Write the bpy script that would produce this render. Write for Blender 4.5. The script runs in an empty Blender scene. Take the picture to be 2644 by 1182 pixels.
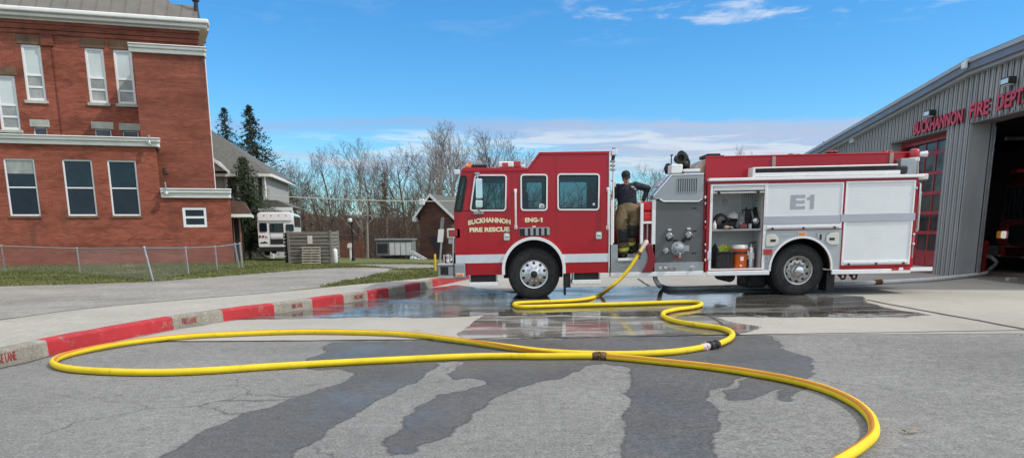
import bpy, bmesh, math, random
from mathutils import Vector, Matrix, noise, geometry
R = math.radians
rnd = random.Random(7)
scene = bpy.context.scene
COL = scene.collection
# ------------------------------------------------------------------ camera model
W_, H_ = 2644.0, 1182.0
F_, CX, CY, HOR = 1909.0, 1322.0, 966.0, 593.0
CAMH, PITCH, ROLL = 1.45, math.atan((966.0-593.0)/1909.0), R(0.4)
CAMROT = Matrix.Rotation(math.pi/2-PITCH, 3, 'X') @ Matrix.Rotation(-ROLL, 3, 'Z')
CAMPOS = Vector((0, 0, CAMH))
LZ = 0.19            # level of the raised pavement and lawn
def ray(px, py): return CAMROT @ Vector(((px-CX)/F_, -(py-CY)/F_, -1.0))
def gz(x): return 0.007*min(max(x, 0.0), 60.0)
def G(px, py, z=None, add=0.0):
    """point of the ground (or of a level z) that is seen at a place of the photo"""
    d = ray(px, py); zz = 0.0 if z is None else z
    for _ in range(6):
        t = (zz-CAMH)/d.z; p = CAMPOS + d*t
        if z is not None: break
        zz = gz(p.x)
    return Vector((p.x, p.y, p.z+add))
class Frame:
    """vertical reference plane: local X along it, local Y behind it, local Z up"""
    def __init__(s, m): s.m = m; s.i = m.inverted()
    def at(s, px, py, off=0.0):
        o = s.i @ CAMPOS; d = s.i.to_3x3() @ ray(px, py)
        t = (off-o.y)/d.y; p = o + d*t
        return p.x, p.z
def frame(x, y, z, yaw, pitch=0.0):
    return Frame(Matrix.Translation((x, y, z)) @ Matrix.Rotation(yaw, 4, 'Z') @ Matrix.Rotation(pitch, 4, 'Y'))
def zoomer(x0, y0, s): return lambda x, y: (x0 + x/s, y0 + y/s)
Z1 = zoomer(0, 0, 2.4); Z2 = zoomer(0, 380, 1.92); Z3 = zoomer(530, 260, 2.4); Z5 = zoomer(1100, 360, 2.618)
Z6 = zoomer(1540, 360, 2.742); Z7 = zoomer(1880, 360, 2.618); Z8 = zoomer(2060, 80, 1.6935)
Z9 = zoomer(0, 700, 1.9486); Z10 = zoomer(1222, 700, 1.8115); Z0 = zoomer(0, 0, 0.97428)
# ------------------------------------------------------------------ materials
class NT:
    def __init__(s, tree): s.t = tree; s.n = tree.nodes; s.l = tree.links
    def add(s, typ, **kw):
        n = s.n.new(typ)
        for k, v in kw.items():
            if k.startswith('_'): setattr(n, k[1:], v)
        return n
    def link(s, a, b): s.l.new(a, b)
    def math(s, op, a, b=None, clamp=False):
        n = s.n.new('ShaderNodeMath'); n.operation = op; n.use_clamp = clamp
        for i, v in enumerate((a, b)):
            if v is None: continue
            if isinstance(v, (int, float)): n.inputs[i].default_value = v
            else: s.l.new(v, n.inputs[i])
        return n.outputs[0]
    def noise(s, vec, scale, detail=4, rough=.55, dist=0.0):
        n = s.n.new('ShaderNodeTexNoise'); n.inputs['Scale'].default_value = scale
        n.inputs['Detail'].default_value = detail; n.inputs['Roughness'].default_value = rough
        n.inputs['Distortion'].default_value = dist
        s.l.new(vec, n.inputs['Vector']); return n.outputs['Fac']
    def ramp(s, fac, stops):
        n = s.n.new('ShaderNodeValToRGB'); e = n.color_ramp.elements
        while len(e) < len(stops): e.new(.5)
        for i, (p, c) in enumerate(stops):
            e[i].position = p; e[i].color = (c[0], c[1], c[2], 1) if hasattr(c, '__len__') else (c, c, c, 1)
        s.l.new(fac, n.inputs['Fac']); return n.outputs['Color']
    def mix(s, fac, a, b, mode='MIX'):
        n = s.n.new('ShaderNodeMix'); n.data_type = 'RGBA'; n.blend_type = mode
        for k, v in ((0, fac), (6, a), (7, b)):
            if isinstance(v, (int, float)): n.inputs[k].default_value = v
            elif isinstance(v, (tuple, list)): n.inputs[k].default_value = (*v[:3], 1)
            else: s.l.new(v, n.inputs[k])
        return n.outputs[2]
    def maprange(s, v, a, b, c=0.0, d=1.0, typ='SMOOTHSTEP'):
        n = s.n.new('ShaderNodeMapRange'); n.interpolation_type = typ
        for i, x in enumerate((v, a, b, c, d)):
            if isinstance(x, (int, float)): n.inputs[i].default_value = x
            else: s.l.new(x, n.inputs[i])
        return n.outputs[0]
    def scaled(s, vec, sc):
        n = s.n.new('ShaderNodeVectorMath'); n.operation = 'MULTIPLY'; s.l.new(vec, n.inputs[0]); n.inputs[1].default_value = sc
        return n.outputs[0]
def newmat(name):
    m = bpy.data.materials.new(name); m.use_nodes = True; nt = NT(m.node_tree)
    b = nt.n['Principled BSDF']; tc = nt.n.new('ShaderNodeTexCoord')
    return m, nt, b, tc
MAT = {}
def mk(name, col, rough=.5, metal=0.0, var=.12, scale=2.5, bump=0.0, bscale=40.0, coat=0.0, spec=.5, dirt=0.0, dirtcol=(.12, .10, .08), emit=None, stretch=(1, 1, 1)):
    m, nt, b, tc = newmat(name)
    vec = nt.scaled(tc.outputs['Object'], stretch)
    f = nt.noise(vec, scale, 5, .6)
    lo = tuple(c*(1-var) for c in col); hi = tuple(min(1, c*(1+var)) for c in col)
    c = nt.ramp(f, ((.3, lo), (.7, hi)))
    if dirt:
        f2 = nt.noise(vec, scale*.6+.3, 6, .65)
        c = nt.mix(nt.maprange(f2, .5, .75, 0, dirt), c, dirtcol)
    nt.link(c, b.inputs['Base Color'])
    b.inputs['Metallic'].default_value = metal
    f3 = nt.noise(vec, scale*2.3, 3, .5)
    nt.link(nt.maprange(f3, .3, .7, max(.02, rough*.8), min(1, rough*1.2)), b.inputs['Roughness'])
    b.inputs['Coat Weight'].default_value = coat; b.inputs['Coat Roughness'].default_value = .06
    b.inputs['Specular IOR Level'].default_value = spec
    if bump:
        bn = nt.n.new('ShaderNodeBump'); bn.inputs['Strength'].default_value = bump; bn.inputs['Distance'].default_value = .02
        nt.link(nt.noise(vec, bscale, 4, .6), bn.inputs['Height']); nt.link(bn.outputs[0], b.inputs['Normal'])
    if emit:
        b.inputs['Emission Color'].default_value = (*emit[:3], 1); b.inputs['Emission Strength'].default_value = emit[3]
    MAT[name] = m; return m
def mk_glass(name, tint, gloss=.9, ior=1.45, base=.04):
    m = bpy.data.materials.new(name); m.use_nodes = True; nt = NT(m.node_tree); nt.n.clear()
    out = nt.n.new('ShaderNodeOutputMaterial'); tr = nt.n.new('ShaderNodeBsdfTransparent'); gl = nt.n.new('ShaderNodeBsdfGlossy')
    tr.inputs['Color'].default_value = (*tint, 1); gl.inputs['Roughness'].default_value = .02; gl.inputs['Color'].default_value = (gloss, gloss, gloss, 1)
    fr = nt.n.new('ShaderNodeFresnel'); fr.inputs['IOR'].default_value = ior
    mx = nt.n.new('ShaderNodeMixShader'); fac = nt.math('ADD', fr.outputs[0], base, True)
    nt.link(fac, mx.inputs[0]); nt.link(tr.outputs[0], mx.inputs[1]); nt.link(gl.outputs[0], mx.inputs[2]); nt.link(mx.outputs[0], out.inputs[0])
    MAT[name] = m; return m
def mk_brick(name, c1, c2, mortar, bw=.21, rh=.072, soil=.5):
    m, nt, b, tc = newmat(name)
    sep = nt.n.new('ShaderNodeSeparateXYZ'); nt.link(tc.outputs['Object'], sep.inputs[0])
    comb = nt.n.new('ShaderNodeCombineXYZ')
    nt.link(nt.math('ADD', sep.outputs[0], sep.outputs[1]), comb.inputs[0]); nt.link(sep.outputs[2], comb.inputs[1])
    br = nt.n.new('ShaderNodeTexBrick'); nt.link(comb.outputs[0], br.inputs['Vector'])
    br.inputs['Scale'].default_value = 1.0; br.inputs['Brick Width'].default_value = bw; br.inputs['Row Height'].default_value = rh
    br.inputs['Mortar Size'].default_value = .007; br.inputs['Mortar Smooth'].default_value = .3; br.inputs['Bias'].default_value = 0
    br.inputs['Color1'].default_value = (*c1, 1); br.inputs['Color2'].default_value = (*c2, 1); br.inputs['Mortar'].default_value = (*mortar, 1)
    st = nt.scaled(tc.outputs['Object'], (.5, .5, 2.2))
    f = nt.noise(st, 1.0, 6, .65)
    c = nt.mix(1.0, br.outputs['Color'], nt.ramp(f, ((.3, .62), (.5, 1.0), (.72, 1.28))), 'MULTIPLY')
    f2 = nt.noise(nt.scaled(tc.outputs['Object'], (1.2, 1.2, .25)), 1.1, 5, .6)
    c = nt.mix(nt.maprange(f2, .52, .78, 0, soil), c, (.10, .055, .042))
    f4 = nt.noise(nt.scaled(tc.outputs['Object'], (.5, .5, 9)), .9, 3, .6)
    c = nt.mix(nt.maprange(f4, .58, .75, 0, .35), c, (.42, .17, .10))
    nt.link(c, b.inputs['Base Color']); b.inputs['Roughness'].default_value = .9; b.inputs['Specular IOR Level'].default_value = .2
    bn = nt.n.new('ShaderNodeBump'); bn.inputs['Strength'].default_value = .35; bn.inputs['Distance'].default_value = .01
    nt.link(br.outputs['Fac'], bn.inputs['Height']); bn.invert = True; nt.link(bn.outputs[0], b.inputs['Normal'])
    MAT[name] = m; return m
# ------------------------------------------------------------------ mesh builder
class MB:
    def __init__(s): s.v = []; s.f = []; s.mi = []; s.cur = 0
    def mat(s, i): s.cur = i; return s
    def geo(s, v, f):
        o = len(s.v); s.v += [tuple(p) for p in v]; s.f += [tuple(i+o for i in q) for q in f]; s.mi += [s.cur]*len(f); return s
    def box(s, x0, x1, y0, y1, z0, z1, bev=0.0, seg=2):
        if x1 < x0: x0, x1 = x1, x0
        if y1 < y0: y0, y1 = y1, y0
        if z1 < z0: z0, z1 = z1, z0
        if bev <= 0:
            v = [(x0,y0,z0),(x1,y0,z0),(x1,y1,z0),(x0,y1,z0),(x0,y0,z1),(x1,y0,z1),(x1,y1,z1),(x0,y1,z1)]
            return s.geo(v, [(0,3,2,1),(4,5,6,7),(0,1,5,4),(1,2,6,5),(2,3,7,6),(3,0,4,7)])
        bm = bmesh.new(); bmesh.ops.create_cube(bm, size=1)
        for q in bm.verts: q.co = Vector(((x0+x1)/2+q.co.x*(x1-x0), (y0+y1)/2+q.co.y*(y1-y0), (z0+z1)/2+q.co.z*(z1-z0)))
        bev = min(bev, .49*min(x1-x0, y1-y0, z1-z0))
        bmesh.ops.bevel(bm, geom=bm.edges[:], offset=bev, segments=seg, profile=.5, affect='EDGES')
        return s.bm(bm)
    def bm(s, bm):
        bm.verts.index_update(); s.geo([q.co[:] for q in bm.verts], [[q.index for q in f.verts] for f in bm.faces]); bm.free(); return s
    def plate(s, outs, y0, y1):
        """flat plate with holes: outlines in (x,z), thickness y0..y1"""
        if y1 < y0: y0, y1 = y1, y0
        def area(o): return sum(o[i-1][0]*o[i][1]-o[i][0]*o[i-1][1] for i in range(len(o)))
        oo = []
        for k, o in enumerate(outs):
            o = list(o)
            if (area(o) > 0) != (k == 0): o.reverse()
            oo.append(o)
        flat = [p for o in oo for p in o]; n = len(flat)
        tr = geometry.tessellate_polygon([[Vector((p[0], p[1], 0)) for p in o] for o in oo])
        v = [(p[0], y0, p[1]) for p in flat] + [(p[0], y1, p[1]) for p in flat]; f = []
        for a, b, c in tr:
            A, B, C = flat[a], flat[b], flat[c]
            if (B[0]-A[0])*(C[1]-A[1])-(C[0]-A[0])*(B[1]-A[1]) < 0: b, c = c, b
            f.append((a, b, c)); f.append((a+n, c+n, b+n))
        base = 0
        for o in oo:
            m = len(o)
            for i in range(m):
                a = base+i; b = base+(i+1) % m
                f.append((b, a, a+n, b+n))
            base += m
        return s.geo(v, f)
    def tube(s, pts, r, n=8, caps=True, up=None):
        pts = [Vector(p) for p in pts]; rs = r if hasattr(r, '__len__') else [r]*len(pts)
        v = []; f = []; N = None
        for i, p in enumerate(pts):
            t = (pts[min(i+1, len(pts)-1)]-pts[max(i-1, 0)])
            if t.length < 1e-9: t = Vector((0, 0, 1))
            t.normalize()
            if N is None: N = t.orthogonal().normalized()
            N = (N - t*N.dot(t))
            if N.length < 1e-6: N = t.orthogonal()
            N.normalize(); B = t.cross(N)
            for k in range(n):
                a = 2*math.pi*k/n; v.append(p + (N*math.cos(a)+B*math.sin(a))*rs[i])
        for i in range(len(pts)-1):
            for k in range(n):
                a = i*n+k; b = i*n+(k+1) % n; f.append((a, b, b+n, a+n))
        if caps: f.append(tuple(range(n-1, -1, -1))); f.append(tuple(range((len(pts)-1)*n, len(pts)*n)))
        return s.geo(v, f)
    def lathe(s, prof, o, axis='z', n=24, cap=True):
        """profile of (radius, height) turned round an axis through o"""
        v = []; f = []
        for r_, h in prof:
            for k in range(n):
                a = 2*math.pi*k/n; c, d = r_*math.cos(a), r_*math.sin(a)
                v.append((o[0]+c, o[1]+d, o[2]+h) if axis == 'z' else (o[0]+c, o[1]+h, o[2]-d) if axis == 'y' else (o[0]+h, o[1]+c, o[2]+d))
        for i in range(len(prof)-1):
            for k in range(n):
                a = i*n+k; b = i*n+(k+1) % n; f.append((a, b, b+n, a+n))
        if cap and prof[0][0] > 1e-5: f.append(tuple(range(n-1, -1, -1)))
        if cap and prof[-1][0] > 1e-5: f.append(tuple(range((len(prof)-1)*n, len(prof)*n)))
        return s.geo(v, f)
    def ball(s, c, r, n=10, sc=(1, 1, 1)):
        prof = [(r*math.sin(math.pi*i/n), -r*math.cos(math.pi*i/n)) for i in range(n+1)]
        m = MB().lathe(prof, (0, 0, 0), 'z', n*2)
        return s.geo([(c[0]+p[0]*sc[0], c[1]+p[1]*sc[1], c[2]+p[2]*sc[2]) for p in m.v], m.f)
    def prism(s, poly, axis, a0, a1):
        """solid from outline in (x,z) along y, or in (y,z) along x, or (x,y) along z"""
        m = MB().plate([poly], a0, a1)
        if axis == 'y': return s.geo(m.v, m.f)
        if axis == 'x': return s.geo([(p[1], p[0], p[2]) for p in m.v], [q[::-1] for q in m.f])
        return s.geo([(p[0], p[2], p[1]) for p in m.v], [q[::-1] for q in m.f])
    def xform(s, M):
        s.v = [tuple(M @ Vector(p)) for p in s.v]; return s
    def build(s, name, mats, parent=None, smooth=None, label=None):
        me = bpy.data.meshes.new(name); me.from_pydata(s.v, [], s.f)
        mats = mats if isinstance(mats, (list, tuple)) else [mats]
        for m in mats: me.materials.append(MAT[m] if isinstance(m, str) else m)
        if len(mats) > 1: me.polygons.foreach_set('material_index', s.mi)
        me.validate(); me.update()
        if smooth is not None:
            me.shade_smooth(); me.set_sharp_from_angle(angle=R(smooth))
        o = bpy.data.objects.new(name, me); COL.objects.link(o)
        if parent: o.parent = parent
        if label: o['label'] = label
        return o
def tag(o, label, cat, group=None):
    o['label'] = label; o['category'] = cat
    if group: o['group'] = group
    return o
def thing(name, label, cat, loc=(0, 0, 0), rot=(0, 0, 0), group=None):
    o = bpy.data.objects.new(name, None); COL.objects.link(o); o.location = loc; o.rotation_euler = rot
    o.empty_display_size = .2
    return tag(o, label, cat, group)
def struct(o, label=None):
    o['kind'] = 'structure'
    if label: o['label'] = label
    return o
def copy_tree(root, loc, rot=(0, 0, 0), sc=1.0, label=None):
    def cp(o, par):
        c = o.copy(); COL.objects.link(c); c.parent = par
        for ch in list(kids.get(o.name, [])): cp(ch, c)
        return c
    kids = {}
    for o in COL.objects:
        if o.parent: kids.setdefault(o.parent.name, []).append(o)
    c = cp(root, None); c.location = loc; c.rotation_euler = rot
    c.scale = sc if hasattr(sc, '__len__') else (sc, sc, sc)
    if label: c['label'] = label
    return c
def text_geo(body, height, extrude=.003, bold=0.0, width=None, align='CENTER'):
    """letters in the x-z plane standing proud of y=0 towards -y"""
    cu = bpy.data.curves.new('letters', 'FONT'); cu.body = body; cu.size = 1.0; cu.extrude = .5; cu.offset = bold; cu.align_x = align
    cu.resolution_u = 3
    ob = bpy.data.objects.new('letters', cu); COL.objects.link(ob)
    bpy.context.view_layer.update()
    me = bpy.data.meshes.new_from_object(ob.evaluated_get(bpy.context.evaluated_depsgraph_get()))
    xs = [p.co.x for p in me.vertices]; ys = [p.co.y for p in me.vertices]
    h = max(ys)-min(ys); w = max(xs)-min(xs); k = height/h; kx = (width/w) if width else k
    x0 = (max(xs)+min(xs))/2; y0 = min(ys)
    v = [((p.co.x-x0)*kx, -(p.co.z+.5)*extrude, (p.co.y-y0)*k) for p in me.vertices]
    f = [tuple(q.vertices) for q in me.polygons]
    COL.objects.unlink(ob); bpy.data.objects.remove(ob); bpy.data.meshes.remove(me); bpy.data.curves.remove(cu)
    return v, f
def rrect(x0, x1, z0, z1, r, n=5):
    if x1 < x0: x0, x1 = x1, x0
    if z1 < z0: z0, z1 = z1, z0
    o = []
    for cx, cz, a0 in ((x1-r, z1-r, 0), (x0+r, z1-r, 90), (x0+r, z0+r, 180), (x1-r, z0+r, 270)):
        for k in range(n+1):
            a = R(a0+90*k/n); o.append((cx+r*math.cos(a), cz+r*math.sin(a)))
    return o
def round_poly(pts, r, n=4):
    o = []; m = len(pts)
    for i in range(m):
        a, b, c = Vector(pts[i-1]), Vector(pts[i]), Vector(pts[(i+1) % m])
        u = (a-b); w = (c-b); k = min(r, u.length*.45, w.length*.45); u.normalize(); w.normalize()
        p0, p2 = b+u*k, b+w*k
        for j in range(n+1):
            t = j/n; q = p0*(1-t)**2 + b*2*t*(1-t) + p2*t*t; o.append((q.x, q.y))
    return o
def offset_poly(pts, d):
    """shrink (d>0) a convex-ish outline"""
    m = len(pts); A = sum(pts[i-1][0]*pts[i][1]-pts[i][0]*pts[i-1][1] for i in range(m)); sg = 1 if A > 0 else -1
    o = []
    for i in range(m):
        a, b, c = Vector(pts[i-1]), Vector(pts[i]), Vector(pts[(i+1) % m])
        e1 = (b-a); e2 = (c-b)
        if e1.length < 1e-7 or e2.length < 1e-7: o.append(pts[i]); continue
        e1.normalize(); e2.normalize()
        n1 = Vector((-e1.y, e1.x))*sg; n2 = Vector((-e2.y, e2.x))*sg; n = (n1+n2)
        n.normalize(); k = d/max(.5, n.dot(n1)); q = b+n*k; o.append((q.x, q.y))
    return o
def catmull(pts, step=.08):
    P = [Vector(p) for p in pts]; P = [P[0]*2-P[1]]+P+[P[-1]*2-P[-2]]; out = []
    for i in range(1, len(P)-2):
        a, b, c, d = P[i-1], P[i], P[i+1], P[i+2]; n = max(2, int((c-b).length/step))
        ta, tb, tc = (b-a).length**.5+1e-6, (c-b).length**.5+1e-6, (d-c).length**.5+1e-6
        m1 = ((b-a)/ta-(c-a)/(ta+tb)+(c-b)/tb)*tb; m2 = ((c-b)/tb-(d-b)/(tb+tc)+(d-c)/tc)*tb
        for k in range(n):
            t = k/n; out.append((2*t**3-3*t*t+1)*b+(t**3-2*t*t+t)*m1+(-2*t**3+3*t*t)*c+(t**3-t*t)*m2)
    out.append(P[-2]); return out
# ================================================================== camera, light, sky
cam = bpy.data.cameras.new('camera'); cam.sensor_width = 36; cam.lens = 36*F_/W_
cam.shift_y = (CY-H_/2)/W_; cam.clip_start = .05; cam.clip_end = 3000
co = bpy.data.objects.new('camera', cam); COL.objects.link(co); co.matrix_world = Matrix.Translation(CAMPOS) @ CAMROT.to_4x4()
scene.camera = co
SUN_AZ, SUN_EL = R(106), R(46)       # clockwise from +Y
sd = Vector((math.sin(SUN_AZ)*math.cos(SUN_EL), math.cos(SUN_AZ)*math.cos(SUN_EL), math.sin(SUN_EL)))
sl = bpy.data.lights.new('sun', 'SUN'); sl.energy = 2.7; sl.angle = R(1.5); sl.color = (1, .955, .89)
so = bpy.data.objects.new('sun', sl); COL.objects.link(so); so.rotation_euler = (-sd).to_track_quat('-Z', 'Y').to_euler()
scene.view_settings.view_transform = 'Standard'; scene.view_settings.look = 'None'; scene.view_settings.exposure = 0; scene.view_settings.gamma = 1
scene.render.engine = 'CYCLES'
try:
    scene.cycles.use_denoising = True; scene.cycles.max_bounces = 8; scene.cycles.transparent_max_bounces = 24
    scene.cycles.sample_clamp_indirect = 6
except Exception: pass
w = bpy.data.worlds.new('World'); scene.world = w; w.use_nodes = True
nt = NT(w.node_tree); bg = nt.n['Background']
sky = nt.n.new('ShaderNodeTexSky'); sky.sky_type = 'NISHITA'; sky.sun_disc = False
sky.sun_elevation = SUN_EL; sky.sun_rotation = SUN_AZ; sky.air_density = 1.0; sky.dust_density = .25; sky.ozone_density = 2.2
hs = nt.n.new('ShaderNodeHueSaturation'); nt.link(sky.outputs[0], hs.inputs['Color']); hs.inputs['Saturation'].default_value = 1.18; hs.inputs['Value'].default_value = 1.0
tc = nt.n.new('ShaderNodeTexCoord'); sp = nt.n.new('ShaderNodeSeparateXYZ'); nt.link(tc.outputs['Generated'], sp.inputs[0])
el = nt.math('MULTIPLY', nt.math('ARCSINE', sp.outputs[2]), 57.2958)
az = nt.math('MULTIPLY', nt.math('ARCTAN2', sp.outputs[0], sp.outputs[1]), 57.2958)
def skyvec(sx, sy, off=0.0):
    c = nt.n.new('ShaderNodeCombineXYZ'); nt.link(nt.math('MULTIPLY', az, sx), c.inputs[0]); nt.link(nt.math('MULTIPLY', el, sy), c.inputs[1]); c.inputs[2].default_value = off
    return c.outputs[0]
def band(v, a, b, c, d): return nt.math('MULTIPLY', nt.maprange(v, a, b), nt.maprange(v, c, d, 1, 0))
skyc = nt.mix(nt.maprange(el, 0, 17), (.86, 1.34, 1.66), (.70, 1.40, 1.74))
base = nt.mix(1.0, hs.outputs[0], skyc, 'MULTIPLY')
# long grey-violet stratus band, bright patches below it
wob = nt.math('MULTIPLY', nt.math('SUBTRACT', nt.noise(skyvec(.07, .3), 1.0, 3), .5), 2.2)
tilt = nt.math('MULTIPLY', nt.math('ABSOLUTE', nt.math('ADD', az, 6)), .028)
wob2 = nt.math('MULTIPLY', nt.math('SUBTRACT', nt.noise(skyvec(.35, 1.2, 5.5), 1.0, 5, .6), .5), .9)
elw = nt.math('ADD', nt.math('ADD', el, nt.math('ADD', nt.math('MULTIPLY', wob, .55), wob2)), tilt)
thick = nt.maprange(az, -8, 12, 6.8, 5.0)
st = nt.math('MULTIPLY', nt.maprange(elw, thick, nt.math('ADD', thick, .9)), nt.maprange(elw, 7.75, 8.4, 1, 0))
n1 = nt.noise(skyvec(.10, .9, 3.1), 1.0, 6, .62)
st = nt.math('MULTIPLY', st, nt.maprange(n1, .3, .58, .5, 1))
st = nt.math('MULTIPLY', st, nt.maprange(az, -25, -19))
c = nt.mix(nt.math('MULTIPLY', st, nt.maprange(az, -12, 10, .62, .9)), base, nt.mix(nt.maprange(az, -10, 12), (3.5, 4.9, 7.6), (4.9, 5.7, 7.6)))
st2 = nt.math('MULTIPLY', band(nt.math('ADD', el, wob), 3.6, 4.4, 5.0, 5.7), nt.math('MULTIPLY', nt.maprange(n1, .35, .55), .7))
c = nt.mix(st2, c, (5.2, 5.9, 7.2))
n2 = nt.noise(skyvec(.16, 1.5, 8.4), 1.0, 7, .62, .4)
br = nt.math('MULTIPLY', band(nt.math('ADD', el, wob), 2.0, 5.2, 6.6, 7.3), nt.maprange(n2, .44, .60))
br = nt.math('MULTIPLY', br, nt.maprange(az, -16, -6, .35, 1))
c = nt.mix(nt.math('MULTIPLY', br, .58), c, (8.0, 8.8, 9.5))
# small fair-weather clouds high on the right
n3 = nt.noise(skyvec(.20, .75, 21.7), 1.0, 8, .62, .3)
hi_ = nt.math('MULTIPLY', nt.math('MULTIPLY', band(el, 12.6, 14.2, 17.5, 26), nt.maprange(n3, .50, .70)), nt.maprange(az, 2, 8, .10, 1))
c = nt.mix(nt.math('MULTIPLY', hi_, .62), c, (8.4, 8.8, 9.6))
# broken bright cloud added out of view, overhead and behind, as fill light
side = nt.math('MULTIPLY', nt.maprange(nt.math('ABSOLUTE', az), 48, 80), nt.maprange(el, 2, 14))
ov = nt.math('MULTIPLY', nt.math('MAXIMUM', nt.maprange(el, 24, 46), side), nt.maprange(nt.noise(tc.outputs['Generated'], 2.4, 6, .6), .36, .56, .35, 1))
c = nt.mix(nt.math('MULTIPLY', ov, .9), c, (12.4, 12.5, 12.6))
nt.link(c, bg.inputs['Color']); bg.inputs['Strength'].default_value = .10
# ================================================================== ground materials
def ground_mat(name, c_lo, c_hi, speck, rough, spscale=70, stain=.3, staincol=(.08, .075, .07), big=.5, bump=.3, warm=None, spec=.35):
    m, nt, b, tc = newmat(name); P = tc.outputs['Object']
    c = nt.ramp(nt.noise(P, big, 6, .62), ((.3, c_lo), (.7, c_hi)))
    f = nt.noise(P, spscale, 2, .7); c = nt.mix(1.0, c, nt.ramp(f, ((.3, 1-speck), (.5, 1.0), (.7, 1+speck))), 'MULTIPLY')
    f = nt.noise(P, spscale*.22, 3, .7); c = nt.mix(1.0, c, nt.ramp(f, ((.3, 1-speck*.5), (.7, 1+speck*.5))), 'MULTIPLY')
    f = nt.noise(P, big*2.6, 5, .7, 1.0); c = nt.mix(nt.maprange(f, .55, .78, 0, stain), c, staincol)
    if name == 'asphalt':
        f = nt.noise(P, 1.9, 3, .5); c = nt.mix(nt.maprange(f, .66, .74, 0, .45), c, (.10, .095, .088))
        nv = nt.n.new('ShaderNodeTexNoise'); nv.inputs['Scale'].default_value = 1.4; nv.inputs['Detail'].default_value = 5; nt.link(P, nv.inputs['Vector'])
        dv = nt.n.new('ShaderNodeVectorMath'); dv.operation = 'MULTIPLY_ADD'; nt.link(nv.outputs['Color'], dv.inputs[0]); dv.inputs[1].default_value = (.8, .8, 0); nt.link(P, dv.inputs[2])
        vo = nt.n.new('ShaderNodeTexVoronoi'); vo.feature = 'DISTANCE_TO_EDGE'; vo.inputs['Scale'].default_value = .23; nt.link(dv.outputs[0], vo.inputs['Vector'])
        crk = nt.math('MULTIPLY', nt.maprange(vo.outputs['Distance'], .0012, .0034, 1, 0), nt.maprange(nt.noise(P, .6, 3), .46, .56)); c = nt.mix(nt.math('MULTIPLY', crk, .55), c, (.06, .057, .054))
    if warm:
        f = nt.noise(P, big*.8, 4, .6); c = nt.mix(nt.maprange(f, .5, .7, 0, .5), c, warm)
    nt.link(c, b.inputs['Base Color']); b.inputs['Roughness'].default_value = rough; b.inputs['Specular IOR Level'].default_value = spec
    bn = nt.n.new('ShaderNodeBump'); bn.inputs['Strength'].default_value = bump; bn.inputs['Distance'].default_value = .01
    nt.link(nt.noise(P, spscale*1.3, 2, .7), bn.inputs['Height']); nt.link(bn.outputs[0], b.inputs['Normal'])
    MAT[name] = m; return m
ground_mat('asphalt', (.172, .167, .156), (.250, .243, .227), .40, .88, 48, .5, (.135, .13, .122), .45, .6)
ground_mat('asphalt_wet', (.086, .084, .080), (.126, .123, .116), .36, .42, 48, .3, (.05, .05, .05), .6, .45, spec=.28)
_m = MAT['asphalt_wet']; _nt = NT(_m.node_tree); _tc = _nt.n.new('ShaderNodeTexCoord')
_nt.link(_nt.maprange(_nt.noise(_tc.outputs['Object'], .9, 5, .6, .3), .40, .66, .66, .30), _nt.n['Principled BSDF'].inputs['Roughness'])
ground_mat('asphalt_damp', (.135, .132, .126), (.19, .186, .176), .45, .7, 48, .3, (.09, .09, .088), .6, .5)
ground_mat('concrete', (.33, .31, .27), (.43, .405, .35), .1, .85, 45, .4, (.22, .20, .17), .35, .12)
ground_mat('sidewalk', (.33, .31, .265), (.42, .395, .34), .2, .9, 40, .3, (.24, .23, .2), .5, .15)
ground_mat('old_road', (.19, .175, .155), (.34, .32, .285), .3, .92, 30, .75, (.12, .105, .09), .4, .3, (.30, .25, .19))
ground_mat('kerb_grey', (.23, .21, .17), (.36, .33, .28), .25, .92, 30, .6, (.13, .11, .09), 1.5, .4)
def paint_red(name, col):
    m, nt, b, tc = newmat(name); P = tc.outputs['Object']
    c = nt.ramp(nt.noise(P, 1.6, 6, .6), ((.3, tuple(q*.75 for q in col)), (.7, tuple(q*1.2 for q in col))))
    c = nt.mix(nt.maprange(nt.noise(P, 5, 8, .72), .54, .65, 0, .75), c, (.27, .17, .13))
    nt.link(c, b.inputs['Base Color']); b.inputs['Roughness'].default_value = .7; MAT[name] = m
paint_red('kerb_red', (.43, .024, .030)); paint_red('stencil_red', (.30, .03, .035))
def water_mat(name, base_lo, base_hi, r_lo, r_hi, rs=.7, wave=.02):
    m, nt, b, tc = newmat(name); P = tc.outputs['Object']
    c = nt.ramp(nt.noise(P, .7, 6, .65), ((.3, base_lo), (.7, base_hi)))
    c = nt.mix(1.0, c, nt.ramp(nt.noise(P, 30, 3, .7), ((.3, .85), (.7, 1.15))), 'MULTIPLY')
    nt.link(c, b.inputs['Base Color'])
    f = nt.noise(nt.scaled(P, (.35, 1.1, 1)), rs, 5, .6, .4)
    nt.link(nt.maprange(f, .46, .64, r_lo, r_hi), b.inputs['Roughness']); b.inputs['IOR'].default_value = 1.33
    b.inputs['Specular IOR Level'].default_value = .6
    dry = nt.maprange(nt.noise(nt.scaled(P, (.45, 1.6, 1)), 1.3, 6, .65, .5), .50, .60); c2 = nt.mix(dry, c, tuple(q*1.9 for q in base_hi)); nt.link(c2, b.inputs['Base Color'])
    bn = nt.n.new('ShaderNodeBump'); bn.inputs['Strength'].default_value = wave; bn.inputs['Distance'].default_value = .05
    nt.link(nt.noise(P, 5, 3, .5), bn.inputs['Height']); nt.link(bn.outputs[0], b.inputs['Normal'])
    MAT[name] = m
water_mat('puddle', (.055, .050, .045), (.10, .094, .083), .015, .22, .8, .06)
water_mat('damp_concrete', (.13, .122, .11), (.19, .178, .158), .05, .34, .9, .03)
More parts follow.
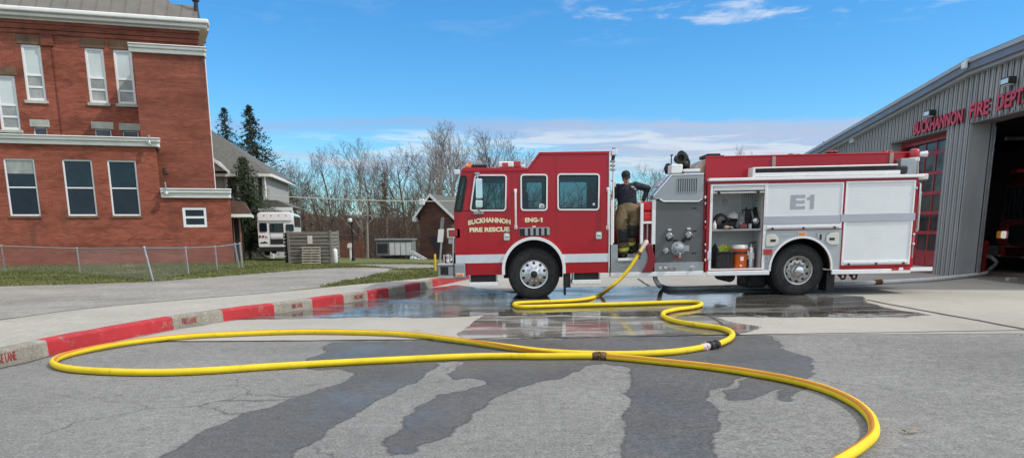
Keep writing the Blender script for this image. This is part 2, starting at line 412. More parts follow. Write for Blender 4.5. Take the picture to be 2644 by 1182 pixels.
def grass_mat(name, lo, mid, dry):
    m, nt, b, tc = newmat(name); P = tc.outputs['Object']
    c = nt.ramp(nt.noise(P, .35, 7, .68), ((.28, lo), (.55, mid), (.75, dry)))
    c = nt.mix(1.0, c, nt.ramp(nt.noise(P, 14, 4, .7), ((.3, .55), (.7, 1.4))), 'MULTIPLY')
    nt.link(c, b.inputs['Base Color']); b.inputs['Roughness'].default_value = .95; b.inputs['Specular IOR Level'].default_value = .1
    bn = nt.n.new('ShaderNodeBump'); bn.inputs['Strength'].default_value = .7; bn.inputs['Distance'].default_value = .05
    nt.link(nt.noise(P, 22, 3, .7), bn.inputs['Height']); nt.link(bn.outputs[0], b.inputs['Normal']); MAT[name] = m
grass_mat('lawn', (.085, .105, .034), (.155, .160, .062), (.27, .225, .13))
grass_mat('grass_blade', (.105, .13, .042), (.175, .185, .07), (.29, .25, .13))
grass_mat('far_ground', (.075, .065, .038), (.12, .095, .06), (.17, .12, .08))
_m = MAT['far_ground']; _nt = NT(_m.node_tree); _tc = _nt.n.new('ShaderNodeTexCoord'); _sp = _nt.n.new('ShaderNodeSeparateXYZ'); _nt.link(_tc.outputs['Object'], _sp.inputs[0])
_old = _nt.n['Principled BSDF'].inputs['Base Color'].links[0].from_socket
_gr = _nt.ramp(_nt.noise(_tc.outputs['Object'], .35, 7, .68), ((.28, (.085, .12, .032)), (.55, (.15, .175, .055)), (.75, (.26, .22, .115))))
_nt.link(_nt.mix(_nt.maprange(_sp.outputs[1], 42, 62), _gr, _old), _nt.n['Principled BSDF'].inputs['Base Color'])
grass_mat('leaf_litter', (.085, .060, .042), (.13, .094, .068), (.17, .13, .095))
mk('soil_line', (.16, .12, .08), .95, 0, .3, 6)
# ================================================================== ground sheets
def sheet(name, pts, add, mat, flat=None, jitter=0.0, sub=.12, parent=None, freq=2.2):
    P = [Vector((p[0], p[1])) for p in pts]
    if jitter:
        Q = []
        for i in range(len(P)):
            a, b = P[i], P[(i+1) % len(P)]; n = max(1, int((b-a).length/sub))
            for k in range(n):
                q = a.lerp(b, k/n); v = Vector((q.x*freq, q.y*freq*.6, 0))
                o = Vector((noise.fractal(v+Vector((9.1, 0, 0)), .8, 2.1, 5), noise.fractal(v+Vector((0, 5.3, 4)), .8, 2.1, 5)))
                Q.append(q + Vector((o.x*jitter, o.y*jitter*1.6)))
        P = Q
    tr = geometry.tessellate_polygon([[Vector((p.x, p.y, 0)) for p in P]])
    bm = bmesh.new(); vs = [bm.verts.new((p.x, p.y, 0)) for p in P]
    for t in tr:
        try: bm.faces.new([vs[i] for i in t])
        except ValueError: pass
    for x in ((0, ) if flat is None else ()):
        bmesh.ops.bisect_plane(bm, geom=bm.verts[:]+bm.edges[:]+bm.faces[:], plane_co=(x, 0, 0), plane_no=(1, 0, 0))
    bmesh.ops.recalc_face_normals(bm, faces=bm.faces[:])
    for f in bm.faces:
        if f.normal.z < 0: f.normal_flip()
    if callable(flat):
        for yy in (28.5, 31, 34, 36):
            bmesh.ops.bisect_plane(bm, geom=bm.verts[:]+bm.edges[:]+bm.faces[:], plane_co=(0, yy, 0), plane_no=(0, 1, 0))
        for xx in range(-14, 4, 2):
            bmesh.ops.bisect_plane(bm, geom=bm.verts[:]+bm.edges[:]+bm.faces[:], plane_co=(xx+.1, 0, 0), plane_no=(1, 0, 0))
    for v in bm.verts: v.co.z = (gz(v.co.x) if flat is None else flat(v.co.x, v.co.y) if callable(flat) else flat) + add
    mb = MB().bm(bm); o = mb.build(name, mat, parent)
    if parent is None: struct(o)
    return o
g = lambda z, *pts: [G(*z(*p)) for p in pts]
gl = lambda z, *pts: [G(*z(*p), z=LZ) for p in pts]
m = MB()
xs = [-60, -20, -9, -6, -3, 0, 3, 6, 9, 12, 20, 60, 400]
ys = [-40, 0, 3, 5, 7, 9, 11.5]
for i in range(len(xs)-1):
    for j in range(len(ys)-1):
        m.geo([(xs[i], ys[j], gz(xs[i])), (xs[i+1], ys[j], gz(xs[i+1])), (xs[i+1], ys[j+1], gz(xs[i+1])), (xs[i], ys[j+1], gz(xs[i]))], [(0, 1, 2, 3)])
struct(m.build('asphalt_road', 'asphalt'), 'weathered grey asphalt in front of the concrete apron')
# kerb line
KB = [(-900, 640), (-500, 560), (-200, 520), (0, 490), (110, 462), (215, 430), (425, 383), (640, 340), (865, 292), (1085, 256), (1425, 213), (1550, 190), (1760, 160), (1835, 148), (1975, 125), (2030, 112), (2130, 92), (2165, 84), (2240, 66)]
kp = [(p[0], G(*Z9(*p), z=0.0)) for p in KB]
last = kp[-1][1]
kpts = [(k, Vector((p.x, p.y, 0))) for k, p in kp] + [(2400, last+Vector((.75, 3.0, -last.z))), (2500, last+Vector((2.0, 8, -last.z))), (2600, last+Vector((3.2, 13, -last.z)))]
kline = [p for _, p in kpts]
def kerbx(y):
    for a, b in zip(kline, kline[1:]):
        if (a.y-y)*(b.y-y) <= 0 and abs(b.y-a.y) > 1e-6: return a.x+(b.x-a.x)*(y-a.y)/(b.y-a.y)
    return kline[0].x + (y-kline[0].y)*.6 if y < kline[0].y else kline[-1].x
# apron (concrete)
front = [(Z9(x, y)) for x, y in ((560, 357), (1100, 350), (2000, 346), (2500, 344))] + [Z10(x, y) for x, y in ((700, 305), (1260, 298), (2000, 294), (2576, 291))]
fe = [G(*p) for p in front]; fe = [Vector((p.x, p.y)) for p in fe]
fe.append(Vector((30, fe[-1].y+.5)))
left = [Vector((p.x, p.y)) for k, p in kpts if p.y > fe[0].y+.05]
sheet('concrete_apron', fe + [Vector((30, 36))] + left[::-1], .004, 'concrete')
# joints in the slabs: thin dark sealant strips
mk('joint', (.055, .05, .045), .9, 0, .3, 8)
def strip(p, q, wd, add, mat, name, jit=.02, parent=None):
    p, q = Vector((p.x, p.y)), Vector((q.x, q.y)); d = (q-p).normalized(); nn = Vector((-d.y, d.x))*wd/2
    return sheet(name, [p-nn, q-nn, q+nn, p+nn], add, mat, None, jit, .25, parent)
for a, b, wd in ((Z10(1840, 135), Z10(2640, 285), .07), (Z10(1240, 298), Z10(1110, 215), .05), (Z6(290, 985), Z6(420, 1070), .06), (Z10(1000, 212), Z10(400, 95), .04),):
    strip(G(*a), G(*b), wd, .010, 'joint', 'slab_joint', .03)
strip(fe[0], fe[2], .05, .0085, 'joint', 'slab_joint', .03); strip(fe[2], fe[5], .035, .0085, 'joint', 'slab_joint', .03)
strip(fe[5], fe[-1], .03, .0085, 'joint', 'slab_joint', .02)
# raised land to the left and behind
def terrain(x, y):
    a = x/max(y, 1); t = min(1, max(0, (a+.345)/.05)); s = .016*(1-t)+.040*t
    return LZ-.006 - s*max(0.0, min(y, 85)-28.5)
rows = [0, 3, 5, 6.5, 8, 9.5, 11, 13, 15, 17, 19, 21, 24, 27, 28.5, 30, 33, 36]
m = MB(); nx = 26
def row(y, right): return [(right - (right+260)*((k/nx)**2.2), y) for k in range(nx+1)]
prev = None
for y in rows:
    kx = kerbx(y)-.10; r_ = [(x, yy, terrain(x, yy)) for x, yy in row(y, kx)]
    if prev: 
        for k in range(nx): m.geo([prev[k+1], prev[k], r_[k], r_[k+1]], [(0, 1, 2, 3)])
    prev = r_
struct(m.build('lawn', 'lawn'), 'patchy early spring grass in front of the brick building')
m = MB(); rows2 = [34.6, 40, 45, 50, 60, 70, 85, 110, 150]; xs2 = [-260+ (k*24) for k in range(25)]
for j in range(len(rows2)-1):
    for k in range(len(xs2)-1):
        q = [(xs2[k], rows2[j]), (xs2[k+1], rows2[j]), (xs2[k+1], rows2[j+1]), (xs2[k], rows2[j+1])]
        m.geo([(x, y, terrain(x, y) + (-.05 if y < 39 else 0 if y < 100 else noise.fractal(Vector((x*.03, y*.03, 0)), .8, 2, 3)*1.0)) for x, y in q], [(0, 1, 2, 3)])
struct(m.build('far_terrain', 'far_ground'))
m = MB()
for k in range(-70, 90):
    for j in range(10):
        def hp(k, j):
            x = k*5.0; y = 150+j*12; b = -2.2+ (j/9.0)**.8*(8.5+3.5*noise.fractal(Vector((x*.02, 3, 0)), .9, 2, 3)) + noise.fractal(Vector((x*.08, y*.05, 1)), .8, 2, 3)*1.2
            return (x, y, b if j < 9 else b-1)
        m.geo([hp(k, j), hp(k+1, j), hp(k+1, j+1), hp(k, j+1)], [(0, 1, 2, 3)])
struct(m.build('wooded_hill', 'leaf_litter', None, 180))
m = MB().box(-2500, 2500, 265, 2600, -3, -2.6); struct(m.build('distant_land', 'far_ground'))
# kerb body
m = MB(); cum = 0
grey = lambda k: not (215 <= k < 865 or 1085 <= k < 1425 or 1550 <= k < 1760 or 1835 <= k < 1975 or 2030 <= k < 2130 or 2165 <= k < 2500)
fine = []
for (k0, a), (k1, b) in zip(kpts, kpts[1:]):
    n = 4
    for i in range(n): fine.append((k0+(k1-k0)*i/n, k0, a.lerp(b, i/n)))
fine.append((kpts[-1][0], kpts[-1][0], kpts[-1][1]))
sm = [f[2] for f in fine]
for it in range(14): sm = [sm[0]]+[(sm[i-1]+sm[i]*2+sm[i+1])/4 for i in range(1, len(sm)-1)]+[sm[-1]]
prof = [(0.0, -.05), (.012, LZ-.03), (.022, LZ-.008), (.045, LZ+.002), (.15, LZ+.006), (.17, LZ-.05)]
ring = []
for i, p in enumerate(sm):
    t = (sm[min(i+1, len(sm)-1)]-sm[max(i-1, 0)]).normalized(); nn = Vector((-t.y, t.x, 0))
    wob = .006*noise.noise(Vector((p.x*3, p.y*3, 0)))
    ring.append([p+nn*(d+wob)+Vector((0, 0, z + (wob if z > .1 else 0))) for d, z in prof])
for i in range(len(ring)-1):
    m.mat(0 if grey(fine[i][0]+.5) else 1)
    for k in range(len(prof)-1):
        m.geo([ring[i][k], ring[i+1][k], ring[i+1][k+1], ring[i][k+1]], [(0, 1, 2, 3)])
kerb = struct(m.build('kerb', ['kerb_grey', 'kerb_red']), 'concrete kerb painted in red and bare stretches marked FIRE LANE')
def kerb_text(txt, c_px, wpx, hh, zc):
    def along(p):
        best = None
        for j in range(len(sm)-1):
            a_, d_ = sm[j], sm[j+1]-sm[j]; L2 = d_.length_squared
            if L2 < 1e-9: continue
            t_ = max(0, min(1, (p-a_).dot(d_)/L2)); e_ = (a_+d_*t_-p).length
            if best is None or e_ < best[0]: best = (e_, cl[j]+t_*math.sqrt(L2))
        return best[1]
    def at_s(s_):
        for j in range(len(sm)-1):
            if cl[j] <= s_ <= cl[j+1]: d_ = (sm[j+1]-sm[j]).normalized(); return sm[j]+d_*(s_-cl[j]), Vector((-d_.y, d_.x, 0))
        return sm[0], Vector((0, 1, 0))
    fl0 = lambda x: (lambda q: Vector((q.x, q.y, 0)))(G(*Z9(x, c_px[1]), z=zc))
    sc_ = along(fl0(c_px[0])); wd = max(.3, min(.75, abs(along(fl0(c_px[0]+wpx/2))-along(fl0(c_px[0]-wpx/2)))))
    v, f = text_geo(txt, hh, .003, .012, wd); vv = []
    for x, y, z in v:
        p, n_ = at_s(sc_+x); zz = z+zc-hh/2; vv.append(p+n_*(y-.002+.012*max(0, zz)/(LZ-.03)+.006*noise.noise(Vector((p.x*3, p.y*3, 0))))+Vector((0, 0, zz)))
    MB().geo(vv, f).build('stencil_lettering', 'stencil_red', kerb)
cl = [0.0]
for a_, b_ in zip(sm, sm[1:]): cl.append(cl[-1]+(b_-a_).length)
kerb_text('FIRE LANE', (980, 248), 96, .085, .10); kerb_text('FIRE LANE', (-12, 432), 176, .10, .10)
kerb_text('FIRE LANE', (1492, 172), 56, .08, .10); kerb_text('FIRE LANE', (1802, 128), 40, .08, .10)
# grit gathered at the foot of the kerb
gr_o = [sm[i]+Vector((.02, .0, 0)) for i in range(len(sm)) if 5 < sm[i].y < 19]; gr_i = []
for i in range(len(sm)):
    if 5 < sm[i].y < 19: t = (sm[min(i+1, len(sm)-1)]-sm[i-1]).normalized(); gr_i.append(sm[i]-Vector((-t.y, t.x, 0))*(.05+.035*noise.noise(sm[i]*1.7)))
mk('grit', (.13, .115, .09), .95, 0, .35, 14, .4, 60)
sheet('gutter_grit', gr_o+gr_i[::-1], .0065, 'grit', None, .03, .1, None, 5)
# pavement and road behind the kerb
SW = [(-900, 560), (-300, 300), (0, 247), (300, 205), (620, 170), (1000, 138), (1350, 110), (1800, 66), (2230, 27)]
back = [Vector((r_[4].x, r_[4].y)) for r_ in ring if r_[4].y < 21.2]
swp = [Vector((p.x, p.y)) for p in gl(Z9, *SW)]
sheet('pavement', back + swp[::-1], .002, 'sidewalk', LZ)
up1 = [(-900, 160), (-300, 92), (0, 75), (390, 66), (770, 52), (1100, 28), (1380, 4)]
rp = [Vector((p.x, p.y)) for p in gl(Z9, *up1)] + [Vector((p.x, p.y)) for p in gl(Z3, (400, 1065), (640, 1045), (830, 1035), (1000, 1032), (1180, 1040), (1000, 1090), (780, 1128))]
lo = [Vector((p.x, p.y)) for p in gl(Z9, (1600, 80), (1350, 107), (1000, 135), (620, 167), (300, 202), (0, 243), (-300, 290), (-900, 540))]
ROADP = rp + lo
sheet('side_road', ROADP, .004, 'old_road', terrain, .10, .5, None, 1.2)
rp2 = [Vector((p.x, p.y)) for p in gl(Z3, (560, 1012), (830, 1006), (1000, 1003), (1420, 1016), (1440, 1036), (1200, 1040), (1000, 1020), (820, 1014))]
sheet('lane', rp2, .006, 'old_road', terrain, .06, .4)
# wet places: sheets that carry their distance to the rim, so the rim dries out gradually
import numpy as np
def feather(name, lo, hi, nscale, namp, holes=None):
    m = MAT[name]; nt = NT(m.node_tree); b = nt.n['Principled BSDF']; out = [n for n in nt.n if n.type == 'OUTPUT_MATERIAL'][0]; tc = nt.n.new('ShaderNodeTexCoord')
    at_ = nt.n.new('ShaderNodeAttribute'); at_.attribute_name = 'rim'; v = nt.math('ADD', at_.outputs['Fac'], nt.math('MULTIPLY', nt.math('SUBTRACT', nt.noise(tc.outputs['Object'], nscale, 5, .65), .5), namp))
    a_ = nt.maprange(v, lo, hi)
    if holes: a_ = nt.math('MULTIPLY', a_, nt.maprange(nt.noise(nt.scaled(tc.outputs['Object'], (.5, 1.9, 1)), holes[0], 6, .62, .4), holes[1], holes[2], 1, 0))
    tr = nt.n.new('ShaderNodeBsdfTransparent'); mx = nt.n.new('ShaderNodeMixShader'); nt.link(a_, mx.inputs[0]); nt.link(tr.outputs[0], mx.inputs[1]); nt.link(b.outputs[0], mx.inputs[2]); nt.link(mx.outputs[0], out.inputs['Surface'])
feather('asphalt_wet', -.004, .05, 16, .08); feather('puddle', .0, .12, 7, .18, (1.0, .60, .66))
def edged(name, pts, add, mat, jitter, sub, freq, grid):
    P = [Vector((p[0], p[1])) for p in pts]; Q = []
    for i in range(len(P)):
        a, b = P[i], P[(i+1) % len(P)]; n = max(1, int((b-a).length/sub))
        for k in range(n):
            q = a.lerp(b, k/n); v = Vector((q.x*freq, q.y*freq*.6, 0)); Q.append(q+Vector((noise.fractal(v+Vector((9.1, 0, 0)), .8, 2.1, 5)*jitter, noise.fractal(v+Vector((0, 5.3, 4)), .8, 2.1, 5)*jitter*1.6)))
    A = np.array([(q.x, q.y) for q in Q]); Bq = np.roll(A, -1, 0); D = Bq-A; L2 = np.maximum((D*D).sum(1), 1e-12)
    gx = np.arange(A[:, 0].min(), A[:, 0].max(), grid); gy = np.arange(A[:, 1].min(), A[:, 1].max(), grid); X, Y = np.meshgrid(gx, gy); X = X+(np.arange(len(gy)) % 2)[:, None]*grid*.5; pts_ = np.stack([X.ravel(), Y.ravel()], 1); ins = np.zeros(len(pts_), bool)
    for (ax, ay), (bx, by) in zip(A, Bq):
        c_ = (ay > pts_[:, 1]) != (by > pts_[:, 1])
        if c_.any(): ins ^= c_ & (pts_[:, 0] < (bx-ax)*(pts_[:, 1]-ay)/(by-ay if abs(by-ay) > 1e-12 else 1e-12)+ax)
    pts_ = pts_[ins]; dist = np.empty(len(pts_))
    for i in range(0, len(pts_), 400):
        p = pts_[i:i+400]; t = np.clip(((p[:, None]-A[None])*D[None]).sum(2)/L2[None], 0, 1); e = p[:, None]-(A[None]+D[None]*t[..., None]); dist[i:i+400] = np.sqrt((e*e).sum(2)).min(1)
    keep = dist > grid*.35; pts_ = pts_[keep]; dist = dist[keep]
    allv = [Vector((a, b)) for a, b in A]+[Vector((a, b)) for a, b in pts_]; n = len(A)
    vo, eo, fo, vi, ei, fi = geometry.delaunay_2d_cdt(allv, [(i, (i+1) % n) for i in range(n)], [], 1, 1e-5)
    mb = MB().geo([(v.x, v.y, gz(v.x)+add) for v in vo], fo); me_o = mb.build(name, mat); me = me_o.data
    rim = np.zeros(len(me.vertices))
    for k, src in enumerate(vi):
        if k < len(rim): rim[k] = max([dist[s_-n] for s_ in src if s_ >= n], default=0.0)
    at = me.attributes.new('rim', 'FLOAT', 'POINT'); at.data.foreach_set('value', rim.astype(np.float32))
    return struct(me_o)
# wet places
W1 = g(Z9, (640, 1010), (780, 939), (950, 850), (1060, 777), (1240, 712), (1450, 650), (1560, 610), (1700, 555), (1780, 517), (1700, 494), (1590, 500), (1510, 480), (1540, 440), (1610, 405), (1640, 375), (1685, 352)) \
   + g(Z10, (200, 317), (700, 308), (1230, 301), (1400, 300), (1460, 362), (1540, 388), (1610, 420), (1590, 468), (1580, 500), (1560, 560), (1480, 607), (1395, 600), (1440, 556), (1380, 575), (1300, 602), (1190, 606), (1150, 562), (1210, 545), (1230, 505), (1340, 488), (1220, 500), (1160, 545), (1100, 556), (1110, 600), (1180, 662), (1190, 700), (1120, 770), (1130, 873), (1125, 960), (760, 960), (722, 873), (690, 800), (682, 740), (692, 660), (720, 605), (688, 570), (736, 520), (722, 455), (600, 432), (540, 440), (430, 505), (210, 540), (0, 670)) \
   + g(Z9, (2400, 742), (2230, 842), (2130, 882), (2100, 932), (1950, 932), (1900, 852), (2020, 782), (2060, 712), (2200, 622), (2440, 560), (2350, 535), (2262, 546), (2250, 512), (2340, 456), (2220, 456), (2200, 486), (2120, 545), (2000, 605), (1900, 656), (1750, 752), (1640, 826), (1500, 939), (1400, 1010))
edged('wet_asphalt', W1, .0015, 'asphalt_wet', .065, .03, 3.2, .07)
PD = g(Z9, (1110, 247), (1300, 222), (1450, 206), (1560, 184), (1780, 152), (1860, 128), (1990, 118), (2110, 92), (2300, 70)) + g(Z10, (200, 105), (420, 78), (700, 70), (1000, 72), (1290, 92), (1500, 105), (1700, 110), (1830, 120), (1850, 150), (1920, 168), (2010, 186), (2140, 207), (1990, 214), (1850, 217), (1500, 216), (1120, 213), (1000, 208), (800, 214), (400, 208), (100, 212)) + g(Z9, (2420, 222), (2300, 234), (1900, 232), (1400, 240))
sheet('damp_slab', PD, .008, 'damp_concrete', None, .09, .07, None, 2.8)
edged('puddle', PD, .011, 'puddle', .05, .09, 2.2, .09)
PD2 = g(Z9, (2440, 224), (2400, 244), (2340, 292), (2300, 318), (2340, 340)) + g(Z10, (200, 313), (500, 309), (900, 302), (1235, 296), (1290, 282), (1345, 262), (1200, 238), (1130, 216), (1000, 211), (800, 217), (400, 211), (100, 215))
sheet('damp_slab', PD2, .009, 'damp_concrete', None, .04, .08, None, 2.6)
# ================================================================== grass tufts (uncountable)
def blades(name, quads, n, h, seed, zf):
    r = random.Random(seed); v = []; f = []
    while n > 0:
        q = r.choice(quads); u, t = r.random(), r.random()
        p = (q[0]*(1-u)+q[1]*u)*(1-t)+(q[3]*(1-u)+q[2]*u)*t
        if noise.noise(Vector((p.x*.5, p.y*.5, 0)))+r.random()*.7 < .05: continue
        z = zf(p.x, p.y); n -= 1; hh = h*r.uniform(.4, 1.2)
        for _ in range(3):
            a = r.uniform(0, 6.28); dx, dy = math.cos(a)*.02, math.sin(a)*.02; lx, ly = r.uniform(-.05, .05), r.uniform(-.05, .05)
            ox, oy = p.x+r.uniform(-.06, .06), p.y+r.uniform(-.06, .06); b = len(v)
            v += [(ox-dx, oy-dy, z-.01), (ox+dx, oy+dy, z-.01), (ox+lx, oy+ly, z+hh)]; f.append((b, b+1, b+2))
    o = MB().geo(v, f).build(name, 'grass_blade'); o['kind'] = 'stuff'; return o
def inside(poly, x, y):
    r_ = False; j = len(poly)-1
    for i in range(len(poly)):
        if (poly[i].y > y) != (poly[j].y > y) and x < (poly[j].x-poly[i].x)*(y-poly[i].y)/(poly[j].y-poly[i].y)+poly[i].x: r_ = not r_
        j = i
    return r_
def scatter(name, n, h, seed, x0, x1, y0, y1):
    r = random.Random(seed); v = []; f = []; tries = 0
    while n > 0 and tries < 400000:
        tries += 1; y = r.uniform(y0, y1); x = r.uniform(x0, x1)
        if abs(x) > y*.74+1 or x > kerbx(y)-.25: continue
        if inside(ROADP, x, y) or inside(rp2, x, y) or inside(PAVP, x, y): continue
        if noise.fractal(Vector((x*.45, y*.45, 0)), .8, 2, 3)*.9+r.random() < .30: continue
        z = terrain(x, y); n -= 1; hh = h*r.uniform(.3, 1.15)
        for _ in range(4):
            a = r.uniform(0, 6.28); dx, dy = math.cos(a)*.016, math.sin(a)*.016; lx, ly = r.uniform(-.05, .05), r.uniform(-.05, .05); ox, oy = x+r.uniform(-.09, .09), y+r.uniform(-.09, .09); b = len(v)
            v += [(ox-dx, oy-dy, z-.01), (ox+dx, oy+dy, z-.01), (ox+lx, oy+ly, z+hh)]; f.append((b, b+1, b+2))
    o = MB().geo(v, f).build(name, 'grass_blade'); o['kind'] = 'stuff'
PAVP = back + swp[::-1]
scatter('grass', 30000, .058, 3, -26, 0, 17, 37)
# ================================================================== brick building on the left
mk_brick('brick', (.335, .096, .060), (.225, .060, .038), (.27, .12, .085), .21, .074, .6)
mk_brick('brick_dark', (.275, .080, .050), (.20, .058, .038), (.22, .11, .085), .21, .074, .75)
mk('white_trim', (.78, .78, .75), .6, 0, .06, 1.5, dirt=.3, dirtcol=(.46, .46, .42))
mk('white_paint', (.80, .81, .80), .45, 0, .03, 2)
mk('stone', (.15, .085, .052), .9, 0, .25, 3, dirt=.5, dirtcol=(.15, .14, .10))
mk('stone_pale', (.46, .47, .40), .9, 0, .2, 3, dirt=.4, dirtcol=(.2, .2, .17))
mk('roof_metal', (.16, .145, .125), .55, .2, .12, 1, dirt=.3, dirtcol=(.10, .09, .08))
mk('dark_metal', (.045, .045, .05), .5, .6, .2, 4)
mk('galv', (.42, .43, .43), .45, .7, .15, 6)
mk('mesh_wire', (.38, .38, .37), .5, .6, .1, 6)
mk('shingle_grey', (.115, .112, .10), .95, 0, .25, 5, .4, 30, dirt=.4, dirtcol=(.07, .07, .06))
mk('shingle_brown', (.12, .065, .05), .95, 0, .2, 5, .4, 30)
mk('wood_post', (.26, .14, .075), .8, 0, .25, 5, stretch=(1, 1, .1))
mk('siding', (.36, .355, .33), .8, 0, .06, 1)
def pane_mat(name, lo, hi, zs=.5, rough=.04, spec=.5):
    m, nt, b, tc = newmat(name); P = tc.outputs['Object']
    nt.link(nt.ramp(nt.noise(nt.scaled(P, (1, 1, zs)), 1.3, 5, .6, .5), ((.35, lo), (.65, hi))), b.inputs['Base Color'])
    b.inputs['Roughness'].default_value = rough; b.inputs['Specular IOR Level'].default_value = spec
    bn = nt.n.new('ShaderNodeBump'); bn.inputs['Strength'].default_value = .04; bn.inputs['Distance'].default_value = .1
    nt.link(nt.noise(P, 1.2, 2), bn.inputs['Height']); nt.link(bn.outputs[0], b.inputs['Normal']); MAT[name] = m
pane_mat('pane_dark', (.006, .012, .02), (.016, .026, .036)); pane_mat('pane_panel', (.50, .56, .55), (.66, .71, .70), .4, .35)
pane_mat('pane_blind', (.22, .23, .22), (.42, .43, .40), .8, .12); pane_mat('pane_basement', (.05, .045, .06), (.12, .11, .13), 1, .15)
rr = ray(*Z2(0, 560)); t = 29.5/rr.y; org = CAMPOS + rr*t
B = frame(org.x, org.y, LZ-.02, R(17.2))
brick = thing('brick_building', 'three storey red brick building with white cornices behind the wire fence', 'building', B.m.translation, (0, 0, R(17.2)))
def bR(z, off, a, b):
    x0, z1 = B.at(*z(*a), off); x1, z0 = B.at(*z(*b), off); return x0, x1, z0, z1
def hole(q): return [(q[0], q[2]), (q[1], q[2]), (q[1], q[3]), (q[0], q[3])]
def bwin(q, off, fw, rails, panes, parent=brick, fm='white_paint', depth=.10, vert=()):
    """q=(x0,x1,z0,z1); rails = fractions of the height from the bottom; panes = material per light, bottom first"""
    x0, x1, z0, z1 = q; m = MB(); d0, d1 = off+depth-.055, off+depth+.03
    m.box(x0, x0+fw, d0, d1, z0, z1, .012).box(x1-fw, x1, d0, d1, z0, z1, .012).box(x0+fw, x1-fw, d0+.003, d1, z0, z0+fw, .012).box(x0+fw, x1-fw, d0+.003, d1, z1-fw, z1, .012)
    for r_ in rails: zz = z0+(z1-z0)*r_; m.box(x0+fw, x1-fw, d0+.008, d1, zz-fw*.4, zz+fw*.4, .008)
    for r_ in vert: xx = x0+(x1-x0)*r_; m.box(xx-fw*.35, xx+fw*.35, d0+.01, d1-.002, z0+fw, z1-fw)
    fr = m.build('window_frame' if parent is not brick else 'window', fm, parent)
    cuts = [0]+list(rails)+[1]
    for i, pm in enumerate(panes):
        a, b = z0+(z1-z0)*cuts[i], z0+(z1-z0)*cuts[i+1]
        MB().box(x0+.02, x1-.02, d0+.035, d0+.05, a+.02, b-.02).build('pane', pm, fr)
    return fr
AO, TO, MO = 0.0, 1.0, 3.2      # annex front, tower front, main wall
# --- annex, one storey
aw = [bR(Z2, AO+.05, (15, 50), (203, 336)), bR(Z2, AO+.05, (306, 60), (486, 342)), bR(Z2, AO+.05, (528, 68), (703, 345))]
zs0 = sum(q[2] for q in aw)/3; zs1 = sum(q[3] for q in aw)/3
wd = sum(q[1]-q[0] for q in aw)/3
aw = [((q[0]+q[1])/2-wd/2, (q[0]+q[1])/2+wd/2, zs0, zs1) for q in aw]
sp_ = aw[2][0]-aw[1][0]
more = [(aw[0][0]-(aw[1][0]-aw[0][0])-k*sp_*1.3, ) for k in range(2)]
aw += [(q[0], q[0]+wd, zs0, zs1) for q in more]
sw = bR(Z2, AO+.05, (902, 298), (1030, 397))
ax1, az1 = B.at(*Z1(975, 855), AO-.2); _, az0 = B.at(*Z1(975, 910), AO-.1)
xr, zr1 = B.at(*Z2(1137, 206), AO-.2); _, zr0 = B.at(*Z2(1137, 252), AO-.1)
xr0, _ = B.at(*Z2(1150, 420), AO)
XL = -16.0
out = [(XL, -1.2), (xr0, -1.2), (xr0, zr0+.1), (ax1-.15, zr0+.1), (ax1-.15, az0+.1), (XL, az0+.1)]
m = MB().plate([out]+[hole(q) for q in aw]+[hole(sw)], AO, AO+.32)
SK = math.tan(R(9)); m.prism([(xr0-.32, AO+.321), (xr0, AO+.321), (xr0-6*SK, AO+6), (xr0-.32-6*SK, AO+6)], 'z', -1.2, zr0+.08); m.box(XL, xr0-.4, AO+4.2, AO+4.4, -1, zr0)
m.build('wall', 'brick', brick, label='one storey red brick front wing with tall dark windows')
for i, q in enumerate(aw):
    bwin(q, AO, .065, [.5], ['pane_dark', 'pane_dark'])
    MB().box(q[0]-.06, q[1]+.06, AO-.04, AO+.2, q[2]-.09, q[2]-.003, .01).build('window_sill', 'stone', brick)
    if i == 0: MB().box(q[0]+.07, q[1]-.07, AO+.070, AO+.077, q[2]+(q[3]-q[2])*.74, q[3]-.06).build('blind', 'pane_blind', [o_ for o_ in COL.objects if o_.name.startswith('window')][-1] if False else brick)
bwin(sw, AO, .11, [.5], ['pane_dark', 'pane_dark'], depth=.07)
def cornice(x0, x1, z0, z1, off, dep, parent=brick, n=2, ret=2.0):
    h = z1-z0; m = MB()
    m.box(x0, x1, off-dep*.45, off+.1, z0, z0+h*.5, .02); m.box(x0-.002, x1+dep*.2, off-dep*.8, off+.1, z0+h*.5+.001, z0+h*.86, .03); m.box(x0-.004, x1+dep*.3, off-dep, off+.1, z0+h*.86+.001, z1, .02)
    m.prism([(x1-.05, off+.101), (x1+dep*.12, off+.101), (x1+dep*.12-ret*SK, off+ret), (x1-.05-ret*SK, off+ret)], 'z', z0, z1-.02)
    return m.build('cornice', 'white_trim', parent)
cornice(XL, ax1, az0, az1, AO, .28); cornice(ax1-.08, xr, zr0, zr1, AO, .24)
MB().box(XL, ax1-.15, AO+.33, AO+3.2, az1-.3, az1-.14).box(ax1-.1, xr0-.02, AO+.33, AO+4, zr1-.3, zr1-.12).build('flat_roof', 'dark_metal', brick)
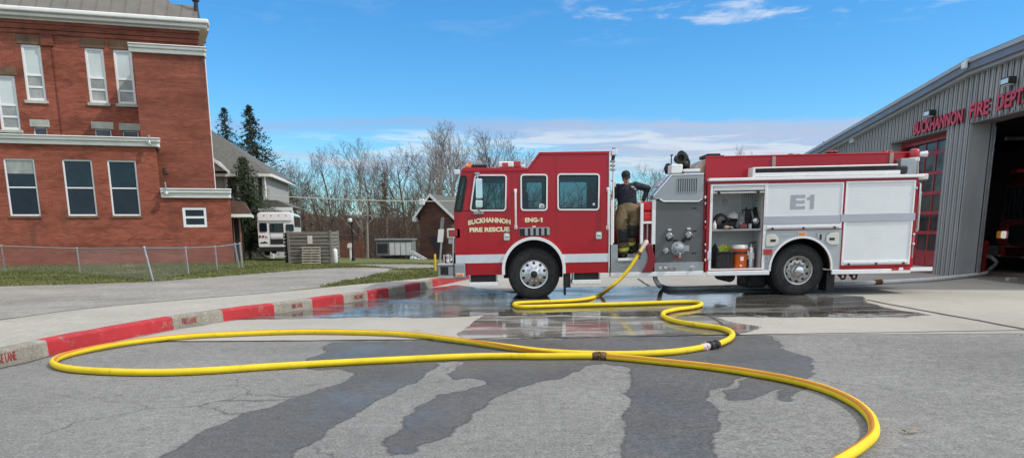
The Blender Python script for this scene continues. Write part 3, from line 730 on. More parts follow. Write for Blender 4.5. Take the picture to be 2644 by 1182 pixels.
# camera and floodlight fixed to the cornices
cx_, cz_ = B.at(*Z1(925, 885), AO-.35)
m = MB().box(cx_-.03, cx_+.03, AO-.3, AO-.22, cz_, cz_+.3).lathe([(.0, -.1), (.06, -.1), (.075, .02), (.05, .08), (0, .09)], (cx_, AO-.34, cz_), 'z', 14).box(cx_-.12, cx_-.06, AO-.32, AO-.22, cz_-.02, cz_+.12, .01)
m.build('security_camera', 'galv', brick, 50)
cx_, cz_ = B.at(*Z2(822, 215), AO-.35)
m = MB().box(cx_-.02, cx_+.02, AO-.3, AO-.22, cz_-.1, cz_+.35).lathe([(0, -.2), (.09, -.2), (.11, -.08), (.04, 0), (0, .01)], (cx_, AO-.32, cz_), 'z', 14); m.build('floodlight', 'galv', brick, 50)
q = bR(Z2, TO-.02, (810, 100), (838, 130)); MB().box(q[0], q[1], TO-.04, TO+.02, q[2], q[3], .01).box(q[0]+.06, q[1]-.06, TO-.06, TO-.03, q[2]+.06, q[3]-.06, .01).build('vent_plate', 'stone', brick)
q = bR(Z1, TO-.02, (850, 372), (885, 388)); 
# --- tower
tx0, tz1 = B.at(*Z1(820, 264), TO-.25); tx1, _ = B.at(*Z1(1268, 320), TO-.25); _, tz0 = B.at(*Z1(830, 322), TO-.1)
txr, _ = B.at(*Z1(1300, 800), TO); txl, _ = B.at(*Z1(838, 500), TO)
m = MB().box(txl, txr, TO, TO+.35, 1.5, tz0+.2).prism([(txr-.35, TO+.351), (txr, TO+.351), (txr-7*SK, TO+7), (txr-.35-7*SK, TO+7)], 'z', 1.5, tz0+.2).box(txl, txl+.35, TO+.351, MO, 1.5, tz0+.2)
m.build('wall', 'brick_dark', brick, label='blank red brick stair tower')
cornice(txl-.12, txr+.05, tz0, tz1, TO, .28, ret=3)
MB().box(txl+.1, txr-1.1, TO+.36, TO+6.5, tz1-.3, tz1-.1).build('flat_roof', 'dark_metal', brick)
# --- main block
uw = [bR(Z1, MO+.06, (130, 268), (285, 618)), bR(Z1, MO+.06, (516, 298), (680, 644)), bR(Z1, MO+.06, (697, 312), (850, 655)), bR(Z1, MO+.06, (-32, 465), (130, 808))]
uz0 = sum(q[2] for q in uw[:3])/3; uz1 = sum(q[3] for q in uw[:3])/3; ud = (sum(q[1]-q[0] for q in uw[:3]))/3
uw = [((q[0]+q[1])/2-ud/2, (q[0]+q[1])/2+ud/2, *( (uz0, uz1) if i < 3 else (q[2], q[3]))) for i, q in enumerate(uw)]
uw.append((uw[0][0]-4.6, uw[0][0]-4.6+ud, uz0, uz1))
bw = [bR(Z1, MO+.05, (205, 788), (305, 900)), bR(Z1, MO+.05, (585, 800), (700, 910)), bR(Z1, MO+.05, (757, 810), (868, 920))]
mxr, mz1 = B.at(*Z1(1290, 118), MO-.62); _, mz0 = B.at(*Z1(1280, 168), MO-.6); _, mf0 = B.at(*Z1(1220, 192), MO-.15)
wxr = mxr-.55
mo = [(XL, 2.0), (wxr, 2.0), (wxr, mz0-.02), (XL, mz0-.02)]
m = MB().plate([mo]+[hole(q) for q in uw]+[hole(q) for q in bw], MO, MO+.4); m.prism([(wxr-.4, MO+.401), (wxr, MO+.401), (wxr-12*SK, MO+12), (wxr-.4-12*SK, MO+12)], 'z', 2, mz0-.02); m.box(XL, wxr-.5, MO+8, MO+8.2, 2, mz0)
m.build('wall', 'brick', brick, label='upper storeys of red brick with tall white windows')
for i, q in enumerate(uw):
    bwin(q, MO, .10, [.245, .46], ['pane_blind', 'pane_blind', 'pane_panel'], depth=.12)
    MB().box(q[0]-.12, q[1]+.1, MO-.02, MO+.15, q[3]+.002, q[3]+.36, .015).build('lintel', 'stone', brick)
    MB().box(q[0]-.08, q[1]+.08, MO-.07, MO+.2, q[2]-.13, q[2]-.003, .015).build('window_sill', 'stone_pale', brick)
for q in bw:
    bwin(q, MO, .05, [], ['pane_basement'], depth=.14)
    MB().box(q[0]-.1, q[1]+.12, MO-.02, MO+.15, q[3]+.002, q[3]+.30, .015).build('lintel', 'stone_pale', brick)
# corbelled brick courses and pilasters
m = MB(); _, ca = B.at(*Z1(300, 200), MO-.05); _, cb = B.at(*Z1(300, 172), MO-.05); _, cc = B.at(*Z1(300, 232), MO-.05)
m.box(XL, wxr+.05, MO-.08, MO+.05, cb-.1, cb+.1, .015).box(XL, wxr+.04, MO-.05, MO+.05, ca-.10, ca+.06, .015).box(XL, wxr+.1, MO-.12, MO+.05, cb+.101, mf0+.02, .015)
px0, _ = B.at(*Z1(335, 400), MO); px1, _ = B.at(*Z1(395, 640), MO); m.box(px0, px1-.2, MO-.05, MO+.05, 3, ca-.12, .01)
pz = B.at(*Z1(250, 250), MO); px2 = B.at(*Z1(330, 250), MO); pz2 = B.at(*Z1(330, 290), MO); m.box(pz[0], px2[0], MO-.09, MO+.05, pz2[1], ca-.105, .02)
m.build('brick_courses', 'brick_dark', brick)
m = MB(); h = mz1-mz0
m.box(XL, mxr-.42, MO-.17, MO+.1, mf0, mz0, .02).box(XL, mxr-.1, MO-.42, MO+.1, mz0+.001, mz0+h*.45, .04).box(XL, mxr, MO-.6, MO+.1, mz0+h*.45+.001, mz1, .05)
m.prism([(wxr-.02, MO+.101), (mxr-.05, MO+.101), (mxr-.05-12*SK, MO+12), (wxr-.02-12*SK, MO+12)], 'z', mz0, mz1-.01); m.build('cornice', 'white_trim', brick, label='deep white eaves cornice at the top')
# roof with standing seams, hipped at the right-hand end
hx, _ = B.at(*Z1(1160, 96), MO-.3); m = MB(); e0 = MO-.45; run = 6.0; rise = 5.0
m.geo([(XL, e0, mz1+.01), (hx, e0, mz1+.01), (hx-4.2, e0+run, mz1+rise), (XL, e0+run, mz1+rise)], [(0, 1, 2, 3)])
m.geo([(hx, e0, mz1+.01), (hx-1.8, e0+11, mz1+.01), (hx-4.2, e0+run, mz1+rise)], [(0, 1, 2)])
k = XL
while k < hx-.2:
    a = Vector((k, e0, mz1+.02)); top = min(1.0, (hx-k)/4.2); b = Vector((k, e0+run*top, mz1+.02+rise*top)); m.tube([a, b], .025, 4); k += .55
m.build('roof', 'roof_metal', brick)
rx1, rz1 = B.at(*Z1(1225, 38), MO+1.2); rx0, _ = B.at(*Z1(980, 30), MO+1.2)
m = MB().geo([(rx0, MO-.35, mz1+.02), (rx1+.05, MO-.35, mz1+.02), (rx1, MO+1.2, rz1), (rx0, MO+1.2, rz1), (rx0, MO+4, mz1), (rx1+.05, MO+4, mz1)], [(0, 1, 2, 3), (3, 2, 5, 4), (1, 5, 2)])
k = rx0
while k < rx1: m.tube([(k, MO-.35, mz1+.04), (k, MO+1.2, rz1+.02)], .02, 4); k += .5
m.build('roof', 'roof_metal', brick)
vx, vz = B.at(*Z1(1212, 10), MO+.6); m = MB().tube([(vx, MO+.6, mz1), (vx, MO+.6, vz+2.2)], .09, 10).lathe([(.16, 0), (.16, .12), (0, .2)], (vx, MO+.6, vz), 'z', 12); m.build('vent_pipe', 'dark_metal', brick, 40)
m = MB().tube([(txr+.01, TO+.3, 1), (txr+.01, TO+.3, tz0)], .025, 8); m.build('downpipe', 'white_trim', brick, 40)
# porch at the right end
pr = bR(Z3, AO+.6, (150, 628), (285, 718)); pf = bR(Z3, AO+.6, (155, 703), (285, 722))
m = MB().prism([(pr[0], pf[3]), (pr[1], pf[3]), (pr[1]-.25, pr[3]), (pr[0], pr[3]+.06)], 'y', AO+.5, AO+3.2); m.build('porch_roof', 'shingle_brown', brick)
MB().box(pf[0], pf[1]+.04, AO+.45, AO+.55, pf[2], pf[3]-.002, .01).box(pf[1]-.02, pf[1]+.03, AO+.551, AO+3.2, pf[2], pf[3]-.004).build('porch_fascia', 'white_trim', brick)
for a, b in (((168, 725), (186, 900)), ((205, 725), (228, 900))):
    q = bR(Z3, AO+.8, a, b); MB().box(q[0], q[1], AO+.8, AO+.95, -.8, pf[2]-.003, .01).build('porch_post', 'wood_post', brick)
q = bR(Z3, AO+2.4, (160, 735), (225, 900)); MB().box(q[0]-.3, q[1]+.1, AO+2.6, AO+2.7, -.6, pf[2]-.01).build('porch_wall', 'dark_metal', brick)
# ================================================================== chain-link fence
fb = [(-330, 700), (-150, 690), (30, 622), (395, 615), (765, 664), (935, 628), (1078, 610), (1203, 600)]
fpx = [(-560, 640), (-200, 630), (28, 620), (398, 625), (762, 662), (937, 628), (1078, 612), (1203, 600)]
posts = [G(*Z2(*p), z=LZ) for p in fpx]
topz = []
for (x, y), p in zip([(-560, 485), (-200, 486), (5, 488), (378, 500), (715, 497), (912, 497), (1065, 492), (1183, 477)], posts):
    d = ray(*Z2(x, y)); t = p.y/d.y; topz.append((CAMPOS + d*t))
fence = thing('chain_link_fence', 'low grey chain-link fence with one leaning post across the lawn', 'fence', posts[3])
po = posts[3]; tops = []
for i, (p, q) in enumerate(zip(posts, topz)):
    tp = Vector((q.x, p.y, min(1.45, q.z))); lean = tp
    if i not in (4, ): lean = Vector((p.x*.55+tp.x*.45, p.y, tp.z))
    r_ = .029 if i in (4, 7) else .022; tops.append(lean)
    m = MB().tube([p-po-Vector((0, 0, .1)), lean-po], r_, 8).ball(lean-po, r_*1.3, 5); m.build('post', 'galv', fence, 50)
p2 = posts[7]+Vector((-.16, .1, 0)); m = MB().tube([p2-po, tops[7]+Vector((-.22, .1, .02))-po], .036, 8); m.build('post', 'galv', fence, 50)
m = MB()
for a, b in zip(tops, tops[1:]): m.tube([a-po-Vector((0, 0, .01)), b-po-Vector((0, 0, .01))], .016, 6)
m.build('rail', 'galv', fence, 50)
m = MB()
for (a, b), (c, d) in zip(zip(posts, posts[1:]), zip(tops, tops[1:])):
    L = (b-a).length; n = int(L/.062)
    def fp(u, v): return (a.lerp(b, u)*(1-v) + c.lerp(d, u)*v) - po
    H = .95; sl_ = H/L
    for i in range(-int(H/.062), n):
        u0 = i/n
        for sgn in (1, -1):
            ua, ub = (u0, u0+sl_) if sgn > 0 else (u0+sl_, u0)
            va, vb = 0.03, .985
            pa, pb = [ua, va], [ub, vb]
            if max(ua, ub) < 0 or min(ua, ub) > 1: continue
            def clip(p, q):
                p = list(p)
                if p[0] < 0: k = (0-p[0])/(q[0]-p[0]); p = [0, p[1]+(q[1]-p[1])*k]
                if p[0] > 1: k = (1-p[0])/(q[0]-p[0]); p = [1, p[1]+(q[1]-p[1])*k]
                return p
            A, C = clip(pa, pb), clip(pb, pa)
            m.tube([fp(*A), fp(*C)], .0017, 3, False)
m.build('wire_mesh', 'mesh_wire', fence)
# ================================================================== grey house
def at_depth(px, py, d): r_ = ray(px, py); return CAMPOS + r_*(d/r_.y)
o_ = at_depth(*Z3(60, 900), 48); Hs = frame(o_.x, 48, terrain(o_.x, 48), R(8))
house = thing('grey_house', 'grey two storey house with hipped shingle roof beyond the brick building', 'house', Hs.m.translation, (0, 0, R(8)))
hp = lambda x, y, off=0.0: Hs.at(*Z3(x, y), off)
ex, ez = hp(402, 452, -.5); rx, rz = hp(40, 185, 4.5); lx = rx-9; wx, _ = hp(385, 560); 
m = MB().geo([(lx-6, -.5, ez), (ex, -.5, ez), (ex+.2, 9.5, ez), (lx-6, 9.5, ez), (lx, 4.5, rz), (rx, 4.5, rz)], [(0, 1, 5, 4), (1, 2, 5), (2, 3, 4, 5), (3, 0, 4)]); m.build('roof', 'shingle_grey', house)
_, fz = hp(300, 470, -.5); m = MB().box(lx-6, ex+.02, -.55, -.42, fz, ez-.004).box(ex-.08, ex+.1, -.42, 9.4, fz, ez-.008); m.build('eaves_trim', 'white_trim', house)
MB().box(lx-5.5, wx, 0, 9, -1.5, fz+.1).build('wall', 'siding', house)
def hrect(a, b, off=0.0): x0, z1 = hp(*a, off); x1, z0 = hp(*b, off); return x0, x1, z0, z1
for a, b in (((138, 470), (200, 600)), ((285, 475), (312, 640)), ((325, 478), (362, 640))):
    q = hrect(a, b); f_ = MB().box(q[0]-.1, q[1]+.1, -.06, -.003, q[2]-.1, q[3]+.1).build('window', 'white_trim', house)
    MB().box(q[0], q[1], -.085, -.063, q[2], q[3]).build('pane', 'pane_dark', f_)
q = hrect((364, 470), (388, 680), -.3); MB().box(q[0], q[1], -.45, -.2, -1.2, q[3], .03).build('column', 'white_trim', house)
q = hrect((118, 462), (134, 640), -.05); MB().box(q[0], q[1], -.1, -.004, q[2], q[3]).build('corner_board', 'white_trim', house)
gx, gzz = hp(50, 362, -.9); g1x, g1z = hp(136, 434, -.9); gw = g1x-gx
m = MB().prism([(gx-gw, g1z), (g1x, g1z), (gx, gzz)], 'y', -.8, 3); m.build('gable', 'siding', house)
m = MB()
for s_ in (-1, 1): m.prism([(gx, gzz+.06), (gx+s_*(gw+.1), g1z), (gx+s_*(gw+.1), g1z-.16), (gx, gzz-.14)], 'y', -.95, -.803)
m.build('gable_trim', 'white_trim', house)
q = hrect((390, 618), (548, 662), -.5); m = MB().prism([(q[0]-.5, q[3]), (q[0]+.6, q[3]), (q[1], q[2]), (q[0]-.5, q[2])], 'y', -1.2, 5); m.build('porch_roof', 'shingle_grey', house)
MB().box(q[0]-.5, q[1]+.03, -1.25, -1.19, q[2]-.22, q[2]-.004).build('porch_fascia', 'white_trim', house)
for a in ((382, 660), (520, 660)):
    x_, z_ = hp(*a, -1.1); MB().box(x_, x_+.22, -1.15, -.95, -1.3, q[2]-.225, .02).build('porch_post', 'white_trim', house)
# ================================================================== small brick garage
o_ = at_depth(*Z3(1400, 1000), 62); gyaw = R(-12); Gs = frame(o_.x, 62, o_.z-.25, gyaw)
gar = thing('brick_garage', 'small dark brick garage with grey gable roof beyond the engine', 'garage', Gs.m.translation, (0, 0, gyaw))
mk_brick('brick_brown', (.13, .062, .046), (.09, .046, .036), (.15, .10, .08), .21, .074, .4)
gp = lambda x, y, off=0.0: Gs.at(*Z3(x, y), off)
ax_, az_ = gp(1400, 578); lx, lz = gp(1312, 720); rx = 2*ax_-lx+.6; wl = lx+.25; wr = rx-.2
m = MB().plate([[(wl, -1.5), (wr, -1.5), (wr, lz+.2), (ax_, az_-.18), (wl, lz+.2)]], 0, .25).box(wr-.25, wr, .251, 9, -1.5, lz+.15).box(wl, wl+.25, .251, 9, -1.5, lz+.15); m.build('wall', 'brick_brown', gar)
m = MB().prism([(ax_, az_), (lx-.15, lz-.1), (lx-.15, lz-.25), (ax_, az_-.16)], 'y', -.45, 9.3).prism([(ax_, az_+.002), (rx+.15, lz-.1), (rx+.15, lz-.25), (ax_, az_-.158)], 'y', -.45, 9.3); m.build('roof', 'shingle_grey', gar)
m = MB().prism([(ax_, az_+.03), (lx-.2, lz-.07), (lx-.2, lz-.32), (ax_, az_-.22)], 'y', -.5, -.453).prism([(ax_, az_+.03), (rx+.2, lz-.07), (rx+.2, lz-.32), (ax_, az_-.22)], 'y', -.502, -.455); m.build('bargeboard', 'white_trim', gar)
x_, z_ = gp(1345, 625, -.5); MB().box(x_-.22, x_+.22, -.75, -.5, z_-.28, z_+.2, .05).box(x_-.1, x_+.1, -.5, 0, z_-.05, z_+.05).build('wall_lamp', 'white_paint', gar)
x_, z_ = gp(1298, 738, -.2); MB().box(x_-.15, x_+.15, -.4, .2, z_-.15, z_+.2, .04).build('gutter_end', 'white_paint', gar)
mk('tarp', (.02, .02, .025), .7, 0, .3, 5, .5, 6)
p0 = [gp(*q, -.4) for q in ((1378, 838), (1478, 842), (1468, 1000), (1440, 945), (1418, 905), (1400, 870))]
tag(MB().plate([p0], -.42, -.36).xform(Gs.m).build('tarpaulin', 'tarp'), 'black triangular tarpaulin hanging on the garage wall', 'tarpaulin')
# ================================================================== parked shuttle bus
mk('bus_white', (.88, .88, .87), .35, 0, .05, 1.2, coat=.3, dirt=.15, dirtcol=(.6, .6, .56)); mk('rubber', (.022, .022, .022), .85, 0, .25, 6)
mk('black_plastic', (.02, .02, .022), .5, 0, .2, 6); mk('lamp_red', (.42, .02, .025), .25, 0, .1, 6, coat=.5); mk('lamp_amber', (.75, .22, .03), .3, 0, .1, 6, coat=.5)
mk('lamp_clear', (.7, .72, .72), .12, .3, .05, 5); mk('chrome', (.72, .72, .73), .10, 1.0, .06, 3); mk('alu', (.50, .51, .52), .32, .85, .08, 4)
def on(px, py, d, z=None):
    p = at_depth(px, py, d); return Vector((p.x, d, terrain(p.x, d) if z is None else z))
BD = 40; o_ = at_depth(*Z3(318, 962), BD); Bs = frame(o_.x, BD, o_.z, R(12))
bus = thing('shuttle_bus', 'white shuttle bus seen from behind, parked beside the grey house', 'bus', Bs.m.translation, (0, 0, R(12)))
bq = lambda a, b, off=0.0: (lambda p, q: (p[0], q[0], q[1], p[1]))(Bs.at(*Z3(*a), off), Bs.at(*Z3(*b), off))
q = bq((318, 690), (556, 905)); x0, x1, z0, z1 = q; L = 6.0
sect = round_poly([(x0, z0), (x1, z0), (x1, z1-.12), (x1-.14, z1), (x0+.14, z1), (x0, z1-.12)], .10)
MB().prism(sect, 'y', 0, L).build('body', 'bus_white', bus, 30)
MB().prism(offset_poly(round_poly([(x0, z1-.5), (x1, z1-.5), (x1, z1-.12), (x1-.14, z1), (x0+.14, z1), (x0, z1-.12)], .1), .06), 'y', -.07, -.002).build('rear_cap', 'bus_white', bus, 30)
for a, b in (((333, 757), (385, 812)), ((398, 760), (487, 815)), ((498, 765), (550, 808))):
    w_ = bq(a, b); f_ = MB().plate([rrect(*w_, .06), rrect(w_[0]+.04, w_[1]-.04, w_[2]+.04, w_[3]-.04, .04)], -.03, 0).build('window', 'black_plastic', bus)
    MB().plate([rrect(w_[0]+.035, w_[1]-.035, w_[2]+.035, w_[3]-.035, .04)], -.02, -.004).build('pane', 'pane_dark', f_)
for k in range(4): MB().box(x1, x1+.02, .5+k*1.3, 1.6+k*1.3, z0+1.05, z0+1.65, .009).build('window', 'pane_dark', bus)
w_ = bq((403, 855), (485, 888)); MB().box(w_[0], w_[1], -.03, 0, w_[2], w_[3], .01).build('plate_panel', 'black_plastic', bus)
MB().box(w_[0], w_[1], -.012, 0, w_[3]+.06, w_[3]+.075).box(w_[0], w_[0]+.015, -.012, 0, w_[2], z1-.5).box(w_[1]+.03, w_[1]+.045, -.012, 0, w_[2], z1-.5).build('door_seam', 'black_plastic', bus)
for k, (xx, mm_) in enumerate(((340, 'lamp_red'), (360, 'lamp_red'), (382, 'lamp_clear'))):
    a = Bs.at(*Z3(xx, 840)); MB().lathe([(.062, 0), (.062, -.03), (.045, -.04), (0, -.042)], (a[0], 0, a[1]), 'y', 14).build('tail_lamp', mm_, bus, 40)
    MB().lathe([(.062, 0), (.062, -.03), (.045, -.04), (0, -.042)], (x0+x1-a[0], 0, a[1]), 'y', 14).build('tail_lamp', mm_, bus, 40)
a = Bs.at(*Z3(362, 878)); m = MB().plate([[(a[0]-.22, a[1]-.06), (a[0]+.24, a[1]-.05), (a[0]+.18, a[1]), (a[0]+.05, a[1]+.07), (a[0]-.02, a[1]+.02), (a[0]-.12, a[1]+.03)]], -.008, 0); m.build('emblem', 'dark_metal', bus)
MB().box(x0+.03, x1-.03, -.12, .3, z0-.24, z0+.02, .04).build('bumper', 'black_plastic', bus)
MB().box(x0+.2, x1-.2, .1, L-.3, z0-.2, z0-.01).build('chassis', 'black_plastic', bus)
for sx in (x0+.28, x1-.28):
    for yy in (1.1, 4.9):
        wh = MB().lathe([(.0, -.13), (.34, -.13), (.38, -.08), (.38, .08), (.34, .13), (0, .13)], (sx, yy, .37), 'x', 20).build('wheel', 'rubber', bus, 40)
for k in (-.35, -.12, .12, .35):
    MB().box((x0+x1)/2+k*1.6-.04, (x0+x1)/2+k*1.6+.04, -.085, -.06, z1-.2, z1-.16, .01).build('marker_lamp', 'lamp_red', bus)
# ================================================================== weathered board enclosure, pallet, tank
mk('old_board', (.21, .19, .16), .9, 0, .35, 3, .3, 30, stretch=(.6, 1, 6)); mk('pale_board', (.42, .38, .31), .9, 0, .25, 4, .3, 30)
mk('paper', (.72, .60, .58), .8, 0, .1, 6); mk('dark_inside', (.025, .022, .02), .95, 0, .2, 3)
ED = 36; o_ = at_depth(*Z3(515, 1004), ED); Es = frame(o_.x, ED, o_.z, R(3))
enc = thing('board_enclosure', 'weathered horizontal board bin enclosure standing on the grass', 'enclosure', Es.m.translation, (0, 0, R(3)))
eq = lambda a, b, off=0.0: (lambda p, q: (p[0], q[0], q[1], p[1]))(Es.at(*Z3(*a), off), Es.at(*Z3(*b), off))
x0, x1, z0, z1 = eq((515, 812), (785, 1004))
m = MB(); n = 9
for k in range(n):
    h = (z1-z0)/n; ww = rnd.uniform(-.015, .015); m.box(x0+.02, x1-.02, -.03-.02*(k % 2), .012, z0+k*h+.03+ww, z0+(k+1)*h-.008, .008)
m.build('board_panel', 'old_board', enc)
m = MB()
for k in range(n): h = (z1-z0)/n; m.box(x0-.27, x0-.23, .03, 2.0, z0+k*h+.02, z0+(k+1)*h-.02, .008)
for k in range(n): h = (z1-z0)/n; m.box(x1+.01, x1+.04, .03, 2.0, z0+k*h+.02, z0+(k+1)*h-.02, .008)
m.build('side_boards', 'old_board', enc)
for xx, yy in ((x0-.02, .0), (x1+.0, .0), (x0-.26, 1.0), (x1, 1.9)): MB().box(xx-.06, xx+.06, yy-.065, yy+.06, z0-.3, z1+.05, .01).build('post', 'old_board', enc)
MB().box(x0-.2, x0, .1, 1.9, z0-.2, z1-.06).box(x0, x1, .06, .08, z0-.1, z1-.1).build('backing', 'dark_inside', enc)
q = eq((632, 836), (665, 886), -.06); MB().box(q[0], q[1], -.062, -.052, q[2], q[3]).build('notice', 'paper', enc)
q = eq((592, 897), (718, 1008), -.25); ph = q[3]-q[2]
pal = thing('wooden_pallet', 'broken pale wooden pallet leaning against the board enclosure', 'pallet', Es.m @ Vector((q[0], -.30, q[2]-.02)), (R(-11), 0, R(3)))
pw = q[1]-q[0]; m = MB()
for k in range(7): m.box(rnd.uniform(0, .02), pw-rnd.uniform(0, .03), -.022, 0, ph*k/7+.02, ph*k/7+ph/7*.62, .004)
m.build('slats', 'pale_board', pal); m = MB()
for k in (0.02, pw/2-.03, pw-.08): m.box(k, k+.06, .002, .10, 0, ph*.97, .005)
m.build('stringers', 'old_board', pal)
TD = 36.6; o_ = at_depth(*Z3(806, 1004), TD); hT = (1004-918)/2.4*TD/F_; rT = 16/2.4*TD/F_
t = thing('white_tank', 'small white upright tank at the right end of the board enclosure', 'tank', (o_.x, TD, o_.z))
MB().lathe([(rT*.8, 0), (rT, .04), (rT, hT*.82), (rT*.85, hT*.94), (rT*.45, hT), (0, hT)], (0, 0, 0), 'z', 20).build('shell', 'white_paint', t, 50)
MB().lathe([(rT*.3, hT-.01), (rT*.3, hT+.1), (0, hT+.1)], (0, 0, 0), 'z', 12).build('valve_cap', 'galv', t, 40)
# ================================================================== street furniture
mk('iron_black', (.015, .015, .017), .5, .3, .2, 5); mk('globe', (.72, .74, .72), .25, 0, .04, 5); mk('pole_wood', (.25, .22, .18), .9, 0, .3, 4, .4, 30, stretch=(1, 1, .08))
mk('can_grey', (.55, .57, .57), .5, .2, .08, 4); mk('sign_white', (.74, .75, .73), .45, 0, .05, 4); mk('sign_back', (.22, .225, .22), .5, .5, .12, 6); mk('yellow_paint', (.72, .46, .03), .55, 0, .12, 5)
LD = 42; b_ = at_depth(*Z3(918, 990), LD); k_ = LD/F_/2.4
lamp = thing('street_lamp', 'black street lamp post with white globe at the lane', 'street lamp', (b_.x, LD, b_.z))
hL = (990-762)*k_
MB().lathe([(.11, -.4), (.11, .1), (.08, .2), (.05, .35), (.042, hL*.5), (.036, hL-.1), (.075, hL-.02), (.08, hL)], (0, 0, 0), 'z', 14).build('post', 'iron_black', lamp, 40)
gr = 14*k_; m = MB().ball((-11*k_*.9, 0, hL+gr*1.0), gr, 10, (1, 1, 1.15)); m.build('globe', 'globe', lamp, 60)
MB().lathe([(gr*.75, 0), (gr*.8, gr*.15), (gr*.3, gr*.7), (0, gr*1.2)], (-11*k_*.9, 0, hL+gr*1.9), 'z', 12).build('finial', 'iron_black', lamp, 40)
MB().box(-11*k_*.9-.08, .08, -.06, .06, hL-.06, hL-.003, .02).build('bracket', 'iron_black', lamp)
def pole(pxa, pxb, d, name_label, cans=()):
    b = at_depth(*pxb, d); tpx = at_depth(*pxa, d); o = thing('utility_pole', name_label, 'utility pole', (b.x, d, b.z-.5)); H = tpx.z-b.z+.5
    MB().tube([(0, 0, 0), (tpx.x-b.x, 0, H)], [.12, .085], 10).build('pole_shaft', 'pole_wood', o, 40)
    for (a, c) in cans:
        p, q_ = at_depth(*a, d), at_depth(*c, d); x0, x1, z0, z1 = p.x-b.x, q_.x-b.x, q_.z-b.z+.5, p.z-b.z+.5; r_ = (x1-x0)/2
        MB().lathe([(r_*.9, 0), (r_, .05), (r_, z1-z0-.06), (r_*.8, z1-z0), (0, z1-z0+.03)], ((x0+x1)/2, 0, z0), 'z', 14).build('transformer', 'can_grey', o, 40)
    if cans:
        xa = min(at_depth(*a, d).x for a, c in cans)-b.x; zz = at_depth(*cans[0][0], d).z-b.z+.5
        MB().box(xa-.1, .9, -.22, -.12, zz-.35, zz-.22, .02).build('crossarm', 'pole_wood', o)
    return o
pole(Z3(1001, 655), Z3(1006, 996), 62, 'tall wooden utility pole carrying two pale transformer cans', ((Z3(930, 690), Z3(946, 718)), (Z3(955, 690), Z3(971, 720)), (Z3(894, 690), Z3(911, 716))))
pole(Z3(1124, 728), Z3(1127, 866), 84, 'thin distant utility pole between the woods and garage')
SD = 44; b_ = at_depth(*Z3(901, 950), SD); k_ = SD/F_/2.4
t = thing('post_sign', 'small white board on a white post near the lamp', 'sign', (b_.x, SD, b_.z)); MB().box(-.05, .05, -.05, .05, -.5, 66*k_, .01).build('post', 'sign_white', t)
MB().plate([[(-16*k_, 38*k_), (16*k_, 38*k_), (16*k_, 58*k_), (8*k_, 66*k_), (-10*k_, 66*k_), (-16*k_, 56*k_)]], -.09, -.052).build('board', 'sign_white', t)
# reddish board fence behind
mk('fence_brown', (.17, .075, .05), .9, 0, .3, 2, stretch=(6, 1, .5)); FD = 66
p0, p1 = at_depth(*Z3(785, 1000), FD), at_depth(*Z3(1012, 1000), FD+2); zt = at_depth(*Z3(900, 868), FD).z
t = thing('board_fence', 'long reddish brown board fence below the woods', 'fence', (p0.x, FD, p0.z-.6)); m = MB(); x = 0
while x < p1.x-p0.x: m.box(x, x+.19, 0, .03, 0, zt-p0.z+.6+rnd.uniform(-.04, .04)); x += .205
m.build('boards', 'fence_brown', t); m = MB()
for k in (.5, 1.3, 2.3): m.box(0, p1.x-p0.x, .031, .1, k+.6, k+.7)
m.build('rails', 'fence_brown', t)
# grey plant unit with pale doors
mk('unit_grey', (.20, .215, .22), .7, .1, .2, 3); mk('unit_pale', (.55, .57, .56), .6, 0, .1, 2); UD = 58
u0, u1 = at_depth(*Z3(1062, 1000), UD), at_depth(*Z3(1280, 870), UD); k_ = UD/F_/2.4; uh = 130*k_
t = thing('plant_unit', 'grey equipment container with four pale door panels by the garage', 'container', (u0.x, UD, u0.z)); uw = u1.x-u0.x
MB().box(0, uw, 0, 2.4, 38*k_, uh, .03).build('casing', 'unit_grey', t); MB().box(-.1, uw+.1, -.12, 2.5, uh+.002, uh+.12, .02).build('roof', 'unit_grey', t)
for k in range(4):
    a = (82+34*k)*k_; MB().box(a, a+30*k_, -.06, -.003, 42*k_, 118*k_, .02).build('door', 'unit_pale', t)
MB().box(.1, 70*k_, -.05, -.002, 55*k_, 110*k_, .02).build('louvre', 'dark_metal', t)
for a in (20, 70, 120, 190): MB().lathe([(24*k_, 0), (26*k_, .1), (26*k_, 30*k_), (20*k_, 34*k_)], (a*k_+.2, .9, 0), 'z', 14).build('support_drum', 'unit_grey', t, 40)
RD = 52; k_ = RD/F_/2.4; b_ = at_depth(*Z3(1270, 1004), RD)
t = thing('ramp_railing', 'pale metal ramp with handrails descending beside the garage', 'ramp', (b_.x, RD, b_.z))
MB().prism([(0, 0), (90*k_, -.1), (90*k_, .1), (0, 36*k_)], 'y', 0, 1.3).build('ramp_deck', 'unit_pale', t)
m = MB()
for yy in (0, 1.3):
    for k in range(5): a = k/4; m.tube([(90*k_*a, yy, 0), (90*k_*a, yy, (70-52*a)*k_)], .03, 6)
    m.tube([(0, yy, 70*k_), (90*k_, yy, 18*k_)], .035, 6); m.tube([(0, yy, 52*k_), (90*k_, yy, 9*k_)], .025, 6)
m.build('handrail', 'galv', t, 40)
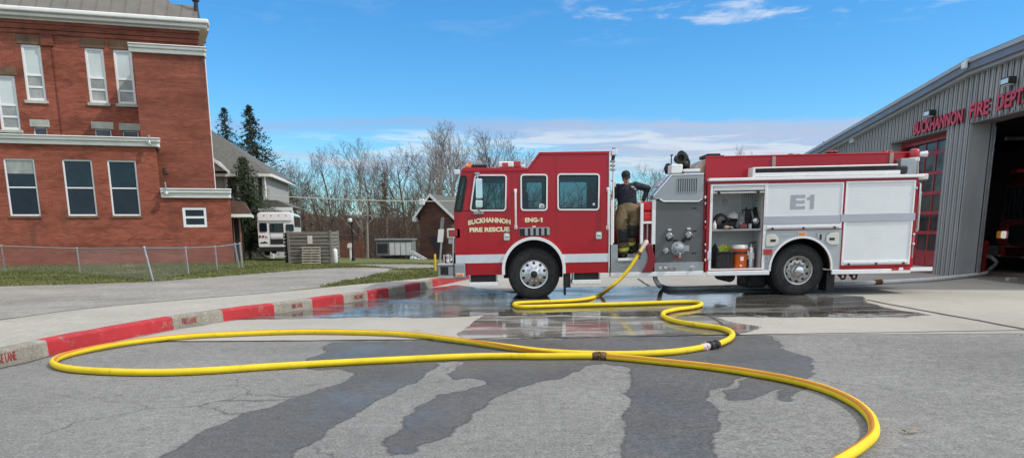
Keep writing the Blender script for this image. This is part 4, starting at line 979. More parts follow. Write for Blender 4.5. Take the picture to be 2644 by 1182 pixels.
# bollard and road sign beside the engine's nose
YD = 25.5; b_ = G(*Z3(1426, 1056), z=LZ); k_ = b_.y/F_/2.4
t = thing('bollard', 'yellow painted steel bollard on the grass edge', 'bollard', b_)
MB().lathe([(6.6*k_, -.1), (6.6*k_, 98*k_), (5.2*k_, 103*k_), (0, 105*k_)], (0, 0, 0), 'z', 14).build('pipe', 'yellow_paint', t, 50); MB().lathe([(10*k_, -.02), (10*k_, .03), (7*k_, .05)], (0, 0, 0), 'z', 14).build('footing', 'kerb_grey', t, 40)
GD = 21.0; b_ = at_depth(*Z3(1441, 1080), GD); t = thing('road_sign', 'leaning roadside post with narrow grey sign and white plate', 'sign', (b_.x, GD, LZ-.05)); k_ = GD/F_/2.4
tp = at_depth(*Z3(1474, 722), GD); lean = Vector((tp.x-b_.x, 0, tp.z-LZ+.05))
MB().tube([(0, 0, -.3), lean], .028, 6).build('post', 'galv', t, 40)
def signplate(name, a, b, mat_, dy):
    p, q = at_depth(*Z3(*a), GD+dy), at_depth(*Z3(*b), GD+dy); x0, x1, z0, z1 = p.x-b_.x, q.x-b_.x, q.z-LZ+.05, p.z-LZ+.05; sk = lean.x/lean.z*(z1-z0)
    MB().plate([round_poly([(x0, z0), (x1-sk, z0), (x1, z1), (x0+sk, z1)], .02)], dy-.012, dy).build(name, mat_, t)
signplate('narrow_sign', (1452, 724), (1484, 800), 'sign_back', -.035); signplate('plate', (1436, 796), (1482, 876), 'sign_white', -.05)
# overhead wires
mk('wire_pale', (.42, .39, .33), .7, 0, .1, 2); mk('wire_dark', (.05, .045, .04), .8, 0, .1, 2)
def wire(a, da, b, db, sag, r_, label, mt):
    p, q = at_depth(*a, da), at_depth(*b, db); pts = [p.lerp(q, k/16)-Vector((0, 0, sag*4*(k/16)*(1-k/16))) for k in range(17)]
    o = MB().tube([v-p for v in pts], r_, 5).build('overhead_wire', mt, None, 60); o.location = p; tag(o, label, 'wire')
wire(Z3(395, 588), 47.3, Z3(1548, 622), 60, .12, .032, 'pale overhead service cable from the grey house to the garage', 'wire_pale')
wire(Z3(540, 655), 63, Z3(1420, 700), 66, .3, .016, 'thin dark overhead wire low against the woods', 'wire_dark')
# ================================================================== bare trees
mk('bark', (.10, .078, .06), .95, 0, .3, 1.5, stretch=(1, 1, .2)); mk('twigs', (.115, .076, .055), .95, 0, .3, .35); mk('twigs_pale', (.185, .142, .115), .95, 0, .3, .35); mk('bark_pale', (.30, .27, .235), .9, 0, .3, 1.2)
mk('twigs_rust', (.115, .078, .056), .95, 0, .3, .35)
def grow_tree(seed, H, spread, kids=(9, 7, 5, 3), up=.35, first=.22):
    r = random.Random(seed); tr = MB(); cr = MB(); nl = len(kids)
    def branch(p, d, L, rad, lv):
        n = 6 if lv == 0 else 5 if lv < 2 else 3; pts = [p]; rs = [rad]; d = d.normalized(); dirs = [d]
        for i in range(n):
            w_ = .10 if lv == 0 else .22
            d = (d + Vector((r.uniform(-w_, w_), r.uniform(-w_, w_), r.uniform(-w_*.5, w_)+up*(.0 if lv == 0 else .32)))).normalized()
            p = p + d*L/n; pts.append(p); dirs.append(d); rs.append(max(.009, rad*(1-(i+1)/n*(.72 if lv == 0 else .8))))
        (tr if lv < 2 else cr).tube(pts, rs, 7 if lv == 0 else 4 if lv < 2 else 3, False)
        if lv >= nl: return
        k = kids[lv]
        for j in range(k):
            f = first + (1-first)*((j+r.random()*.7)/k) if lv == 0 else .2+.8*((j+r.random())/k)
            f = min(f, .99); i = int(f*n); t_ = f*n-i; q = pts[i].lerp(pts[i+1], t_)
            ax = dirs[i+1]; a = j*2.4+r.uniform(-.5, .5); u = ax.orthogonal().normalized(); v = ax.cross(u)
            ang = R(r.uniform(30, 58) if lv == 0 else r.uniform(25, 60))*spread
            nd = ax*math.cos(ang)+(u*math.cos(a)+v*math.sin(a))*math.sin(ang)
            ln = L*(.62-.34*f if lv == 0 else r.uniform(.40, .62)*(1.1-.4*f)); branch(q, nd, ln, max(.010, rs[i]*(.55 if lv == 0 else .6)), lv+1)
    branch(Vector((0, 0, -.6)), Vector((r.uniform(-.05, .05), r.uniform(-.05, .05), 1)), H*.86, H*.0145, 0)
    return tr, cr
protos = []
for i, (sd_, H, spd, bk, tw) in enumerate(((11, 15, 1.0, 'bark', 'twigs'), (23, 15, .85, 'bark_pale', 'twigs_pale'), (37, 15, 1.15, 'bark', 'twigs_rust'), (58, 15, .95, 'bark', 'twigs'), (71, 15, .75, 'bark_pale', 'twigs_pale'))):
    tr, cr = grow_tree(sd_, H, spd, (10, 8, 6, 3)); t = thing('bare_tree', 'leafless tree', 'tree', group='bare trees standing behind the lane and the engine')
    tr.build('trunk', bk, t, 60); cr.build('crown', tw, t); protos.append([t, False, max(q[2] for q in cr.v)])
def put_tree(px, ytop, d, kind, label, wide=1.0, rot=None):
    p = at_depth(px*1.0264, ytop*1.0264, d); zb = terrain(p.x, d); pr_ = protos[kind]; sc = (p.z-zb)/pr_[2]; rz = rnd.uniform(0, 6.28) if rot is None else rot
    if not pr_[1]: pr_[1] = True; o = pr_[0]; o.location = (p.x, d, zb); o.rotation_euler = (0, 0, rz); o.scale = (sc*wide, sc*wide, sc); o['label'] = label
    else: copy_tree(pr_[0], (p.x, d, zb), (0, 0, rz), (sc*wide, sc*wide, sc), label)
for a in ((708, 392, 84, 2, 'rust tinted bare tree just right of the grey house', 1.0), (752, 412, 92, 3, 'small bare tree above the white bus roof', 1.0),
          (835, 350, 78, 0, 'dark bare tree left of the pale tree, above the board enclosure', .95), (905, 336, 86, 1, 'pale tall bare tree above the street lamp', .95),
          (800, 392, 100, 3, 'faint bare tree behind, between bus and enclosure', 1.1), (962, 372, 104, 4, 'thin pale bare tree above the utility pole', 1.0),
          (1012, 360, 80, 2, 'spreading rust tinted bare tree above the plant unit', 1.15), (1062, 352, 96, 0, 'dark bare tree behind the garage, left of its ridge', 1.0),
          (1092, 305, 88, 4, 'tall pale bare tree above the garage gable', 1.0), (1150, 292, 84, 1, 'tallest pale bare tree, above the nose of the fire engine', 1.05),
          (1205, 322, 92, 3, 'bare tree above the windshield of the fire engine', 1.0), (1250, 312, 98, 0, 'bare tree above the front light bar of the engine', 1.0),
          (1318, 372, 110, 2, 'low bare tree left of the raised cab roof', .8), (1622, 405, 100, 3, 'bare tree right behind the firefighter', 1.0),
          (1668, 420, 112, 2, 'bare tree between firefighter and pump panel top', 1.0), (1745, 408, 108, 4, 'pale bare tree behind the deck gun', .8), (1857, 360, 130, 3, 'distant thin bare tree over the hose bed of the engine', .6),
          (672, 400, 96, 0, 'bare tree half behind the right hand spruce', 1.0), (930, 395, 112, 2, 'far rust tinted bare tree behind the lamp', 1.1), (1130, 350, 118, 2, 'far rust tinted bare tree behind the engine nose', 1.1), (1560, 470, 118, 0, 'low bare tree seen between cab and pump', 1.1)):
    put_tree(*a)
# evergreens
mk('needles', (.030, .045, .024), .9, 0, .35, .8); mk('needles_green', (.038, .058, .024), .9, 0, .35, .8); mk('needles_brown', (.085, .065, .035), .95, 0, .35, .8)
def spruce(px, ytop, ybase, d, half_px, label, mt, n_br, seed, taper=1.0, droop=.35, dens=10, gappy=.0):
    r = random.Random(seed); p = at_depth(px*1.0264, ytop*1.0264, d); zb = at_depth(px*1.0264, ybase*1.0264, d).z; H = p.z-zb; Rm = half_px*1.0264*d/F_
    t = thing('spruce_tree', label, 'tree', (p.x, d, zb)); m = MB(); MB().tube([(0, 0, -1.2), (.05, 0, H*.5), (0, 0, H*.98)], [H*.018, H*.011, .03], 7).build('trunk', 'bark', t, 60)
    for k in range(n_br):
        f = (k+r.random())/n_br; z = H*(.06+.93*f); L = Rm*((1-f)**taper)*r.uniform(.55, 1.1)+.15; a = r.uniform(0, 6.28)
        if r.random() < gappy: L *= .45
        dv = Vector((math.cos(a), math.sin(a), 0)); nseg = max(2, int(L*dens*.5)); 
        for j in range(nseg):
            u = (j+.6)/nseg; c = dv*L*u + Vector((0, 0, z - droop*L*u*u*1.0 + .25*L*max(0, u-.75)))
            for q in range(9):
                s = r.uniform(.06, .17)*(1.25-.55*u)*(H/9); o = Vector((r.uniform(-1, 1), r.uniform(-1, 1), r.uniform(-.8, .3)))*.16*(H/9)
                e1 = (dv*r.uniform(.3, 1)+Vector((r.uniform(-1, 1), r.uniform(-1, 1), r.uniform(-.9, .3)))).normalized()*s*1.5; e2 = e1.cross(Vector((r.uniform(-1, 1), r.uniform(-1, 1), r.uniform(-1, 1)))).normalized()*s*.38
                b = c+o; m.geo([b-e2, b+e2, b+e1], [(0, 1, 2)])
    m.build('crown', mt, t)
spruce(562, 268, 470, 66, 112, 'dark tall spruce behind the roof, close to the brick tower', 'needles', 260, 3, .95, .45, 6, .25)
spruce(626, 262, 560, 64, 165, 'dark tall gappy spruce right of the house roof', 'needles', 300, 9, .95, .5, 6, .35)
spruce(610, 392, 640, 43.5, 118, 'dense green conifer in front of the grey house', 'needles_green', 420, 15, .70, .3, 9, .05)
spruce(966, 430, 600, 92, 34, 'brownish conifer standing among the bare woods', 'needles_brown', 150, 21, .5, .2, 5, .1)
spruce(1110, 455, 600, 96, 40, 'dull brown conifer close to the garage ridge', 'needles_brown', 150, 27, .5, .2, 5, .1)
# far undergrowth (uncountable)
def thicket(name, x0, x1, d0, d1, n, h0, h1, mt, seed):
    r = random.Random(seed); m = MB()
    for _ in range(n):
        y = r.uniform(d0, d1); x = r.uniform(x0, x1)*y/100; z = terrain(x, y)-.3; h = r.uniform(h0, h1); b = Vector((x, y, z)); top = b+Vector((r.uniform(-.8, .8), r.uniform(-.5, .5), h))
        m.tube([b, b.lerp(top, .5)+Vector((r.uniform(-.2, .2), 0, 0)), top], [.06, .04, .012], 3, False)
        for k in range(13):
            f = r.uniform(.15, .97); q = b.lerp(top, f); L = h*r.uniform(.12, .32)*(1.2-f*.6); a = r.uniform(0, 6.28); e = q+Vector((math.cos(a)*L*.7, math.sin(a)*L*.7, L*r.uniform(.4, .9))); m.tube([q, e], [.022, .010], 3, False)
            for _k in range(2): g_ = q.lerp(e, r.uniform(.3, .8)); a += r.uniform(-1, 1); m.tube([g_, g_+Vector((math.cos(a)*L*.35, math.sin(a)*L*.35, L*r.uniform(.2, .5)))], [.014, .008], 3, False)
    o = m.build(name, mt); o['kind'] = 'stuff'
thicket('bare_thicket', -36, 14, 88, 128, 800, 3.5, 9.5, 'twigs_rust', 4); thicket('bare_thicket', -34, -6, 68, 92, 280, 2.0, 5.5, 'twigs', 5)
thicket('bare_thicket', 14, 44, 100, 128, 200, 3, 6, 'twigs', 6)
# ================================================================== fire station on the right
mk('steel_wall', (.45, .465, .465), .55, .25, .06, .6, dirt=.25, dirtcol=(.17, .175, .18), stretch=(1, 1, .35)); mk('steel_trim', (.20, .225, .27), .5, .25, .06, .8); mk('steel_edge', (.44, .46, .48), .5, .3, .06, .8)
mk('soffit', (.16, .15, .145), .8, 0, .1, 2); mk('door_red', (.36, .02, .028), .45, 0, .12, 1.5, coat=.2); mk('letter_red', (.60, .02, .04), .4, 0, .08, 3, coat=.2); mk('letter_side', (.12, .012, .02), .5, 0, .1, 3)
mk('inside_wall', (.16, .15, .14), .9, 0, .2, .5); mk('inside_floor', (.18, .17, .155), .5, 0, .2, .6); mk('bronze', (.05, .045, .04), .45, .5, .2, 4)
pane_mat('pane_bay', (.02, .025, .03), (.07, .075, .075), .6, .04)
pA = G(2417, 708.5); yawS = R(-93.2); S = frame(pA.x, pA.y, pA.z, yawS)
sfar, _ = S.at(*Z8(52, 530)); o_ = S.m @ Vector((sfar, 0, 0)); S = frame(o_.x, o_.y, gz(o_.x), yawS)
sta = thing('fire_station', 'grey ribbed metal fire station with red letters and two engine bays', 'building', S.m.translation, (0, 0, yawS))
ss = lambda z, x, y, off=0.0: S.at(*z(x, y), off)
r0 = ss(Z8, 50, 526, -.3); r1 = ss(Z8, 989, 24, -.3); slope = (r1[1]-r0[1])/(r1[0]-r0[0])
wall0 = r0[1]-.42
SN = ss(Z8, 960, 1075)[0]+2.0; PK, zPK = ss(Z8, 733, 130, -.3); slope = (zPK-r0[1])/(PK-r0[0]); slope2 = (r1[1]-zPK)/(r1[0]-PK)   # near end of the front, ridge
def topz_(s): return r0[1]+slope*(s-r0[0]) if s < PK else zPK+slope2*(s-PK)
dr, dtop = ss(Z8, 660, 437); dr2 = ss(Z8, 601, 1062)[0]; dr = (dr+dr2)/2; dl = dr-3.6
nl_, ntop = ss(Z8, 766, 398); nl2 = ss(Z8, 690, 1066)[0]; nl_ = (nl_+nl2)/2; nr = max(ss(Z8, 960, 1075)[0], nl_+3.3); dtop = ntop = (dtop+ntop)/2
print('STATION', sfar, r0, r1, slope, 'doors', dl, dr, nl_, nr, dtop, 'end', SN)
# ribbed sheet: trapezoid ribs
m = MB(); s = 0.0; pitch = .25
def zbot(s): return dtop if (dl < s < dr or nl_ < s < nr) else -.15
cuts = sorted([0, SN, dl, dr, nl_, nr])
def rib(s):
    f = (s/pitch) % 1.0
    return 0.0 if f < .62 else -.065*min(1, (f-.62)/.05) if f < .84 else -.05*max(0, 1-(f-.84)/.08) if f < .89 else 0.0
bp = []
k = 0
while k*pitch < SN:
    for f in (0, .62, .67, .84, .89): 
        v_ = (k+f)*pitch
        if v_ < SN: bp.append(v_)
    k += 1
bp = sorted(set([round(v_, 4) for v_ in bp+cuts]))
for a, b in zip(bp, bp[1:]):
    zb = zbot((a+b)/2); m.geo([(a, rib(a+1e-5), zb), (b, rib(b-1e-5), zb), (b, rib(b-1e-5), topz_(b)-.30), (a, rib(a+1e-5), topz_(a)-.30)], [(0, 1, 2, 3)])
m.build('wall', 'steel_wall', sta)
m = MB()                                                           # side wall, jambs and returns
m.geo([(SN, 0, -.15), (SN, 18, -.15), (SN, 18, topz_(SN)-.3), (SN, 0, topz_(SN)-.3)], [(0, 1, 2, 3)]); m.geo([(0, 0, -.15), (0, 18, -.15), (0, 18, wall0), (0, 0, wall0)], [(3, 2, 1, 0)])
JD = .48
m.build('side_wall', 'steel_wall', sta)
for s_ in (dl, dr, nl_, nr): MB().box(s_-.012, s_+.012, -.04, JD, -.15, dtop+.012).build('door_jamb', 'steel_wall', sta)
m = MB().box(dl-.012, dr+.012, -.05, JD, dtop-.012, dtop+.06).box(nl_-.012, nr+.012, -.05, JD, dtop-.012, dtop+.06); m.build('door_head', 'soffit', sta)
m = MB()                                                           # fascia in three bands along the rake
def rake(off0, off1, za, zb, m):
    for a, b in ((-.35, PK), (PK, SN+.3)):
        ta, tb = topz_(a), topz_(b)
        v = [(a, off0, ta-zb), (b, off0, tb-zb), (b, off1, tb-zb), (a, off1, ta-zb), (a, off0, ta-za), (b, off0, tb-za), (b, off1, tb-za), (a, off1, ta-za)]
        m.geo(v, [(0, 3, 2, 1), (4, 5, 6, 7), (0, 1, 5, 4), (1, 2, 6, 5), (2, 3, 7, 6), (3, 0, 4, 7)])
rake(-.34, .1, 0, .10, m); m.build('rake_cap', 'steel_edge', sta); m = MB(); rake(-.30, .1, .101, .28, m); m.build('fascia', 'steel_trim', sta)
m = MB(); rake(-.20, .1, .281, .36, m); m.build('rake_trim', 'steel_edge', sta); m = MB(); rake(-.26, 19, -.02, .04, m); m.xform(Matrix.Translation((0, 0, .03))); m.build('roof', 'steel_trim', sta)
m = MB().box(-.34, -.05, -.25, 18, topz_(0)-.32, topz_(0)-.06, .03); m.build('gutter', 'steel_edge', sta)
# interior
mk('tube_lit', (.8, .8, .8), .4, 0, .02, 5, emit=(1, .97, .9, 9.0))
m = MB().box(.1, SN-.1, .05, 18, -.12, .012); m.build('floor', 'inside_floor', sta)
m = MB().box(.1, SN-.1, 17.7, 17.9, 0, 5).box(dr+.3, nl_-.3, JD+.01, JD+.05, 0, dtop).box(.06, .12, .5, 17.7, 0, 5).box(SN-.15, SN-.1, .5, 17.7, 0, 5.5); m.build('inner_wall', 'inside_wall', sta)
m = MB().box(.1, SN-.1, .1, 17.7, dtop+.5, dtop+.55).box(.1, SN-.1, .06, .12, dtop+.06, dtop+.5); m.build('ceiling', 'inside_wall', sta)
m = MB()
for k in range(5): m.box(nl_-.5, nr+.2, 1.2+k*2.6, 1.35+k*2.6, dtop+.1, dtop+.3)
for k in range(2): m.box(nl_+.5+k*1.9, nl_+.6+k*1.9, .6, 14, dtop-.5, dtop-.42)
m.build('roof_beam', 'bronze', sta)
m = MB()
for k in range(3): m.tube([(nl_+.12, .55, .1), (nl_+.12, .55, dtop-.1)], .02, 6)
m.box(nl_+.02, nl_+.1, JD+.02, JD+.07, 0, dtop); m.build('door_track', 'galv', sta)
for k in range(3): MB().box(nl_+.9, nl_+2.3, 3+k*3.5, 3.25+k*3.5, dtop-.08, dtop-.02, .01).build('ceiling_lamp', 'tube_lit', sta)
# closed glazed bay door
d0 = .40; dw = dr-dl; cols, nrow = 5, 7; rh = (dtop+.1)/nrow
outs = [[(dl+.01, .0), (dr-.01, .0), (dr-.01, dtop-.01), (dl+.01, dtop-.01)]]; cells = []
for j in range(1, nrow):
    for i in range(cols):
        a = dl+.10+(dw-.2)*i/cols+.03; b = dl+.10+(dw-.2)*(i+1)/cols-.03; c0, c1 = j*rh+.05, min((j+1)*rh-.05, dtop-.12)
        cells.append((a, b, c0, c1)); outs.append(hole((a, b, c0, c1)))
door = MB().plate(outs, d0, d0+.05).build('bay_door', 'door_red', sta)
for c_ in cells: MB().box(c_[0]-.02, c_[1]+.02, d0+.02, d0+.032, c_[2]-.02, c_[3]+.02).build('pane', 'pane_bay', door)
m = MB()
for i in range(cols): a = dl+.14+(dw-.2)*i/cols; m.box(a, a+dw/cols-.12, d0-.012, d0-.002, .08, rh-.1, .005)
m.build('door_panel', 'door_red', door)
MB().box(dr-.13, dr-.013, d0-.10, d0-.003, 0, dtop-.015).box(dl+.013, dl+.13, d0-.10, d0-.003, 0, dtop-.015).box(dl+.131, dr-.131, d0-.10, d0-.003, dtop-.16, dtop-.015).build('door_frame', 'door_red', sta)
# red lettering
def word(txt, xa, xb, ytop, ybot):
    xm = (xa+xb)/2; s0 = S.at(*Z8(xa, 400), -.06)[0]; s1 = S.at(*Z8(xb, 400), -.06)[0]
    zt = S.at(*Z8(xm, ytop), -.06)[1]; zb = S.at(*Z8(xm, ybot), -.06)[1]
    return txt, s0, s1, zb, zt
ws = [word('BUCKHANNON', 515, 724, 370, 435), word('FIRE', 753, 836, 308, 372), word('DEPT.', 869, 986, 252, 330)]
zbm = sum(w_[3] for w_ in ws)/3; hm = sum(w_[4]-w_[3] for w_ in ws)/3
print('WORDS', ws)
for txt, s0, s1, zb, zt in ws:
    v, f = text_geo(txt, hm*.92, .05, .034, s1-s0)
    mm = MB().geo(v, f); mm.xform(Matrix.Translation(((s0+s1)/2, -.055, zbm*.5+zb*.5)))
    for i, q in enumerate(mm.f):
        ys = [mm.v[k][1] for k in q]; mm.mi[i] = 0 if max(ys)-min(ys) < 1e-4 else 1
    mm.build('sign_lettering', ['letter_red', 'letter_side'], sta)
def flood(zx, zy, sc, off=-.05):
    x, z = S.at(*Z8(zx, zy), off-.2); m = MB()
    m.prism([(-.28*sc+x, z-.05*sc), (.28*sc+x, z-.05*sc), (.28*sc+x, z+.2*sc), (-.28*sc+x, z+.2*sc)], 'y', off-.36*sc, off-.05).box(x-.08, x+.08, off-.05, .0, z-.02, z+.1)
    f_ = m.build('floodlight', 'bronze', sta); MB().box(x-.25*sc, x+.25*sc, off-.34*sc, off-.08, z-.11*sc, z-.052*sc, .02).box(x-.24*sc, x+.24*sc, off-.375*sc, off-.362*sc, z-.03*sc, z+.15*sc).build('lens', 'lamp_clear', f_)
flood(566, 368, .62); flood(908, 228, .62)
x, z = ss(Z8, 728, 145, -.4); m = MB().box(x-.08, x+.08, -.44, -.345, z-.12, z+.05, .02).box(x-.02, x+.14, -.40, -.37, z+.051, z+.09, .01); m.build('eaves_lamp', 'white_paint', sta)
x, z = ss(Z8, 238, 478, -.1); MB().box(x-.18, x+.18, -.16, -.03, z-.1, z+.12, .03).build('wall_lamp', 'can_grey', sta)
x, z = ss(Z8, 975, 230, -.05); 
# sensor block on the ground by the near jamb
p = G(*Z8(934, 1094)); tag(MB().box(-.12, .12, -.07, .07, 0, .09, .015).build('kerb_block', 'sidewalk'), 'small pale block on the floor by the open bay', 'block').location = p
# standpipe
mk('pipe_red', (.42, .02, .03), .4, 0, .1, 4, coat=.3)
p = G(*Z8(806, 1052)); kS = p.y/F_/1.6935
sp = thing('standpipe', 'red upright standpipe just inside the open bay', 'standpipe', p); hS = 130*kS
MB().lathe([(18*kS, -.05), (18*kS, .05), (13*kS, .07), (13*kS, hS*.9), (15*kS, hS*.92), (15*kS, hS), (0, hS+.02)], (0, 0, 0), 'z', 18).build('pipe', 'pipe_red', sp, 40)
MB().tube([(0, 0, hS*.5), (.12, -.10, hS*.5)], .06, 10).lathe([(.075, 0), (.075, .08)], (.12, -.12, hS*.5-.04), 'z', 12).build('outlet', 'galv', sp, 40)
# engine parked inside
pI = S.m @ Vector((ss(Z8, 955, 1000, 2.6)[0]-.1, 2.6, 0))
eng = thing('parked_engine', 'dark red fire engine parked nose out inside the open bay', 'fire engine', (pI.x, pI.y, gz(12.6)+.02), (0, 0, yawS)); hw = 1.2
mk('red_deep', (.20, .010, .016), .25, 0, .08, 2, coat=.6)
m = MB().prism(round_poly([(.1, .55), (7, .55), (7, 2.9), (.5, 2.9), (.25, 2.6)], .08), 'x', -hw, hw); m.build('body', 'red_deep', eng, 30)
f_ = MB().box(-hw+.15, hw-.15, .155, .24, 1.55, 2.5, .03).build('windshield', 'pane_dark', eng)
m = MB().box(-hw-.02, hw+.02, -.45, .09, .45, .78, .04); m.build('bumper', 'chrome', eng)
MB().box(-.55, .55, .05, .098, .85, 1.35, .02).build('grille', 'black_plastic', eng)
mk('head_lit', (.8, .8, .78), .2, 0, .02, 5, emit=(1, .96, .88, .5)); mk('amber_lit', (.8, .35, .05), .3, 0, .02, 5, emit=(1, .45, .08, .15))
for sx in (-1, 1):
    for k, (dx, mt) in enumerate(((.78, 'head_lit'), (1.02, 'amber_lit'))): MB().box(sx*dx-.1, sx*dx+.1, .03, .098, .98, 1.2, .03).build('headlamp', mt, eng)
    MB().box(sx*.9-.2, sx*.9+.2, .2, .6, 2.905, 3.05, .04).build('beacon', 'lamp_red', eng)
    for yy in (1.6, 5.4): MB().lathe([(0, -.15), (.42, -.15), (.5, -.1), (.5, .1), (.42, .15), (0, .15)], (sx*1.0, yy, .5), 'x', 22).build('wheel', 'rubber', eng, 40)
# ================================================================== the fire engine
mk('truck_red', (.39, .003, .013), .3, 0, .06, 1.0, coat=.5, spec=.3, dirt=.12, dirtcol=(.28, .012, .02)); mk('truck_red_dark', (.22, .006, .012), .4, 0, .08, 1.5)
mk('trim_white', (.82, .81, .80), .3, .1, .04, 3); mk('rollup_white', (.72, .73, .73), .38, .15, .04, 1.5, dirt=.15, dirtcol=(.5, .5, .49)); mk('band_grey', (.42, .43, .47), .35, .1, .05, 2)
mk('band_silver', (.62, .66, .70), .3, .1, .08, 3); mk('panel_grey', (.115, .118, .12), .5, .2, .06, 2.5, dirt=.15, dirtcol=(.16, .16, .16)); mk('panel_alu', (.36, .375, .385), .38, .55, .08, 2, dirt=.2, dirtcol=(.25, .25, .25))
mk('tread_plate', (.38, .39, .40), .35, .7, .15, 30, .5, 60); mk('fender_grey', (.42, .44, .455), .4, .3, .05, 2); mk('beige_plastic', (.62, .60, .54), .45, 0, .05, 4); mk('gold_leaf', (.88, .76, .48), .35, .2, .1, 20)
mk('tyre', (.020, .020, .021), .8, 0, .25, 8, .3, 50, dirt=.4, dirtcol=(.05, .048, .045)); mk('rim_alu', (.66, .66, .665), .20, .95, .06, 6); mk('rim_old', (.52, .50, .47), .35, .8, .15, 6, dirt=.3, dirtcol=(.25, .22, .19))
mk('tow_dark', (.06, .008, .01), .6, .2, .2, 6); mk('seat_dark', (.035, .035, .04), .85, 0, .2, 5); mk('comp_grey', (.60, .60, .58), .7, 0, .1, 2, dirt=.3, dirtcol=(.2, .2, .19)); mk('vinyl_red', (.60, .02, .03), .5, 0, .12, 5, .4, 12); mk('olive_dark', (.022, .026, .020), .55, .2, .3, 5)
mk('tan_panel', (.36, .30, .25), .6, 0, .1, 2); mk('text_dark', (.03, .012, .012), .5, 0, .1, 5); mk('decal_grey', (.36, .37, .40), .4, .1, .04, 4); mk('screen_white', (.8, .8, .8), .4, 0, .03, 4)
mk_glass('cab_glass', (.58, .68, .70), .8, 1.45, .02); mk('cap_metal', (.42, .42, .42), .3, .9, .2, 12, dirt=.4, dirtcol=(.15, .15, .15)); mk('rubber_black', (.012, .012, .013), .6, 0, .2, 5)
pT = G(*Z5(730, 1080)); TILT = .0125
T = frame(pT.x, pT.y, pT.z, 0.0, -math.atan(TILT)); TM = T.m
truck = thing('fire_engine', 'red fire engine lettered BUCKHANNON FIRE RESCUE with white shutters, parked side on', 'fire engine', TM.translation, (0, -math.atan(TILT), 0))
P5 = lambda x, y, off=0.0: T.at(*Z5(x, y), off)
P6 = lambda x, y, off=0.0: T.at(*Z6(x, y), off)
P7 = lambda x, y, off=0.0: T.at(*Z7(x, y), off)
def RR(fn, a, b, off=0.0): p, q = fn(*a, off), fn(*b, off); return min(p[0], q[0]), max(p[0], q[0]), min(p[1], q[1]), max(p[1], q[1])
WD = 2.44
def cabp(*pts): return [P5(*p) for p in pts]
def bevelmod(o, w=.012, seg=2):
    b = o.modifiers.new('bevel', 'BEVEL'); b.width = w; b.segments = seg; b.limit_method = 'ANGLE'; b.angle_limit = R(40); b.use_clamp_overlap = True
    return o
# ---- cab shell
ac = P5(728, 876); ar = (P5(944, 876)[0]-P5(512, 876)[0])/2-.055; wbot = P5(945, 905)[1]
acx = ac[0]; arc = [(acx+ar*math.cos(R(a)), ac[1]+ar*math.sin(R(a))) for a in range(0, 181, 9)]
uF, uRr = P5(198, 700)[0], P5(1241, 500)[0]
wR = P5(1000, 84)[1]; 
top = cabp((238, 206), (252, 190), (688, 192), (764, 86)); top = [(a, b) for a, b in top] + [(uRr, wR)]
out = [P5(270, 840)[:2], (uF, P5(200, 838)[1]), (uF-.012, P5(192, 490)[1])] + top + [(uRr, wbot), (acx+ar, wbot)] + arc + [(acx-ar, wbot), (P5(270, 905)[0], wbot)]
def wpoly(pts, r): return round_poly(cabp(*pts), r, 5)
wins = {'wrap': wpoly([(232, 243), (268, 243), (279, 268), (246, 480), (232, 491), (188, 488)], .05),
        'front': wpoly([(330, 238), (546, 238), (541, 483), (296, 483)], .075), 'mid': wpoly([(639, 235), (822, 235), (820, 481), (641, 481)], .075), 'rear': wpoly([(888, 231), (1174, 231), (1170, 478), (890, 478)], .075)}
holes = [offset_poly(w_, .022) for w_ in wins.values()]
for y0, y1 in ((0, .05), (WD-.05, WD)):
    bevelmod(MB().plate([out]+holes, y0, y1).build('cab_side', 'truck_red', truck), .014)
# roof, front, back skins across the width
def skin(name, line, mat_, th=.04, y0=.05, y1=WD-.05):
    m = MB()
    for a, b in zip(line, line[1:]):
        d = (Vector(b)-Vector(a)).normalized(); nn = Vector((d.y, -d.x))*th
        m.prism([a, b, (b[0]+nn.x, b[1]+nn.y), (a[0]+nn.x, a[1]+nn.y)], 'y', y0, y1)
    return m.build(name, mat_, truck)
fr0, fr1 = (uF-.012, P5(192, 490)[1]), top[0]
lerp2 = lambda a, b, t: (a[0]+(b[0]-a[0])*t, a[1]+(b[1]-a[1])*t)
skin('cab_roof', [lerp2(fr0, fr1, .86)]+top, 'truck_red', .05); skin('cab_front', [(uF, P5(200, 838)[1]), fr0, lerp2(fr0, fr1, .06)], 'truck_red', .05)
MB().box(uRr-.045, uRr-.004, .05, WD-.05, wbot, wR-.05).build('cab_back', 'truck_red', truck)
a, b = lerp2(fr0, fr1, .06), lerp2(fr0, fr1, .86)
MB().prism([a, b, (b[0]+.012, b[1]), (a[0]+.012, a[1])], 'y', .05, WD-.05).build('windshield', 'cab_glass', truck); MB().prism([(a[0]-.004, a[1]), (b[0]-.004, b[1]), (b[0]+.02, b[1]), (a[0]+.02, a[1])], 'y', WD/2-.03, WD/2+.03).build('windshield_post', 'rubber_black', truck)
